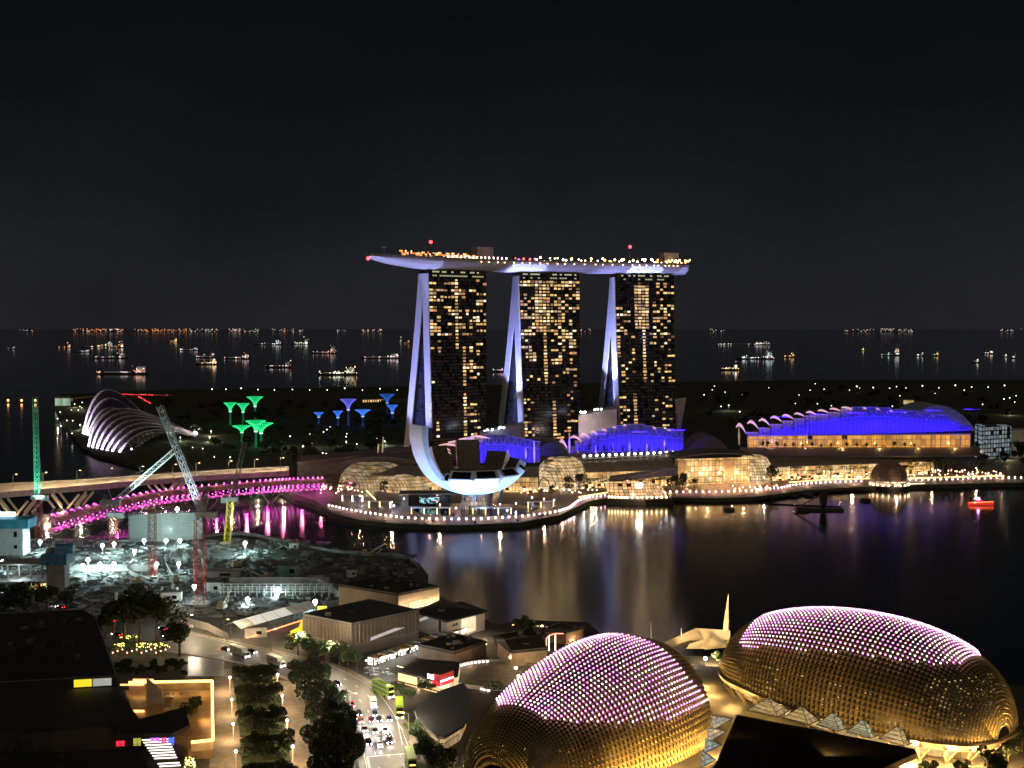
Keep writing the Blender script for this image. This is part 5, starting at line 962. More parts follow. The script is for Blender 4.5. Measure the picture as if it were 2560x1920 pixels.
t = crane('pale crane with its boom raised to the right above the pink footbridge', (381, 1444), (380, 1262), (283, 1258), (435, 1128), cr, cw)
lamp('SPOT', D(360, 1290, 590), 1.2e5, (.75, 1, .95), .4, aim=D(400, 1165, 610), spot=80, parent=t)
t = crane('tallest red crane with a long boom leaning left past the glasshouse', (500, 1512), (500, 1298), (508, 1288), (399, 1015), cr, cw, 4.4)
lamp('SPOT', D(470, 1300, 530), 9e4, (.7, .85, 1), .4, aim=D(430, 1110, 555), spot=70, parent=t); lamp('POINT', D(470, 1440, 535), 4000, (1, .8, .7), .3, parent=t)
b = MB(); lattice(b, D(500, 1300, 550), D(515, 1222, 552), 2.2, 8, .25); b.build('tower_head', cgm, t)
t = crane('yellow crane beside the glaring floodlight', (568, 1358), (576, 1248), (580, 1250), (612, 1105), cy, cgm)
lamp('POINT', D(560, 1330, 690), 2500, (1, .95, .6), .3, parent=t)
crane('short red crane mast behind the excavation', (283, 1372), (283, 1292), (284, 1288), (262, 1240), cr, cgm)
# structures of the site
def block(name, lb, cat, c, size, m, rz=0.0, parts=()):
    t = thing(name, lb, cat, c); b = MB(); b.box(Vector(c) + V(0, 0, size[2] / 2), size, rz=rz); b.build('body', m, t); return t
p = G(22, 1385); t = block('site_office', 'pale office block with blue sheeting at the far left', 'site office', p, (20, 10, 20), M_cabin); b = MB(); b.box(p + V(2, -1, 18), (24, 12, 5)); b.build('blue_sheeting', mat('blue_sheet', (.05, .28, .42), .6), t)
b = MB(); b.box(p + V(6, -5.1, 12), (1.8, .2, 3)); b.box(p + V(6, -5.1, 5), (1.8, .2, 2)); b.build('window', M_glass, t)
b = MB(); b.box(p + V(-4, -1, 22.5), (16, 3, 2.4)); b.build('roof_lights', glow('office_roof_glow', (.75, .95, 1), 2.2), t)
p = G(146, 1492); t = thing('concrete_shaft', 'grey concrete shaft with a blue wrapped work platform', 'shaft', p); b = MB(); b.box(p + V(0, 0, 11.5), (8.5, 6, 23)); b.build('shaft', mat('shaft_concrete', (.20, .2, .2), .8), t); b = MB(); b.box(p + V(0, -.5, 18.5), (12, 9, 5)); b.box(p + V(3.5, -1, 23), (8, 7, 4), rz=.3); b.build('blue_netting', mat('blue_net', (.05, .16, .28), .7, var=.5, scale=.5), t)
p = G(55, 1480); t = thing('slab_on_columns', 'unfinished concrete floor on round columns, lit amber inside', 'unfinished building', p); b = MB(); b.box(p + V(0, 4, 5.4), (32, 16, .8)); b.box(p + V(2, 8, 13), (30, 14, .7)); b.build('slab', M_site, t)
for i in range(6):
    for h0, h1, y_ in ((0, 5, 0), (5.8, 12.6, 4)): b = MB(); b.tube(p + V(-14 + 5.6 * i, y_, h0), p + V(-14 + 5.6 * i, y_, h1), .55, .55, 8); b.build('column', M_concd, t)
b = MB(); b.box(p + V(9, 3, 2.6), (13, .4, 4.2)); b.build('lit_room', lit_rooms('site_room', 2.2, 4.2, [(1, .66, .22), (1, .75, .3), (.8, .45, .12)], 1.0, on=.9), t); lamp('POINT', p + V(-2, 0, 10), 2500, (.8, .95, 1), .3, parent=t)
p = G(408, 1352); t = thing('sheeted_scaffold', 'tall scaffold wrapped in pale sheeting at the back of the site', 'scaffold', p); b = MB(); b.add([p + V(-20, 0, 0), p + V(0, -3, 0), p + V(22, 6, 0), p + V(22, 6, 16), p + V(0, -3, 17), p + V(-20, 0, 15), p + V(-20, 14, 15), p + V(22, 18, 16)], [(0, 1, 4, 5), (1, 2, 3, 4), (5, 4, 3, 7, 6)]); b.build('sheeting', lit_rooms('sheet_grid', 1.2, 1.6, [(.42, .55, .5), (.35, .48, .45), (.5, .6, .55)], .085, on=1, axis='xy', line=.2, frame=(.26, .29, .27)), t)
b = MB()
for i in range(14): b.tube(p + V(-20 + 3.2 * i, -1.4, 0), p + V(-20 + 3.2 * i, -1.4, 17.5), .14, .14, 4)
for z in (4, 8, 12, 16): b.tube(p + V(-20, -1.4, z), p + V(22, -1.4, z), .12, .12, 4)
b.build('scaffold_pole', M_steel, t)
p = G(270, 1425); t = thing('reinforcement_mat', 'bright steel reinforcement mats under floodlights', 'reinforcement', p); b = MB()
for i in range(46): b.box(p + V(-20 + i * .95, rnd(-1, 1), .9), (.22, 18, .3))
for i in range(16): b.box(p + V(1, -8 + i * 1.1, 1.2), (42, .22, .25))
b.build('bar', mat('rebar', (.5, .5, .48), .6), t)
p = G(480, 1400); t = thing('formwork_stack', 'jumble of pale formwork panels right of the excavation', 'formwork', p); b = MB()
for i in range(60): b.box(p + V(rnd(-13, 9), rnd(-12, 10), rnd(.5, 4)), (rnd(.4, 4), rnd(.3, 1), rnd(.5, 4)), rz=rnd(0, 3))
b.build('panel', mat('formwork_panel', (.42, .44, .42), .8, var=.5, scale=.3), t, kind='stuff')
P = [G(x, y) for x, y in ((372, 1392), (345, 1400), (325, 1412), (318, 1425), (332, 1440), (350, 1446), (372, 1455))]; b = MB(); P2 = spline(P, 5)
b.loft([[q, q + V(0, 0, 1.6), q + V(.9, .9, 1.6), q + V(.9, .9, 0)] for q in P2]); b.build('excavation_wall', M_conc, label='curved pale wall round the excavation', cat='wall', loc=P[0])
b = MB(); b.prism([tuple(G(x, y)[:2]) for x, y in ((332, 1412), (372, 1398), (400, 1420), (392, 1448), (352, 1442), (330, 1428))], 3.05, 3.09); b.build('pit_floor', mat('pit_floor', (.06, .075, .07), .6), kind='structure')
cols = [(290, 1506), (316, 1495), (366, 1488), (404, 1490), (432, 1482), (443, 1492)]
ct = None
for px, py in cols:
    q = G(px, py + 8)
    if ct is None: ct = MB().tube(q, q + V(0, 0, 6), .75, .75, 8).build('concrete_pillar', M_site, loc=q); o = ct
    else: o = ct.copy(); C.objects.link(o); o.location = q
    tag(o, 'bare concrete pillar rising in front of the dark pit', 'pillar', 'bare concrete pillars on the site')
cabs = ((430, 1502, 9, 5, 4.5, .15, 'pale site cabin between the bare pillars and the tall red crane'), (534, 1480, 8, 5, 5, 0, 'pale blue cabin right of the tall red crane'), (545, 1442, 22, 6, 3.5, .08, 'long white lit cabin row on the site'), (722, 1440, 10, 5, 6, 0, 'teal box hut in the middle of the site'), (790, 1458, 8, 4, 4.5, .1, 'small grey hut near the steel frame'), (880, 1442, 5, 4, 4, 0, 'white generator box near the shore'), (735, 1372, 5, 4, 3.5, 0, 'lone pale hut on the dark spit of land'), (640, 1590, 9, 5, 4, .2, 'grey hut beside the road bend'))
for px, py, a, d_, h, rz, lb in cabs:
    q = G(px, py); t = thing('site_cabin', lb, 'cabin', q); b = MB(); b.box(q + V(0, 0, h / 2), (a, d_, h), rz=rz); b.build('wall', mat('cabin_wall_%d' % px, (.20, .42, .44) if 'teal' in lb else (.52, .54, .52), .6), t); b = MB(); b.box(q + V(0, 0, h + .15), (a + .6, d_ + .6, .3), rz=rz); b.build('roof', M_roofb, t)
    b = MB(); b.box(q + V(a * .2, -d_ / 2 - .05, h * .5), (a * .25, .1, h * .35), rz=0); b.build('window', M_glass, t)
p = G(690, 1492); t = thing('steel_frame', 'long low steel frame of white posts and beams', 'frame', p); b = MB()
for i in range(16):
    x = -26 + i * 3.4
    for y_ in (0, 6): b.box(p + V(x, y_, 2.4), (.5, .5, 4.8))
for z in (2.4, 4.8): b.box(p + V(-.5, 0, z), (54, .4, .35)); b.box(p + V(-.5, 6, z), (54, .4, .35))
b.build('post', mat('frame_white', (.5, .52, .52), .6), t); b = MB(); b.box(p + V(0, 9, 4), (48, 1, 7)); b.build('back_wall', M_concd, t)
p = G(817, 1486); b = MB(); lattice(b, p + V(-4, 0, 7), p + V(9, -8, 1), 1.6, 8, .16); b.build('loading_ramp', M_steel, label='sloping lattice gangway at the end of the steel frame', cat='gangway', loc=p)
p = G(925, 1393); t = thing('excavator', 'excavator with a raised pale arm on the dark spit', 'excavator', p); b = MB(); b.box(p + V(-2, 0, 1.6), (5, 3, 2.2)); b.box(p + V(-3, 0, 3.2), (2.2, 2.2, 1.6)); b.build('body', mat('excavator_paint', (.35, .3, .2), .5), t); b = MB(); b.box(p + V(-2, 0, .4), (5.4, 3.6, .9)); b.build('track', M_black, t); b = MB(); b.tube(p + V(-1, 0, 2), D(963, 1359, p.y), .5, .3, 6); b.tube(p + V(4, 0, 2), D(955, 1372, p.y), .25, .2, 5); b.build('arm', mat('excavator_arm', (.5, .45, .36), .5), t)
for px, py, rz, sc, lb in ((432, 1456, 2.2, 1.1, 'excavator standing between the two red crane masts'), (600, 1418, .6, 1.0, 'excavator on the bare ground beyond the white cabin row'), (330, 1462, 3.6, 1.0, 'excavator at the rim of the dark pit'), (560, 1522, 1.4, 1.0, 'excavator near the tent row'), (655, 1455, 4.0, 1.1, 'excavator between the teal hut and the white cabin row')):
    dup(t, G(px, py), rz, sc, lb)
# fence along the water edge of the site
fp = [G(x, y) for x, y in ((240, 1360), (420, 1351), (600, 1338), (700, 1356), (850, 1384), (1000, 1394), (1050, 1424))]; fb = MB(); fb.loft([[q_, q_ + V(0, 0, 1.8)] for q_ in spline(fp, 6)], closed=False); fb.build('site_fence', mat('fence_sheet', (.16, .17, .17), .7, var=.4, scale=.2), label='low dark fence along the water edge of the building site', cat='fence', loc=fp[0])
# awning row and hoarding by the road
a = G(603, 1572, 7.5); c = G(795, 1517, 7.5); d = (c - a).normalized(); n = V(-d.y, d.x, 0); t = thing('tent_row', 'row of pale lit tent roofs with a red light line along the edge', 'tent row', (a + c) / 2)
for i in range(6):
    p0 = a + (c - a) * (i / 6); p1 = a + (c - a) * ((i + .96) / 6); b = MB(); b.loft([[p0, p0 + n * 5 + V(0, 0, 2.2), p0 + n * 10], [p1, p1 + n * 5 + V(0, 0, 2.2), p1 + n * 10]], closed=False); b.build('roof', mat('tent_cloth_%d' % i, (.6, .58, .52), .7, em=(1, .95, .85), es=.5 if i in (1, 2, 3) else .08), t)
b = MB()
for i in range(13):
    q = a + (c - a) * i / 12; b.tube(V(q.x, q.y, 3), q, .12, .12, 4); q = q + n * 10; b.tube(V(q.x, q.y, 3), q, .12, .12, 4)
b.build('post', M_pole, t); b = MB(); b.path([a - n * 3 + V(0, 0, -3.4), c - n * 3 + V(0, 0, -2.6)], .22, 5); b.build('red_light_line', glow('red_line', (1, .18, .06), 5), t); b = MB(); b.box(c + V(2, -1, -1), (4, 1, 3)); b.build('yellow_panel', glow('yellow_panel', (1, .75, .1), 1.2), t)
hb_ = [(455, 1556), (480, 1566), (520, 1577), (571, 1603)]; P = [G(x, y) for x, y in hb_]; b = MB(); b.loft([[q, q + V(0, 0, 3.2)] for q in P], closed=False); b.build('hoarding', lit_rooms('hoarding_print', 4, 3.4, [(.7, .62, .5), (.5, .35, .3), (.6, .6, .55), (.45, .15, .1)], .10, on=1, axis='xy', line=.03, frame=(.35, .3, .26)), label='printed site hoarding along the road', cat='hoarding', loc=P[0])
for i in range(7): q = P[1].lerp(P[0], i / 6) + V(0, -1.5, 0); b = MB(); b.box(q + V(0, 0, .5), (1.8, .7, 1), top=.7); b.build('traffic_barrier', mat('barrier_%d' % i, (.6, .1, .08) if i % 2 else (.6, .58, .55), .6), label='plastic traffic barrier in the row before the printed hoarding', cat='barrier', group='traffic barriers before the hoarding', loc=q)
p = G(745, 1612); b = MB(); b.loft([[V(p.x + x, p.y + x * .17 + o_, 3 + z) for x, z in ((-3, 0), (4, 0), (4, 9), (1.5, 10), (.2, 7), (-3, 5.6))] for o_ in (0, .8)], cap=True); b.build('yellow_sculpture', mat('sculpture_yellow', (.6, .5, .03), .6, em=(1, .8, .02), es=.25, var=.4, scale=.4), label='yellow lit sculpture at the corner of the ribbed hall', cat='screen', loc=p)  # lit yellow sculpture, its glow set as surface emission
# ================================================================ the two spiked shells of the concert halls
M_shellg = mat('shell_glass', (.016, .012, .007), .35, .1, var=.4, scale=.2, em=(1, .55, .16), es=.003)
M_visor = mat('sun_visor', (.55, .42, .17), .45, .35, var=.25, scale=.4)
E_l = [glow('led_violet', (.95, .36, 1), 2.6), glow('led_pink', (1, .34, .80), 2.5), glow('led_rose', (1, .58, .62), 2.6), glow('led_white', (1, .88, .84), 3.0)]
def spow(v, k): return math.copysign(abs(v) ** k, v)
def spiked_dome(label, par, nphi, nth, zone, hot, spike, seed):
    cx, cy, z0, a, b0, c0, ang, e, npw, me_ = par; rs = random.Random(seed); ca, sa = cos(ang), sin(ang)
    def sf(ph, th, o=0.0):
        X = (a + o) * sin(ph); w = max(0.0, cos(ph)) ** npw; k = 1 + e * X / a; y = w * (b0 + o) * spow(sin(th), me_) * k; z = w * (c0 + o) * max(0.0, cos(th)) ** me_ * k
        return V(cx + ca * X - sa * y, cy + sa * X + ca * y, z0 + z)
    t = thing('concert_hall', label, 'concert hall', (cx, cy, 3)); NP, NT = nphi, nth
    g = [[sf(-1.53 + 3.06 * i / NP, -PI / 2 + PI * j / NT) for j in range(NT + 1)] for i in range(NP + 1)]
    sh = MB(); sh.loft(g, closed=False); sh.build('shell', M_shellg, t, smooth=True)
    vb = MB(); lb = MB(); hot_b = MB(); leds = []
    for i in range(NP):
        for j in range(NT):
            p00, p10, p11, p01 = g[i][j], g[i + 1][j], g[i + 1][j + 1], g[i][j + 1]
            m = (p00 + p11) / 2; nrm = (p11 - p00).cross(p01 - p10)
            if nrm.length < 1e-5: continue
            nrm.normalize(); 
            if nrm.dot(m - V(cx, cy, z0)) < 0: nrm = -nrm
            view = (V(0, 0, H) - m).normalized()
            if nrm.dot(view) < -.25 or m.z < z0 + .3: continue
            ph = -1.53 + 3.06 * (i + .5) / NP; th = -PI / 2 + PI * (j + .5) / NT; s = min((p10 - p00).length, (p01 - p00).length)
            up = V(0, 0, 1) - nrm * nrm.z; up = up.normalized() if up.length > .05 else (p01 - p00).normalized()
            apex = m + nrm * spike * s * .8 - up * s * .42
            # folded visor: two upper facets, open below
            ordered = sorted((p00, p10, p11, p01), key=lambda q: -(q - m).dot(up)); tops = ordered[:2]; lows = ordered[2:]
            k = .95
            A_, B_ = [m + (q - m) * k + nrm * .05 for q in tops]; C_, D_ = [m + (q - m) * k + nrm * .05 for q in lows]
            vb.add([A_, B_, apex], [(0, 1, 2)])
            lowm = (C_ + D_) / 2; vb.add([A_.lerp(B_, .5), apex, lowm], [(0, 1, 2)])
            if zone(ph, th, m): leds.append(g[i][j] + nrm * (spike * s * .9 + .12))
            elif hot(ph, th, m, rs):
                w = nrm * .12; hot_b.cur = rs.randrange(3); q = [m + (x - m) * .62 + w for x in (C_, D_)]; hot_b.add([q[0], q[1], m + w], [(0, 1, 2)])
    vb.build('sun_visors', M_visor, t); hot_b.build('lit_panes', [glow('pane_gold_%d' % seed, (1, .62, .18), .55), glow('pane_warm_%d' % seed, (1, .50, .14), .3), glow('pane_pale_%d' % seed, (1, .74, .38), .9)], t)
    rs.shuffle(leds); rest = MB()
    for i, p in enumerate(leds):
        k = rs.choices(range(4), (5, 4, 3, 3))[0]; r = rs.uniform(.27, .34)
        if i < 95: q = MB(); q.ball(p, r, 6, 4); q.build('led', E_l[k], t)
        else: rest.cur = k; rest.ball(p, r, 5, 4)
    rest.build('led_field', E_l, t, kind='stuff')
    return t, sf
def z1(ph, th, m): return -.82 < ph < .67 + .8 * max(0, -th - .84) and th < .65 and m.z > 18.0 - 5.6 * min(ph, .3)
def h1_(ph, th, m, rs): return (m.z < 12 and rs.random() < .10 + (.35 if sin(ph * 7) > .2 and m.z < 9 else 0)) or (m.z < 17 and rs.random() < .025)
t1, sf1 = spiked_dome('nearer spiked concert hall shell with a magenta dotted crown', (21.46, 353.0, 3, 40.4, 25.0, 28.3, .883, .213, .343, .876), 74, 52, z1, h1_, .85, 1)
def z2(ph, th, m): return -.80 < ph < .92 and th < .95 and m.z > 21.5 + 9.5 * min(1, (ph + .78) / 1.0) * .8 - max(0, ph - .7) * 0
def h2_(ph, th, m, rs):
    low = m.z < 20; cl = sin(ph * 13.0) > .55 and th < -1.15
    return (ph > .75 and m.z < 27 and rs.random() < .42) or (cl and rs.random() < .6) or (low and rs.random() < .06) or rs.random() < .005
t2, sf2 = spiked_dome('farther spiked concert hall shell on a ring beam with slanting columns', (112.5, 387.1, 9, 50.6, 24.8, 27.3, -.876, .096, .669, 1.0), 86, 50, z2, h2_, .85, 2)
ring = [sf2(-1.53 + 3.06 * i / 70, -PI / 2, .6) for i in range(71)] + [sf2(1.53 - 3.06 * i / 30, PI / 2, .6) for i in range(1, 31)]
b = MB(); b.path(ring, .75, 6); b.build('ring_beam', mat('ring_beam_paint', (.17, .13, .08), .45, .4), t2); b = MB(); b.loft([[r + V(0, 0, -.4), r + V(0, 0, -1.6)] for r in ring[:71]], closed=False); b.build('soffit', mat('soffit_dark', (.10, .08, .05), .6), t2)
for i in range(14, 70, 5):
    q = ring[i]; o = (q - V(112.5, 387.1, 9)); o.z = 0; o.normalize(); f = V(q.x, q.y, 3) - o * 3.2; b = MB()
    for dj in (-2.4, 2.4): s_ = V(-o.y, o.x, 0) * dj; b.tube(f, q + s_ + V(0, 0, -.8), .38, .38, 6)
    b.build('slanting_column', mat('column_bronze_%d' % i, (.14, .10, .06), .5), t2)
b = MB(); inner = [sf2(-1.5 + 3.0 * i / 50, -PI / 2, -5) for i in range(51)]; b.loft([[V(q.x, q.y, 3), V(q.x, q.y, 9.2)] for q in inner], closed=False); b.build('lit_foyer', lit_rooms('foyer_rooms', 2.2, 3.1, [(1, .62, .2), (1, .7, .3), (.8, .45, .12)], .55, on=.92, axis='xy', line=.08), t2)
GOLD = (1, .58, .18)
for i in range(8, 70, 7):
    q = ring[i]; o = (q - V(112.5, 387.1, 9)); o.z = 0; o.normalize(); k = .3 if i < 46 else 2.0
    lamp('POINT', q + o * 5.5 + V(0, 0, -3.5), 20000 * k, GOLD, .3, parent=t2)
for ph, k in ((-1.2, .8), (-.9, 1), (-.55, 1.1), (-.2, 1.2), (.15, 1.2), (.5, 1.0), (.85, .5)):
    q = sf1(ph, -1.45, 7); q.z = 4.5; lamp('POINT', q, 13500 * k, GOLD, .3, parent=t1)
for q, aim_, e in ((V(60, 352, 9.5), V(92, 372, 20), 2.1e4), (V(88, 335, 9.5), V(108, 358, 20), 2.7e4), (V(8, 322, 6), V(18, 340, 14), 3.4e4), (V(40, 316, 6), V(36, 345, 14), 3.2e4)): lamp('SPOT', q, e, GOLD, .4, aim=aim_, spot=110, blend=.6, parent=t2 if q.x > 50 else t1)
for q, e in ((V(112, 329, 6), 6000), (V(150, 335, 6), 9000), (V(172, 352, 6), 6000)): lamp('POINT', q, e, GOLD, .4, parent=t2)
# plaza roof, pyramid skylights
M_dk = mat('plaza_roof_sheet', (.014, .012, .011), 1.0, var=.2, spec=0.0)
b = MB(); q = [G(x, y, 8) for x, y in ((1842, 1786), (2286, 1872), (2292, 1882), (2190, 1928), (2150, 1990), (1700, 1990), (1786, 1915))]; b.prism([(p.x, p.y) for p in q], 6.4, 8); b.build('plaza_roof', M_dk, label='flat black roof between the two spiked concert halls', cat='roof', loc=q[0])
for i, (x0, y0, ax, ay, x1, y1) in enumerate(((1868, 1775, 1906, 1750, 1945, 1792), (1958, 1795, 1988, 1770, 2020, 1812), (2040, 1812, 2064, 1792, 2098, 1828), (2115, 1830, 2143, 1808, 2176, 1846), (2196, 1846, 2222, 1828, 2262, 1866))):
    A = G(x0, y0, 8.05); B = G(x1, y1, 8.05); n = V(-(B - A).y, (B - A).x, 0).normalized(); w = (B - A).length; Cc, Dd = B + n * w * .7, A + n * w * .7; T = (A + Cc) / 2 + V(0, 0, 4.2)
    t = thing('pyramid_skylight', 'gold lit glass pyramid skylight along the upper edge of the black roof', 'skylight', A, 'pyramid skylights behind the black roof'); b = MB(); b.add([A, B, Cc, Dd, T], [(0, 1, 4), (1, 2, 4), (2, 3, 4), (3, 0, 4)]); b.build('glass', lit_rooms('pyramid_%d' % i, 1.1, 1.0, [(1, .66, .26), (.9, .62, .28), (1, .7, .35)] if i not in (2, 3) else [(.7, .75, .5), (.8, .7, .4)], .42, on=1, axis='xy', line=.12), t)
    b = MB(); [b.tube(x, T, .12) for x in (A, B, Cc, Dd)]; b.path([A, B, Cc, Dd, A], .16, 5); b.build('frame', M_black, t)
for i, (x0, y0, x1, y1, tx, ty) in enumerate(((1784, 1800, 1776, 1828, 1832, 1796), (1772, 1832, 1766, 1858, 1817, 1828), (1764, 1860, 1760, 1882, 1804, 1862), (1758, 1890, 1752, 1918, 1790, 1900))):
    A = G(x0, y0, 8); B = G(x1, y1, 8); T = G(tx, ty, 8.5); U = (A + B) / 2 + V(0, 0, 3); t = thing('wedge_skylight', 'small pointed glass wedge beside the nearer concert hall, pale gold', 'skylight', A, 'pointed glass wedges beside the nearer concert hall'); b = MB(); b.add([A, B, T, U], [(0, 2, 3), (1, 3, 2), (0, 3, 1)]); b.build('glass', lit_rooms('wedge_%d' % i, 1.0, 1.0, [(1, .74, .4), (.8, .8, .7)] if i < 2 else [(.6, .7, .62), (.7, .75, .6)], .42, on=1, axis='xy', line=.1), t); b = MB(); b.tube(A, T, .12); b.tube(B, T, .12); b.tube(U, T, .12); b.build('frame', M_black, t)
# sail tents by the water
M_sail = mat('sail_cloth', (.62, .52, .34), .8, var=.05); t = thing('sail_tent', 'cream sail tent with a tall pointed mast between the concert halls', 'tent', G(1765, 1650))
def sail(a, b_, c, d, sag, n=6):
    a, b_, c, d = [Vector(x) for x in (a, b_, c, d)]; m = MB(); rows = []
    for i in range(n + 1):
        f = i / n; l = a.lerp(b_, f); r = d.lerp(c, f); rows.append([l.lerp(r, j / n) + V(0, 0, -sag * sin(PI * j / n) * sin(PI * (.15 + .85 * f))) for j in range(n + 1)])
    m.loft(rows, closed=False); m.build('sail', M_sail, t, smooth=True)
ys = 468.0
sail(D(1738, 1570, ys), D(1825, 1576, ys), D(1826, 1618, ys - 8), D(1762, 1624, ys - 8), 2.0); sail(D(1660, 1606, ys - 4), D(1740, 1570, ys), D(1760, 1598, ys - 6), D(1700, 1618, ys - 8), 1.5); sail(D(1740, 1570, ys), D(1788, 1576, ys), D(1765, 1622, ys - 8), D(1716, 1622, ys - 8), 1.5)
A = D(1812, 1602, ys); B = D(1821, 1484, ys); b = MB(); b.loft([[A + V(-1.2, 0, 0), A + V(1.0, -.6, 0), A + V(1.6, .5, 0)], [A.lerp(B, .4) + V(-1.0, 0, 0), A.lerp(B, .4) + V(.7, -.5, 0), A.lerp(B, .4) + V(1.2, .4, 0)], [B + V(-.1, 0, 0), B + V(.1, -.05, 0), B + V(.1, .05, 0)]], cap=True); b.build('mast', mat('sail_mast', (.55, .46, .32), .6), t)
for px, y0, y1 in ((1628, 1555, 1602), (1704, 1570, 1612)): b = MB(); b.tube(D(px, y1, ys - 3), D(px - 1, y0, ys - 3), .3, .15, 5); b.build('pole', M_white, t)
lamp('SPOT', D(1780, 1672, 440) + V(0, 0, 3), 5e4, (1, .72, .36), .3, aim=D(1790, 1595, 468), spot=90, parent=t); lamp('POINT', G(1715, 1650, 5), 2500, (1, .75, .4), .3, parent=t)
lamp('SPOT', D(1835, 1660, 440) + V(0, 0, 4), 7e4, (1, .72, .40), .3, aim=D(1820, 1540, 468), spot=40, parent=t)
p = G(1763, 1668); t = thing('path_light', 'violet white lamp in the dark gap between the two concert halls', 'lamp', p); b = MB(); b.tube(p, p + V(0, 0, 3), .1); b.build('post', M_pole, t); b = MB(); b.ball(p + V(0, 0, 3.3), .7, 8, 6); b.build('globe', glow('violet_white', (1, .8, .95), 14), t)
# ================================================================ harbour-front halls
def hall(name, lb, roof_px, zt, m_wall, m_roof, over=0.0, z0=3.0, ribs=None):
    q = [G(x, y, zt) for x, y in roof_px]; c = sum(q, V(0, 0, 0)) / len(q); t = thing(name, lb, 'hall', (c.x, c.y, 3)); b = MB(); P = [(p.x, p.y) for p in q]
    n = len(P); b.add([(x, y, z0) for x, y in P] + [(x, y, zt - .5) for x, y in P], [(i, (i + 1) % n, n + (i + 1) % n, n + i) for i in range(n)]); b.build('wall', m_wall, t)
    b = MB(); k = 1 + over; b.prism([(c.x + (x - c.x) * k, c.y + (y - c.y) * k) for x, y in P], zt - .5, zt + .3); b.build('roof', m_roof, t); roof_units(t, q, zt + .3, 7, int(c.x) + 500)
    return t, q
def roof_units(t, q, z, n_, seed):
    rs = random.Random(seed); c = sum(q, V(0, 0, 0)) / len(q)
    for i in range(n_):
        a = q[i % len(q)]; d_ = q[(i + 1) % len(q)]; p = c.lerp(a.lerp(d_, rs.random()), rs.uniform(.15, .8)); b = MB(); h_ = rs.uniform(.6, 1.6); b.box(V(p.x, p.y, z + h_ / 2), (rs.uniform(1, 3.2), rs.uniform(.8, 2), h_), rz=rs.choice((.2, .5, 1.1))); b.build('roof_unit', M_roofb if i % 2 else M_concd, t)
    b = MB()
    for a, d_ in zip(q, q[1:] + q[:1]): b.tube(V(a.x, a.y, z + .1), V(d_.x, d_.y, z + .1), .22, .22, 4)
    b.build('roof_edge', mat('roof_edge_%d' % seed, (.16, .14, .12), .6), t)
M_ribw = mat('ribbed_wall', (.14, .115, .095), .7, var=.1)
tA, qA = hall('ribbed_hall', 'large square hall with tall ribbed brown walls beside the road', [(759, 1537), (879, 1561), (1046, 1527), (925, 1500)], 15.2, M_ribw, mat('hall_roof_a', (.10, .10, .11), .7), .01)
b = MB()
for a, c, n_ in ((qA[0], qA[1], 14), (qA[1], qA[2], 18)):
    o = V((c - a).y, -(c - a).x, 0).normalized() * .25
    for i in range(n_ + 1):
        p = a.lerp(c, i / n_) + o; b.box(V(p.x, p.y, 11.0), (.35, .35, 7.5), rz=math.atan2((c - a).y, (c - a).x))
    b.tube(V(a.x, a.y, 7.0) + o, V(c.x, c.y, 7.0) + o, .25)
b.build('wall_rib', mat('wall_rib', (.20, .165, .135), .7), tA)
tB, qB = hall('far_hall', 'hall with a lit front row of doors behind the ribbed hall', [(847, 1463), (996, 1487), (1098, 1466), (948, 1441)], 17, mat('buff_wall', (.42, .34, .25), .7, var=.1), M_roofd, .01)
a, c = qB[1], qB[2]; d = (c - a).normalized(); n = V(d.y, -d.x, 0); b = MB()
for i in range(6): p = a.lerp(c, .16 + .11 * i) + n * .1; b.box(V(p.x, p.y, 12.9), (1.6, .25, .25), rz=math.atan2(d.y, d.x)); b.box(V(p.x, p.y, 11.6) - d * .75, (.1, .2, 2.6), rz=math.atan2(d.y, d.x))
b.build('door_frame', M_concd, tB); b = MB(); b.tube(V(a.x, a.y, 10.4) + n * 1.2, V(c.x, c.y, 10.4) + n * 1.2, .22); b.build('light_line', glow('cornice_light', (1, .8, .5), 2.0), tB)
for i in range(6): p = a.lerp(c, (i + .5) / 6) + n * 2.2; lamp('POINT', V(p.x, p.y, 11.2), 700, (1, .74, .42), .2, parent=tB)
tC, qC = hall('canopy_hall', 'white walled hall under a broad dark folded roof by the water', [(1048, 1530), (1118, 1552), (1212, 1528), (1150, 1506)], 11, mat('pale_wall', (.55, .53, .5), .6, var=.06), M_roofd, .10)
b = MB(); r = [G(x, y, 11.6) for x, y in ((1040, 1527), (1119, 1553), (1226, 1527), (1103, 1498))]; e_ = (r[0] + r[2]) / 2 + V(0, 0, 1.4); b.add(r + [e_], [(0, 1, 4), (1, 2, 4), (2, 3, 4), (3, 0, 4)]); b.build('roof_fold', M_roofd, tC)
a, c = qC[1], qC[2]; d = (c - a).normalized(); n = V(d.y, -d.x, 0); w = MB(); p = a.lerp(c, .36) + n * .2; s = a.lerp(c, .74) + n * .2; w.quad(V(p.x, p.y, 4), V(s.x, s.y, 4), V(s.x, s.y, 10.2), V(p.x, p.y, 10.2)); w.build('lit_mural', mat('mural', (.6, .45, .35), .6, var=.6, scale=.25, em=(1, .74, .5), es=.75), tC)
w = MB(); p = a.lerp(c, .18) + n * .25
for k, (dx, dz, wd, hh) in enumerate(((0, 0, .35, 1.2), (.7, .1, .3, 1.0), (1.3, -.1, .5, .8), (2.1, .2, .3, 1.3), (2.7, 0, .5, .9))): w.box(V(p.x, p.y, 8.6 + dz) + d * (dx - 1), (wd, .25, hh), rz=math.atan2(d.y, d.x))
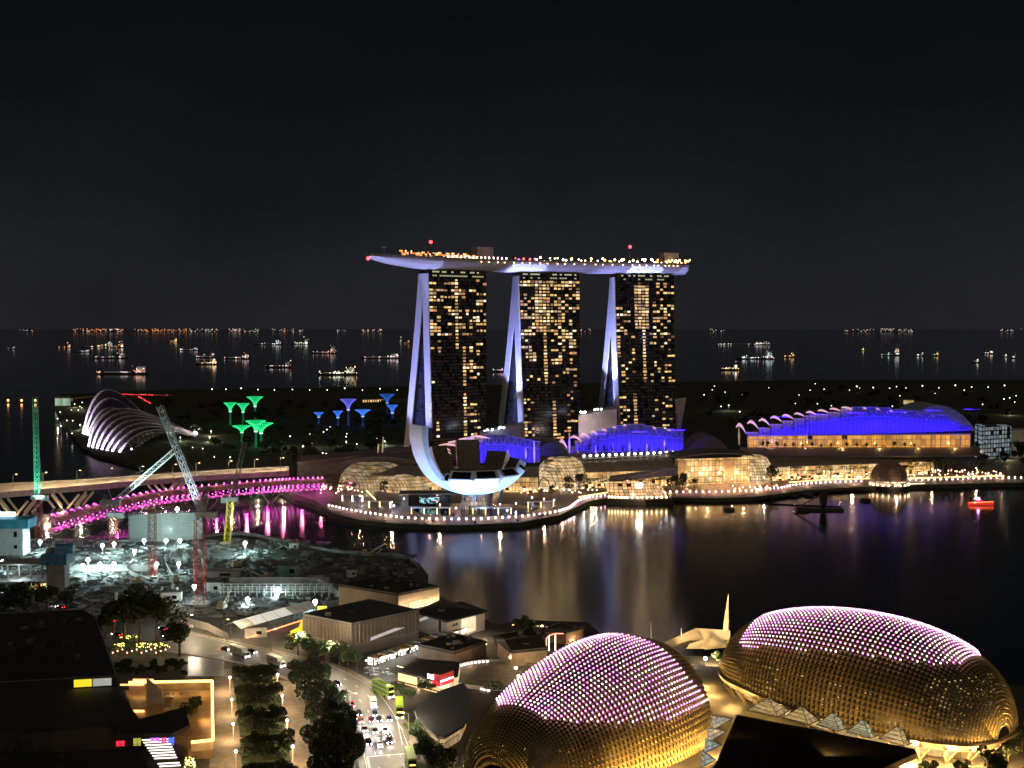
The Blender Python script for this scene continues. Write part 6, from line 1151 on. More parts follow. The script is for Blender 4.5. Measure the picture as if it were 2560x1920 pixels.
w.build('wall_emblem', mat('wall_emblem', (.10, .12, .09), .5), tC); w = MB(); p = a.lerp(qC[0], .25); w.box(V(p.x, p.y, 7), (1.4, .6, 7.6), rz=math.atan2((a - qC[0]).y, (a - qC[0]).x)); w.build('dark_slot', M_black, tC)
lamp('POINT', G(1150, 1612, 6), 2200, (1, .85, .65), .3, parent=tC); lamp('POINT', G(1095, 1590, 5), 700, (1, .95, .9), .3, parent=tC); lamp('POINT', G(1212, 1580, 6), 1500, (1, .7, .4), .3, parent=tC)
# lit food street
def white_stalls():
    a = G(940, 1662); c = G(1150, 1588); d = (c - a).normalized(); n = V(-d.y, d.x, 0); ang = math.atan2(d.y, d.x); st_ = None
    for i in range(11):
        p = a.lerp(c, i / 10); t = thing('food_stall', 'white lit food stall in the row between the ribbed hall and the red restaurant', 'stall', p, 'white lit food stalls'); b = MB(); b.box(p + V(0, 0, 1.5) + n * 1, (3.6, 3, 3), rz=ang); b.build('counter', lit_rooms('stall_%d' % i, 1.1, 1.0, [(1, .92, .8), (.9, .95, 1), (1, .8, .5), (.7, .75, .8)], 1.6, on=.85, axis='xy', line=.2), t); b = MB(); b.box(p + V(0, 0, 3.4) - n * .6, (4.0, 5.2, .3), rz=ang); b.build('awning', mat('awning_%d' % i, (.45, .40, .35) if i % 3 else (.5, .3, .1), .7), t); b = MB(); b.ball(p + V(0, 0, 3.0) - n * 2.2, .45, 6, 4); b.build('lamp', E_white, t)
        if i % 2 == 0: lamp('POINT', p - n * 3.4 + V(0, 0, 3.2), 1100 if i < 6 else 500, (1, .93, .82), .3, parent=t)
white_stalls()
a = G(925, 1645); c = G(1085, 1580); b = MB(); b.add([a + V(0, 0, 6.6), c + V(0, 0, 6.6), c + V(0, 3.2, 7.2), a + V(0, 3.2, 7.2)], [(0, 1, 2, 3)]); b.build('glass_canopy', mat('canopy_lit', (.5, .5, .48), .4, em=(1, .95, .9), es=.35), label='pale lit canopy along the foot of the ribbed hall', cat='canopy', loc=a)
rs = random.Random(4); tb = None
for i in range(26):
    q = G(rs.uniform(915, 985), rs.uniform(1672, 1692))
    if tb is None:
        tb = thing('cafe_table', '', 'table', q); b = MB(); b.lathe(q, [(.05, 0), (.05, .7), (.6, .72), (.6, .76), (0, .76)], 10); b.build('table_top', M_white, tb); b = MB(); [b.box(q + V(1.0 * cos(k), 1.0 * sin(k), .4), (.4, .4, .8)) for k in (0, 2, 4)]; b.build('seat', M_steel, tb); o = tb
    else: o = dup(tb, q, rs.uniform(0, 3))
    o['label'] = 'white cafe table at the lit forecourt by the food stalls'; o['group'] = 'cafe tables by the food stalls'
lamp('POINT', G(955, 1680, 6), 1800, (.95, 1, 1), .3, name='forecourt_light', parent=tb)
# red cornered restaurant
zt = 9.5; q = [G(x, y, zt) for x, y in ((995, 1662), (1100, 1688), (1145, 1672), (1150, 1640), (1045, 1632))]; c = sum(q, V(0, 0, 0)) / 5; t = thing('restaurant', 'low restaurant with a glowing red corner fascia and lit front windows', 'restaurant', (c.x, c.y, 3))
b = MB(); b.prism([(p.x, p.y) for p in q], 6.6, 7.3); b.build('roof', M_roofd, t); b = MB(); P = [V(p.x, p.y, 3) for p in q]; b.add([p for p in P] + [p + V(0, 0, 3.6) for p in P], [(i, (i + 1) % 5, 5 + (i + 1) % 5, 5 + i) for i in range(5)]); b.build('wall', lit_rooms('restaurant_rooms', 1.7, 3.4, [(1, .72, .38), (1, .62, .28), (.75, .8, .6), (.9, .5, .2)], 1.2, on=.9, axis='xy', line=.14), t)
cc = q[1]; dl = (q[0] - cc); dl.z = 0; dl.normalize(); dr = (q[2] - cc); dr.z = 0; dr.normalize(); o = -(dl + dr).normalized() * .5; b = MB()
for z0_, z1_, m_ in ((7.3, 9.6, 0), (5.6, 7.3, 1)):
    b.cur = m_; k = V(cc.x, cc.y, 0) + o
    for dd, L in ((dl, 3.4 if m_ == 0 else 3.6), (dr, 7.5)): b.add([k + V(0, 0, z0_), k + dd * L + V(0, 0, z0_), k + dd * L + V(0, 0, z1_), k + V(0, 0, z1_), k - o * 2 + V(0, 0, z1_), k + dd * L - o * 2 + V(0, 0, z1_)], [(0, 1, 2, 3), (3, 2, 5, 4)])
b.build('red_fascia', [mat('fascia_dark_red', (.35, .02, .02), .5, em=(1, .03, .02), es=.10), glow('fascia_red', (1, .01, .05), .85)], t)
b = MB(); k = V(cc.x, cc.y, 8.7) + dl * 3.6 + V(-.6, -.5, 0)
for i, (dx, hh) in enumerate(((0, .9), (.6, .7), (1.2, .9), (1.8, .7), (2.4, .9))): b.box(k + dl * (-dx + 1.2) + V(0, -.3, .2), (.42, .2, hh)); b.box(k + dl * (-dx + 1.2) + V(0, -.3, -.7), (.5, .2, .35))
b.build('lit_sign', glow('sign_blue_white', (.72, .82, 1), 5), t); b = MB()
for i in range(7): b.ball(V(cc.x, cc.y, 7.4) + dr * (.6 + i * 1.05) + o * 1.6, .24, 6, 4)
b.build('fascia_lamp', E_white, t); b = MB(); P = [G(x, y, 6.4) for x, y in ((993, 1665), (1095, 1692))]; b.path(P, .16, 4); b.build('eave_light', glow('eave_glow', (1, .85, .5), 3), t)
lamp('POINT', G(1040, 1712, 4.5), 1100, (1, .75, .4), .2, parent=t); lamp('POINT', G(1120, 1722, 4.5), 1300, (1, .7, .4), .2, parent=t); lamp('POINT', V(cc.x, cc.y, 6) + o * 7, 160, (1, .1, .1), .2, parent=t)
hall('pier_shop', 'dark roofed low block behind the red restaurant', [(1045, 1612), (1135, 1632), (1215, 1605), (1130, 1585)], 8, mat('shop_wall', (.20, .15, .12), .7), M_roofd, .03)
t, q = hall('gabled_hall', 'dark gabled roof house with one pale lit gable wall by the round plaza', [(1278, 1630), (1368, 1622), (1340, 1592), (1244, 1602)], 9, mat('gable_wall', (.45, .34, .22), .7), M_roofd, .04); lamp('POINT', G(1325, 1670, 5), 1100, (1, .78, .5), .2, parent=t); b = MB(); r = [x + V(0, 0, .6) for x in q]; m0 = (r[0] + r[3]) / 2 + V(0, 0, 2); m1 = (r[1] + r[2]) / 2 + V(0, 0, 2); b.add(r + [m0, m1], [(0, 1, 5, 4), (3, 4, 5, 2), (0, 4, 3), (1, 2, 5)]); b.build('roof_ridge', M_roofd, t)
t, q = hall('jetty_house', 'small dark house with a hipped roof on the jetty at the water', [(1362, 1575), (1415, 1580), (1458, 1568), (1400, 1556)], 8, mat('jetty_wall', (.35, .24, .16), .7), M_roofd, .12); b = MB(); r = [x + V(0, 0, .5) for x in q]; m_ = sum(r, V(0, 0, 0)) / 4 + V(0, 0, 2.2); b.add(r + [m_], [(0, 1, 4), (1, 2, 4), (2, 3, 4), (3, 0, 4)]); b.build('roof_hip', M_roofd, t); lamp('POINT', G(1440, 1602, 4), 700, (1, .7, .4), .2, parent=t)
hall('waterside_block', 'long low dark block between the round plaza and the water', [(1290, 1606), (1400, 1582), (1360, 1566), (1235, 1592)], 6, mat('block_wall', (.16, .12, .1), .7), M_roofd, .02)
# curved red-white sign frame
p = G(1382, 1628); t = thing('arch_frame', 'small arched frame outlined in red and white light', 'sign frame', p); b = MB(); b.path([p + V(-2.5, 0, 0), p + V(-2.5, 0, 5), p + V(-1.5, 0, 6.2), p + V(.8, 0, 7), p + V(4.2, 0, 7)], .2, 5); b.build('red_tube', glow('tube_red', (1, .25, .15), 3), t); b = MB(); b.tube(p + V(-1.5, 0, .2), p + V(-1.5, 0, 6), .2); b.tube(p + V(1, 0, .2), p + V(1, 0, 6.6), .2); b.build('white_tube', glow('tube_white', (1, .85, .7), 4), t)
# round stepped plaza
c = G(1236, 1690); b = MB(); Ro = 17.5; b.prism([(c.x + Ro * cos(2 * PI * i / 48), c.y + Ro * 1.0 * sin(2 * PI * i / 48)) for i in range(48)], 3.0, 3.3); b.build('round_plaza', M_pave, kind='structure')
b = MB(); b.lathe((c.x, c.y, 3.3), [(Ro, 0), (Ro, 1.1), (Ro - .4, 1.1), (Ro - .4, 0)], 48); b.build('plaza_wall', M_conc, label='low curved wall round the stepped plaza', cat='wall', loc=c)
st0 = None
for i in range(24):
    a = R(100 + i * 5.4); p = c + V((Ro - .7) * cos(a), (Ro - .7) * sin(a), .7)
    if st0 is None: st0 = thing('step_light', '', 'light', p); b = MB(); b.box(p, (.5, .5, .5)); b.build('lens', E_pink, st0); b = MB(); b.box(p - V(0, 0, .3), (.7, .7, .2)); b.build('base', M_black, st0); o = st0
    else: o = dup(st0, p, a)
    o['label'] = 'small step light along the curved left wall of the round plaza'; o['group'] = 'step lights of the round plaza'
for a in (130, 165, 200): lamp('POINT', c + V(14 * cos(R(a)), 14 * sin(R(a)), 2.2), 260, (1, .68, .42), .2, name='step_glow', parent=st0)
p = G(1240, 1722); t = thing('planter', 'oval green planter with a lit rim in the round plaza', 'planter', p); b = MB(); b.prism([(p.x + 5.5 * cos(2 * PI * i / 24), p.y + 4 * sin(2 * PI * i / 24)) for i in range(24)], 3.3, 3.9); b.build('rim', M_conc, t); b = MB(); crown_mesh(b, (p.x, p.y, 4.3), 5, 1, 260, .4, seed=3); b.build('shrubs', M_leaf, t, kind='stuff'); b = MB(); [b.box(p + V(5.7 * cos(a), 4.2 * sin(a), .5), (.8, .3, .3), rz=a + PI / 2) for a in (PI * 1.05, PI * 1.15, PI * 1.25, PI * 1.35)]; b.build('rim_light', E_pink, t); lamp('POINT', p + V(0, -1, 3), 150, (1, .8, .4), .2, parent=t)
for i, (px, py, lb) in enumerate(((1290, 1695, 'bright lamp post right of the round plaza'), (1276, 1668, 'upper lamp post behind the round plaza'), (1296, 1716, 'lamp post next to the nearer concert hall'), (1214, 1632, 'lamp at the corner behind the red restaurant'), (1284, 1585, 'bright white lamp on the jetty'), (1355, 1588, 'warm lamp on the waterside terrace'), (1390, 1600, 'lamp among shrubs by the jetty house'))):
    p = G(px, py); t = thing('lamp_post', lb, 'lamp post', p); b = MB(); b.tube(p, p + V(0, 0, 3.4), .1, .08, 5); b.build('post', M_pole, t); b = MB(); b.ball(p + V(0, 0, 3.7), .55, 8, 6); b.build('globe', E_warm if i else E_white, t); lamp('POINT', p + V(0, -.8, 4), 520, (1, .68, .38), .2, parent=t)
# disc roof with a lit hall below
c = G(1128, 1768, 9); t = thing('disc_roof_hall', 'hall under a big dark oval roof with a lit glass front at its tip', 'hall', (c.x, c.y, 3)); b = MB()
ov = [(1036, 1775), (1050, 1757), (1074, 1740), (1111, 1722), (1159, 1707), (1174, 1730), (1180, 1770), (1160, 1812), (1110, 1842), (1094, 1841), (1062, 1815), (1043, 1795)]
P = [G(x, y, 9) for x, y in ov]; b.prism([(p.x, p.y) for p in P], 8.2, 9); b.build('roof', mat('oval_roof_sheet', (.075, .082, .09), .55, var=.2, scale=.3), t); b = MB(); ci = sum(P, V(0, 0, 0)) / len(P); Q = [ci + (p - ci) * .8 for p in P]; n = len(Q); b.add([V(p.x, p.y, 3) for p in Q] + [V(p.x, p.y, 8.2) for p in Q], [(i, (i + 1) % n, n + (i + 1) % n, n + i) for i in range(n)]); b.build('glass_wall', lit_rooms('oval_rooms', 3.0, 5.0, [(1, .62, .28), (1, .55, .22), (.9, .6, .3)], .42, on=1, axis='xy', line=.05), t)
lamp('POINT', G(1095, 1880, 6), 900, (1, .66, .3), .2, parent=t); lamp('POINT', G(1150, 1905, 6), 900, (1, .7, .36), .2, parent=t)
# ================================================================ road, traffic, park, the dark mall at lower left
rR = [(420, 1570), (569, 1605), (739, 1642), (852, 1673), (941, 1727), (992, 1793), (1031, 1882), (1060, 1960), (1080, 2060)]
rL = [(400, 1626), (500, 1640), (628, 1664), (709, 1693), (800, 1727), (850, 1769), (882, 1828), (902, 1873), (920, 1960), (930, 2060)]
def sm(P, n=5): return spline([G(x, y) for x, y in P], n)
a = sm(rR, 9); c = sm(rL, 8)
b = MB(); n = 60; ra = [a[min(int(i * (len(a) - 1) / n), len(a) - 1)] for i in range(n + 1)]; rc = [c[min(int(i * (len(c) - 1) / n), len(c) - 1)] for i in range(n + 1)]
b.loft([[V(p.x, p.y, 3.05), V(q.x, q.y, 3.05)] for p, q in zip(ra, rc)], closed=False); b.build('road', M_asph, kind='structure')
b = MB(); P = [G(x, y, 3.045) for x, y in ((-60, 1478), (90, 1490), (240, 1512), (330, 1556), (430, 1600))]; b.strip(spline(P, 6), 17, 3.045); b.strip(spline([G(x, y, 3.045) for x, y in ((400, 1598), (470, 1612), (560, 1632))], 5), 16, 3.047); b.build('side_road', M_asph, kind='structure')
kb = MB(); kb.loft([[p, p + V(0, 0, .2), p + V(2.4, .6, .2), p + V(2.4, .6, 0)] for p in ra]); kb.build('pavement', M_pave, kind='structure')
kb = MB(); kb.loft([[p, p + V(0, 0, .2), p + V(-1.6, -.4, .2), p + V(-1.6, -.4, 0)] for p in rc]); kb.build('kerb', M_conc, kind='structure')
mk = MB(); 
for f in (.26, .5, .74):
    L = [q.lerp(p, f) + V(0, 0, .055) for p, q in zip(ra, rc)]; k = 0
    for i in range(6, n - 1):
        d = L[i + 1] - L[i]; m = int(max(1, d.length / 4))
        for j in range(m):
            k += 1
            if k % 3 == 0: u = L[i].lerp(L[i + 1], j / m); v_ = L[i].lerp(L[i + 1], (j + .8) / m); w = V(-d.y, d.x, 0).normalized() * .12; mk.quad(u - w, v_ - w, v_ + w, u + w)
for f in (.03, .97):
    L = [q.lerp(p, f) + V(0, 0, .055) for p, q in zip(ra, rc)]
    for i in range(4, n): d = L[i] - L[i - 1]; w = V(-d.y, d.x, 0).normalized() * .10 if d.length > 1e-6 else V(.1, 0, 0); mk.quad(L[i - 1] - w, L[i] - w, L[i] + w, L[i - 1] + w)
def mline(x0, y0, x1, y1, w=.3): A = G(x0, y0, 3.056); B = G(x1, y1, 3.056); d = (B - A); s = V(-d.y, d.x, 0).normalized() * w / 2; mk.quad(A - s, B - s, B + s, A + s)
mline(917, 1892, 1012, 1884, .5); mline(994, 1806, 1006, 1862, .25); mline(995, 1808, 1018, 1838, .2); mline(968, 1818, 984, 1842, .3)
for i in range(9): mline(916 + i * .9, 1893 + i * 4, 920 + i * .9, 1894 + i * 4, .9)
mk.build('road_markings', M_mark, kind='structure')
# street lamps along the road
sl = None
for px, py, e, lb in ((739, 1640, 4200, 'street lamp at the bend below the ribbed hall'), (815, 1660, 4200, 'street lamp in front of the roadside trees'), (678, 1628, 3600, 'street lamp near the tent row'), (560, 1602, 3800, 'street lamp by the printed hoarding'), (1022, 1852, 4200, 'street lamp at the right kerb beside the stop line'), (985, 1778, 3200, 'street lamp by the bus bay'), (876, 1800, 5200, 'street lamp at the left kerb beside the queue of cars'), (905, 1868, 6000, 'street lamp at the left kerb near the stop line'), (470, 1590, 3500, 'street lamp at the junction'), (930, 1712, 3600, 'street lamp before the lit forecourt')):
    p = G(px, py); cool = 'left kerb' in lb
    t = thing('street_lamp', lb, 'street lamp', p); b = MB(); b.tube(p, p + V(0, 0, 8.5), .13, .08, 5); b.tube(p + V(0, 0, 8.5), p + V(-1.6 if px > 900 else 1.6, -.5, 8.9), .07); b.build('post', M_pole, t); b = MB(); b.box(p + V(-1.8 if px > 900 else 1.8, -.5, 8.9), (.9, .4, .15)); b.build('lamp_head', E_warm, t); lamp('POINT', p + V(-2 if px > 900 else 2.5, -1, 8.5), e * 2.6, (1, .94, .80) if cool else (1, .78, .48), .2, name='street_light', parent=t)
# vehicles
def rect_loft(b, secs):
    b.loft([[V(x, -w, z0), V(x, w, z0), V(x, w * .96, z1), V(x, -w * .96, z1)] for x, w, z0, z1 in secs], cap=True)
E_head = glow('headlight', (1, .88, .92), 26); E_tail = glow('tail_light', (1, .03, .03), 9); M_tyre = mat('tyre', (.015, .015, .015), .9, var=0)
def car(name, lb, col, p, rz, L=4.5, Wd=1.8, h=1.45, van=False, lights=True, group='cars on the bend road'):
    t = thing(name, lb, 'van' if van else 'car', p, group, rz); pt = mat('paint_%s_%d' % (name, int(abs(p[0]) * 10)), col, .25, .2, var=0, spec=.6); w = Wd / 2
    b = MB(); rect_loft(b, [(-L / 2, w * .86, .35, .85), (-L * .46, w, .3, .95), (L * .1, w, .28, .95), (L * .42, w * .96, .3, .85), (L / 2, w * .8, .38, .68)])
    def out(mb, nm, m):                                        # meshes are written in the car's own frame
        me = bpy.data.meshes.new(nm); me.from_pydata([tuple(x) for x in mb.v], [], mb.f); me.materials.append(m); o = bpy.data.objects.new(nm, me); C.objects.link(o); o.parent = t; return o
    out(b, 'body', pt); b = MB()
    if van: rect_loft(b, [(-L * .48, w * .95, .9, h), (L * .2, w * .95, .9, h), (L * .33, w * .9, .9, h * .72)])
    else: rect_loft(b, [(-L * .42, w * .82, .9, 1.0), (-L * .25, w * .8, .9, h), (L * .05, w * .8, .9, h), (L * .24, w * .84, .9, .98)])
    out(b, 'cabin', pt if van else M_glass)
    if not van: b = MB(); b.box((-L * .1, 0, h + .02), (L * .3, Wd * .72, .08)); out(b, 'roof', pt)
    else: b = MB(); b.box((L * .27, 0, h * .78), (.3, Wd * .82, h * .25)); out(b, 'windscreen', M_glass)
    for sx in (-.31, .3):
        for sy in (-1, 1): b = MB(); b.tube((L * sx, sy * (w - .12), .32), (L * sx, sy * (w + .04), .32), .32, .32, 10); out(b, 'wheel', M_tyre)
    if lights:
        for sy in (-1, 1): b = MB(); b.ball((L / 2 + .02, sy * w * .68, .68), .2, 6, 4); out(b, 'headlight', E_head)
        for sy in (-1, 1): b = MB(); b.box((-L / 2 - .03, sy * w * .66, .8), (.1, .4, .2)); out(b, 'tail_light', E_tail)
        for s_ in (1,): o = lamp('SPOT', (0, 0, 0), 420, (1, .92, .9), .15, spot=70, blend=.7, name='headlight_beam'); o.parent = t; o.location = (L / 2 + .4, 0, .7); o.rotation_euler = (R(80), 0, -PI / 2)
    return t
def zz(x, y): return G(500 + x / 3.352, 1560 + y / 3.352, 3.06)
def heading(x0, y0, x1, y1): A = zz(x0, y0); B = zz(x1, y1); return math.atan2(B.y - A.y, B.x - A.x)
hq = heading(1300, 740, 1400, 1000); h2 = heading(1440, 720, 1500, 980); h3 = heading(1550, 800, 1590, 960); Rd = (.5, .03, .03); Bk = (.02, .02, .025); Si = (.4, .4, .42); Wh = (.75, .75, .73); Bu = (.05, .08, .2)
for nm, lb, col, x, y, h, kw in (('car', 'red car at the tail of the left lane of the queue', Rd, 1270, 690, hq, {}), ('car', 'dark car second in the left lane', Bk, 1330, 762, hq, {}), ('taxi', 'orange red taxi third in the left lane', (.55, .12, .03), 1350, 822, hq, {}), ('car', 'silver car with a reddish roof in the left lane', (.45, .3, .28), 1380, 895, hq, {}), ('car', 'black car waiting at the front of the left lane', Bk, 1412, 1005, hq, {}), ('van', 'cream white minibus high up in the middle lane', (.8, .76, .6), 1452, 690, h2, dict(L=6.2, Wd=2.2, h=2.5, van=True)), ('car', 'dark blue car behind the red one in the middle lane', Bu, 1465, 765, h2, {}), ('car', 'dark red car in the middle lane', (.35, .02, .03), 1436, 818, h2, {}), ('car', 'black car beside the dark red one', Bk, 1500, 812, h2, {}), ('car', 'grey car with a dark roof in the middle of the queue', (.25, .25, .27), 1467, 910, h2, {}), ('car', 'pale silver car in the right hand lane', (.6, .6, .62), 1552, 905, h3, {}), ('van', 'white van first at the stop line', Wh, 1506, 1025, h2, dict(L=4.9, Wd=1.9, h=2.0, van=True)), ('van', 'black van at the stop line beside the white one', Bk, 1586, 992, h3, dict(L=4.9, Wd=1.9, h=1.9, van=True)), ('car', 'blue car with a red roof light in the bus lane', (.1, .12, .3), 1585, 808, h3, {}), ('car', 'dark car alone on the empty bend', Bk, 1148, 512, heading(1000, 430, 1200, 560), {}), ('car', 'silver car half hidden by the dark tree row', Si, 1040, 500, heading(900, 380, 1060, 520), {}), ('car', 'red car behind the dark tree row', Rd, 985, 432, heading(900, 380, 1060, 520), {}), ('car', 'dark red car in front of the small white lorry', (.3, .03, .05), 772, 372, heading(600, 320, 800, 390), {}), ('car', 'dark car behind the long white lorry', Bk, 215, 222, heading(100, 190, 260, 230), {}), ('car', 'police blue car ahead of the long white lorry', Bu, 432, 245, heading(300, 215, 460, 255), {})): car(nm, lb, col, zz(x, y), h, **kw)
def boxbody(t, parts):
    for nm, secs, m in parts:
        mb = MB()
        for (cx_, cy_, cz_, sx, sy, sz) in secs: mb.box((cx_, cy_, cz_), (sx, sy, sz))
        me = bpy.data.meshes.new(nm); me.from_pydata([tuple(x) for x in mb.v], [], mb.f); me.materials.append(m); o = bpy.data.objects.new(nm, me); C.objects.link(o); o.parent = t
M_lime = mat('bus_lime', (.22, .36, .025), .35, var=.05); M_sal = mat('saloon_lit', (.05, .06, .05), .2, em=(.8, 1, .6), es=.10, var=0)
def bus(lb, p, rz, L=11.5, lit=True):
    t = thing('double_decker_bus', lb, 'bus', p, 'lime green double decker buses', rz); Wd = 2.5
    boxbody(t, [('body', [(0, 0, 2.35, L, Wd, 3.9)], M_lime), ('roof', [(0, 0, 4.38, L - .3, Wd - .2, .16)], M_lime), ('window', [(-.3, s * (Wd / 2 + .01), z, L - 1.6, .04, .85) for s in (-1, 1) for z in (1.95, 3.5)], M_sal), ('windscreen', [(L / 2 + .01, 0, 3.4, .05, Wd * .9, 1.2), (L / 2 + .01, 0, 1.7, .05, Wd * .9, 1.2)], M_glass), ('destination_sign', [(L / 2 + .04, 0, 2.6, .05, 1.5, .4)], glow('bus_sign_%d' % int(p[0]), (1, .55, .08), 4)), ('headlight', [(L / 2 + .05, s * .9, .75, .12, .5, .35) for s in (-1, 1)], E_head)])
    for sx in (-L * .32, L * .28):
        for sy in (-1, 1):
            mb = MB(); mb.tube((sx, sy * 1.05, .5), (sx, sy * 1.28, .5), .5, .5, 12); me = bpy.data.meshes.new('wheel'); me.from_pydata([tuple(x) for x in mb.v], [], mb.f); me.materials.append(M_tyre); o = bpy.data.objects.new('wheel', me); C.objects.link(o); o.parent = t
bus('lime green double decker bus turning out of the bus bay', zz(1535, 595), heading(1460, 560, 1620, 640)); bus('lime green double decker bus seen head on behind the queue', zz(1672, 760), heading(1668, 660, 1676, 800), 11); bus('lime green bus cut by the lower picture edge', zz(1765, 1200), heading(1740, 1110, 1780, 1250), 11)
def lorry(lb, p, rz, L):
    t = thing('lorry', lb, 'lorry', p, 'white box lorries', rz); boxbody(t, [('cargo_box', [(-.8, 0, 2.3, L, 2.4, 2.9)], M_white), ('cab', [(L / 2 + .4, 0, 1.5, 1.9, 2.2, 2.0)], M_white), ('windscreen', [(L / 2 + 1.37, 0, 1.95, .05, 1.9, .8)], M_glass), ('box_mark', [(-.8, -1.22, 2.4, 1.6, .04, .5)], M_concd), ('chassis', [(0, 0, .7, L + 1, 2, .3)], M_black), ('headlight', [(L / 2 + 1.38, s * .8, .8, .1, .35, .25) for s in (-1, 1)], E_head), ('tail_light', [(-L / 2 - .82, s * .9, .95, .08, .3, .3) for s in (-1, 1)], E_tail)])
    for sx in (-L * .3, L * .48):
        for sy in (-1, 1):
            mb = MB(); mb.tube((sx, sy * .95, .48), (sx, sy * 1.2, .48), .48, .48, 10); me = bpy.data.meshes.new('wheel'); me.from_pydata([tuple(x) for x in mb.v], [], mb.f); me.materials.append(M_tyre); o = bpy.data.objects.new('wheel', me); C.objects.link(o); o.parent = t
lorry('long white box lorry farther left on the road', zz(330, 268), heading(250, 225, 430, 290), 9); lorry('white box lorry at the bend beside the park', zz(635, 350), heading(570, 330, 740, 395), 7.5)
for px, py in ((150, 1521), (20, 1498), (275, 1556), (292, 1590), (404, 1576), (420, 1596)): car('car', 'car with tail lights glowing on the side road between the trees', Bk, G(px, py, 3.06), 2.6, group='cars on the side road')
bw = MB()
for i in range(1, 18): p = G(820 + i * 6, 1668 + i * 2.2 + (i * i) * .06); 
# ---- park: promenade strips, lawns, hedges, lamp posts
b = MB(); b.prism([tuple(G(x, y)[:2]) for x, y in ((536, 1680), (588, 1668), (600, 1760), (612, 1980), (520, 1980), (532, 1760))], 3.02, 3.06); b.build('park_path', M_pave, kind='structure')
b = MB(); b.prism([tuple(G(x, y)[:2]) for x, y in ((690, 1700), (735, 1705), (772, 1780), (790, 1980), (730, 1980), (712, 1800))], 3.02, 3.06); b.build('park_path', M_pave, kind='structure')
b = MB(); b.prism([tuple(G(x, y)[:2]) for x, y in ((588, 1668), (690, 1690), (712, 1800), (730, 1980), (612, 1980), (600, 1760))], 3.02, 3.05); b.build('park_paving', M_pave, kind='structure')
gh = MB()
for x0, y0, x1, y1, x2, y2, x3, y3 in ((580, 1682, 690, 1700, 692, 1722, 586, 1724), (588, 1732, 698, 1734, 706, 1772, 594, 1778), (594, 1786, 706, 1786, 716, 1838, 600, 1842), (600, 1852, 718, 1850, 728, 1905, 604, 1910), (604, 1920, 730, 1915, 736, 1980, 608, 1980)):
    q = [G(*k, 3.1) for k in ((x0, y0), (x1, y1), (x2, y2), (x3, y3))]; gh.prism([(p.x, p.y) for p in q], 3.06, 3.3)
gh.build('lawn', M_grass, kind='structure')
hd = [make_tree(6.0, 3.6, 480, .50, M_leafd, s) for s in (61, 62, 63)]; spots = []
for x0, x1, y0, y1, k in ((592, 684, 1698, 1718, 12), (598, 696, 1750, 1768, 12), (604, 706, 1808, 1832, 12), (610, 720, 1876, 1900, 12), (614, 730, 1945, 1965, 8)):
    for i in range(k): spots.append(G(x0 + (x1 - x0) * ((i % (k // 2)) + .5) / (k // 2) + rnd(-4, 4), y0 if i < k // 2 else y1))
sow(hd, spots, 'low dark tree in the rows of the lamp lit park', 'low trees of the park blocks', .66, .95)
plamp = None
for x, y, s in ((250, 455, 1), (265, 640, 1), (278, 845, 1), (300, 1075, 1), (650, 430, 2), (690, 608, 2), (730, 815, 2), (777, 1035, 2)):
    q = zz(x, y); hd_ = G(500 + x / 3.352, 1560 + y / 3.352, 7.6); p = V(hd_.x, hd_.y, 3)
    t = thing('park_lamp', 'park lamp along the left path, warm pink globe' if s == 1 else 'park lamp along the right path beside the tree row', 'park lamp', p, 'park lamps'); b = MB(); b.tube(p, hd_, .12, .09, 6); b.build('post', mat('park_post_%d_%d' % (x, y), (.6, .5, .4), .5), t); b = MB(); b.ball(hd_ + V(0, 0, .3), .42, 8, 6); b.build('globe', E_pink, t); lamp('POINT', hd_ + V(-1.3 if s == 1 else .9, -.9, -.6), 3000, (1, .64, .32), .2, name='park_light', parent=t)
tr = [make_tree(15, 5.6, 1500, .50, M_leafd, s) for s in (71, 72, 73)]; spots = [G(x, y) for x, y in ((742, 1725), (775, 1738), (800, 1752), (782, 1778), (815, 1790), (838, 1800), (795, 1822), (828, 1838), (850, 1850), (810, 1868), (842, 1884), (868, 1880), (800, 1915), (835, 1930), (868, 1935), (820, 1975), (860, 1985), (880, 1915))]
sow(tr, spots, 'tall dark tree in the dense row between the park and the road', 'tall dark trees between the park and the road', .72, 1.02)
tr = [make_tree(14, 6.2, 1300, .55, M_leafd, s) for s in (81, 82)]; Ls = ['big dark tree standing alone in front of the hoarding', 'tallest dark tree of the clump above the flower beds', 'dark tree left in the clump above the flower beds', 'dark tree right in the clump above the flower beds', 'dark tree between the road and the black mall roof', 'dark round tree below the blue wrapped shaft', 'slim tree by the lit side road', 'broad tree at the left border', 'low tree at the far left border', 'dark tree behind the flower beds']
for i, (px, py, s) in enumerate(((449, 1640, 1.1), (350, 1604, 1.6), (312, 1600, 1.45), (392, 1608, 1.5), (262, 1592, .7), (118, 1535, 1.0), (165, 1528, .75), (60, 1552, 1.3), (15, 1556, 1.1), (284, 1592, 1.1))):
    p = G(px, py); o = tr[i] if i < 2 else dup(tr[i % 2], p, rnd(0, 6)); o.location = p; o.scale = (s, s, s); o['label'] = Ls[i]; o['group'] = 'dark street trees at the lower left'
tr = [make_tree(8, 4.2, 800, .5, M_leaf, s) for s in (91, 92)]; Ls = ['roadside tree', 'x']; pts = [(770, 1650), (795, 1652), (822, 1660), (848, 1664), (893, 1676), (870, 1668), (745, 1640), (780, 1640)]
sow(tr, [G(x, y) for x, y in pts], 'leafy tree along the foot of the ribbed hall', 'leafy trees along the foot of the ribbed hall', .8, 1.15)
pts = [(1010, 1748), (1030, 1752), (1060, 1728), (1075, 1732), (990, 1738), (1050, 1856), (1060, 1878), (1048, 1900), (1075, 1905), (1035, 1840)]
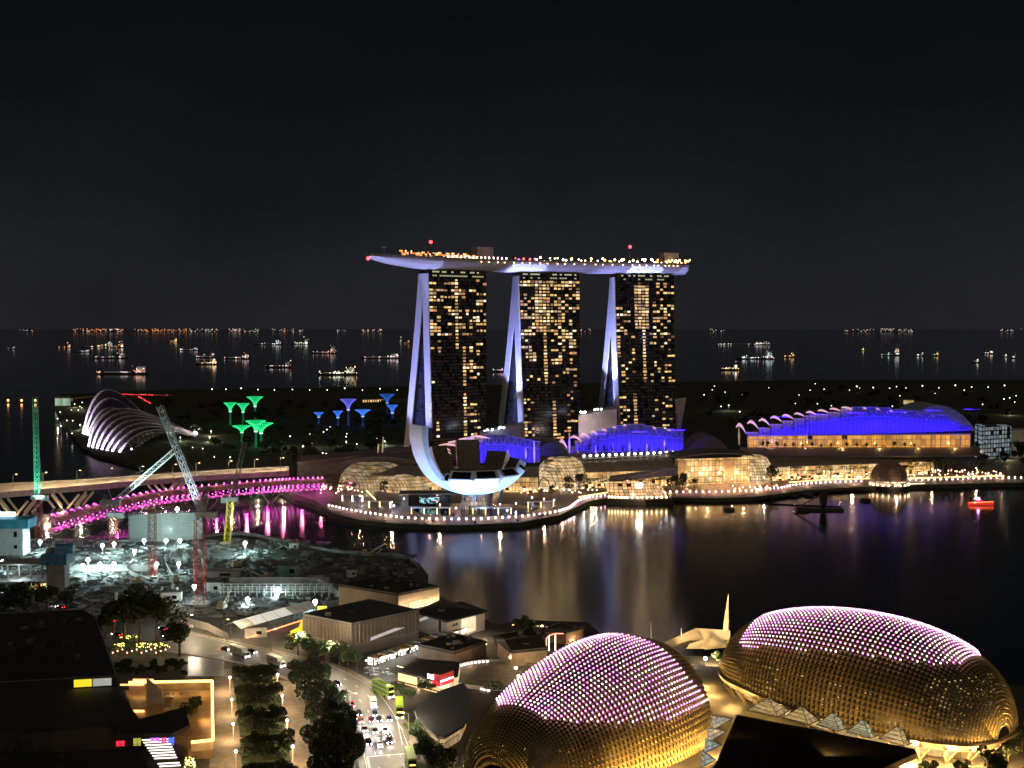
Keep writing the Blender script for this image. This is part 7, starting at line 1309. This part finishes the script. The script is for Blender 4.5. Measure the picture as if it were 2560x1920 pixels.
sow([make_tree(4.5, 2.8, 420, .42, M_leaf, 95, name='bush')], [G(x, y) for x, y in pts], 'rounded shrub tree around the oval roofed hall', 'shrub trees around the oval roofed hall', .8, 1.2)
sow([make_tree(10, 5, 900, .5, M_leafd, 97)], [G(1108, 1948), G(1085, 1935), G(2405, 1945), G(2320, 1955), G(2520, 1905), G(2555, 1880), G(2480, 1955), G(1302, 1592), G(1336, 1582), G(1318, 1588), G(1800, 1668), G(1880, 1680)], 'dark tree at the foot of the concert halls', 'dark trees at the foot of the concert halls', .55, 1.05)
sow([make_tree(5, 3.4, 420, .5, M_leafd, s, name='bush') for s in (111, 112)], [G(rnd(288, 462), rnd(1664, 1692)) for i in range(26)], 'low dark bush in the hedge mass above the amber terrace', 'low dark bushes above the amber terrace', .45, .75)
# flower beds with yellow lights
for px, py, w, lb in ((330, 1600, 5, 'upper flower bed strung with yellow lights'), (372, 1622, 6.5, 'larger flower bed strung with yellow lights'), (298, 1622, 4, 'bed with a few yellow lanterns next to the black roof'), (408, 1624, 3.5, 'small bed with orange lights beside the lone tree')):
    p = G(px, py); t = thing('flower_bed', lb, 'flower bed', p, 'yellow lit flower beds'); b = MB(); crown_mesh(b, (p.x, p.y, 3.9), w, 1.1, 260, .4, seed=px); b.build('plants', M_leaf, t); b = MB()
    for i in range(int(w * 6)): a = rnd(0, 6.28); r = w * rnd(.1, 1); b.ball(p + V(r * cos(a), r * .7 * sin(a), rnd(.8, 1.9)), .16, 5, 3)
    b.build('light_string', glow('bed_glow_%d' % px, (1, .74, .18), 7), t); lamp('POINT', p + V(0, -.5, 2.8), 380, (1, .76, .25), .2, parent=t)
b = MB(); b.prism([tuple(G(x, y)[:2]) for x, y in ((285, 1602), (400, 1604), (440, 1640), (290, 1640))], 3.05, 3.1); b.build('lawn', M_grass, kind='structure')
bo = None
for i in range(12):
    p = G(282 + i * 12, 1638 - (i % 3) * 4)
    if bo is None: bo = thing('bollard_light', '', 'bollard', p); b = MB(); b.tube(p, p + V(0, 0, .8), .1, .1, 5); b.build('post', M_pole, bo); b = MB(); b.ball(p + V(0, 0, 1.0), .28, 6, 4); b.build('lens', glow('bollard_glow', (1, .4, .3), 6), bo); o = bo
    else: o = dup(bo, p)
    o['label'] = 'small reddish bollard light at the edge of the flower bed lawn'; o['group'] = 'reddish bollard lights'
# forecourt with a wet shine
b = MB(); b.prism([tuple(G(x, y)[:2]) for x, y in ((470, 1642), (560, 1642), (560, 1690), (470, 1690))], 3.04, 3.07); b.build('forecourt', mat('wet_stone', (.16, .17, .17), .3, var=.2), kind='structure')
# ---- dark mall
def slab(name, lb, px, z, h, m, cat='roof'):
    q = [G(x, y, z) for x, y in px]; b = MB(); b.prism([(p.x, p.y) for p in q], z - h, z); return b.build(name, m, label=lb, cat=cat, loc=q[0]), q
M_md = mat('mall_roof_black', (.035, .032, .032), .8, var=.3, scale=.3); M_md2 = mat('mall_roof_black_b', (.045, .04, .038), .7, var=.3, scale=.3)
t = thing('dark_mall', 'big black flat roofed mall block at the lower left', 'mall', G(100, 1700))
up = [G(x, y, 14) for x, y in ((-300, 1552), (205, 1524), (236, 1540), (290, 1690), (-300, 1722))]; b = MB(); b.prism([(p.x, p.y) for p in up], 3, 14); b.build('roof', M_md, t)
b = MB(); q = [up[4] - V(0, .0, 3), up[3] - V(0, .0, 3)] + [G(x, y, 10.6) for x, y in ((350, 1800), (130, 1830), (-300, 1850))]; b.prism([(p.x, p.y - .02) for p in q], 3, 10.6); b.build('lower_roof', M_md2, t)
b = MB(); q = [G(x, y, 10) for x, y in ((-300, 1904), (290, 1872), (352, 1870), (402, 1990), (-300, 1990))]; b.prism([(p.x, p.y) for p in q], 3, 10); b.build('lower_roof', M_md, t)
roof_units(t, up, 14, 14, 77)
for px, py in ((35, 1625), (105, 1620), (172, 1612), (90, 1565), (155, 1562)): p = G(px, py, 14); b = MB(); b.box(p + V(0, 0, .8), (4.2, 2.4, 1.6)); b.build('vent', M_roofd, t)
wa, wb = up[4], up[3]; du = (wb - wa).normalized(); nu = V(du.y, -du.x, 0) * .15
for nm_, f0, f1, m_ in (('yellow_sign', .816, .894, glow('sign_yellow', (1, .78, .03), .9)), ('white_sign', .899, .98, mat('sign_white_panel', (.5, .5, .46), .5, var=.5, scale=.4, em=(.8, .85, .75), es=.38))):
    A = wa.lerp(wb, f0) + nu; B = wa.lerp(wb, f1) + nu; b = MB(); b.add([V(A.x, A.y, 11.0), V(B.x, B.y, 11.0), V(B.x, B.y, 13.5), V(A.x, A.y, 13.5)], [(0, 1, 2, 3)]); b.build(nm_, m_, t)
for (x, y, w, h, m_) in ((6, 1735, 2.2, 2.6, E_warm), (134, 1760, 2.6, 5, E_amber)): b = MB(); b.box(D(x, y, 408) , (w * .6, .3, h * .8)); b.build('lit_opening', glow('opening_%d' % x, (1, .7, .4), .8), t)
for (x, y, m_) in ((72, 1570, E_white), (216, 1816, E_white), (290, 1728, E_white), (170, 1832, E_blue)): b = MB(); b.ball(D(x, y, 400 if y > 1700 else 460), .35, 6, 4); b.build('roof_lamp', m_, t)
# gold rimmed terrace
z = 9; t = thing('gold_terrace', 'rooftop terrace framed by a gold light band with an amber floor', 'terrace', G(430, 1790)); o_ = [G(x, y, z) for x, y in ((322, 1706), (530, 1702), (532, 1850), (478, 1856))]
b = MB(); q = [G(x, y, 6) for x, y in ((312, 1726), (528, 1724), (530, 1872), (470, 1872), (340, 1800))]; b.prism([(p.x, p.y) for p in q], 3, 6); b.build('floor', mat('terrace_floor', (.38, .24, .12), .6), t)
b = MB(); b.path([o_[0], o_[1], o_[2], o_[3]], .45, 5); b.build('light_band', glow('gold_band', (1, .62, .16), 3.2), t)
b = MB()
for A, B in ((o_[0], o_[1]), (o_[1], o_[2]), (o_[2], o_[3])): b.quad(A, B, B - V(0, 0, 2.8), A - V(0, 0, 2.8))
b.build('parapet', mat('terrace_parapet', (.5, .36, .2), .6), t)
b = MB(); p = G(378, 1760, 6); b.add([p + V(-1.6, 0, 0), p + V(3.6, 0, 0), p + V(3.6, .3, 4), p + V(-1.6, .3, 8.5), p + V(-1.6, .9, 0), p + V(3.6, .9, 0), p + V(3.6, 1.2, 4), p + V(-1.6, 1.2, 8.5)], [(0, 1, 2, 3), (7, 6, 5, 4), (3, 2, 6, 7), (0, 3, 7, 4), (1, 5, 6, 2)]); b.build('slanted_wall', M_conc, t)
b = MB()
for i in range(10): q_ = G(rnd(395, 500), rnd(1735, 1775), 6); b.box(q_ + V(0, 0, .45), (rnd(.8, 2.2), rnd(.8, 1.6), .9))
b.build('furniture', mat('terrace_seats', (.3, .22, .15), .7), t)
for x, y, e in ((500, 1725, 500), (515, 1790, 650), (430, 1728, 450), (505, 1840, 450), (350, 1730, 300), (440, 1770, 300), (340, 1770, 200)): lamp('POINT', G(x, y, 7.8), e, (1, .58, .20), .2, parent=t)
b = MB(); b.box(G(330, 1712, 8.2), (8, .4, .5)); b.box(G(358, 1700, 9), (7, .4, .7)); b.box(G(345, 1778, 7), (4, .8, .6)); b.build('orange_strip', glow('orange_strip', (1, .42, .15), 2.2), t)
sow([make_tree(6, 3, 420, .42, M_leafd, 99, name='bush')], [G(478, 1790, 6), G(492, 1778, 6), G(468, 1802, 6)], 'dark bush on the amber terrace', 'bushes on the amber terrace', .7, 1)
slab('wing_roof', 'black slanting roof below the amber terrace', ((278, 1808), (340, 1800), (462, 1766), (475, 1812), (430, 1834), (290, 1834)), 10.5, 1.2, M_md)
t = thing('neon_front', 'strip of red, violet and blue neon windows under the black wing roof', 'shop front', G(380, 1858)); 
for x, w, col in ((301, 22, (1, .02, .06)), (343, 20, (.45, .42, .06)), (388, 24, (.55, .10, 1)), (410, 14, (1, .03, .2)), (428, 16, (.06, .12, 1))):
    A = D(x - w / 2, 1861 - (x - 300) * .02, 350); B = D(x + w / 2, 1860 - (x - 300) * .02, 350); b = MB(); hz = 1.0 if x < 330 else 1.7
    for i in range(2): k = A.lerp(B, i * .5 + .02); l = A.lerp(B, i * .5 + .46); b.quad(k, l, l + V(0, 0, hz), k + V(0, 0, hz)); b.quad(k - V(0, 0, .55), l - V(0, 0, .55), l - V(0, 0, .15), k - V(0, 0, .15))
    b.build('neon_window', glow('neon_%d' % x, col, 1.6 if x != 343 else .9), t)
p = D(455, 1840, 362); b = MB(); b.add([D(425, 1860, 362), D(472, 1862, 360), D(476, 1815, 368), D(448, 1812, 370), D(432, 1835, 366)], [(0, 1, 2, 3, 4)]); b.build('glass_corner', mat('neon_glass', (.10, .11, .18), .15, var=.3, em=(.15, .2, 1), es=.05), t); lamp('POINT', D(452, 1852, 357), 260, (.12, .2, 1), .2, parent=t); lamp('POINT', D(462, 1876, 356), 200, (.5, .15, 1), .2, parent=t)
t = thing('lit_stairway', 'broad stairway with white lit step edges at the lower left', 'stairway', G(400, 1890)); b = MB(); e = MB()
for i in range(11):
    f = i / 10; A = G(355 + 44 * f, 1851 + 66 * f, 7.5 - 4 * f); B = G(422 + 30 * f, 1848 + 66 * f, 7.5 - 4 * f); b.add([A, B, B + V(.4, -1.0, -.1), A + V(.4, -1.0, -.1), A + V(.4, -1.0, -.6), B + V(.4, -1.0, -.6)], [(0, 1, 2, 3), (3, 2, 5, 4)])
    if i != 8: e.tube(A + V(0, -.1, .15), B + V(0, -.1, .15), .17, .17, 4)
b.build('step', M_concd, t); e.build('step_light', glow('step_white', (1, .88, .78), 2.6), t)
p = G(478, 1915); t = thing('lit_bush', 'bush wrapped in yellow fairy lights beside the stairway', 'bush', p); b = MB(); crown_mesh(b, (p.x, p.y, 4.5), 2, 1.8, 300, .3, seed=5); b.build('leaves', M_leaf, t); b = MB(); [b.ball((p.x + rnd(-1.6, 1.6), p.y + rnd(-1.4, .6) - .8, 4.5 + rnd(-1.3, 1.5)), .15, 5, 3) for i in range(44)]; b.build('light_string', glow('fairy', (1, .82, .2), 8), t)
lamp('POINT', G(510, 1900, 7), 900, (1, .66, .32), .3, name='path_glow', parent=t)
sow([make_tree(9, 5, 500, .6, M_leafd, 101)], [G(60, 1945), G(110, 1935), G(150, 1955), G(30, 1925)], 'dark tree in the pale green lit courtyard at the lower left corner', 'courtyard trees at the lower left', .7, 1.0)
lamp('POINT', G(30, 1900, 9), 500, (.85, 1, .6), .3, name='courtyard_light');
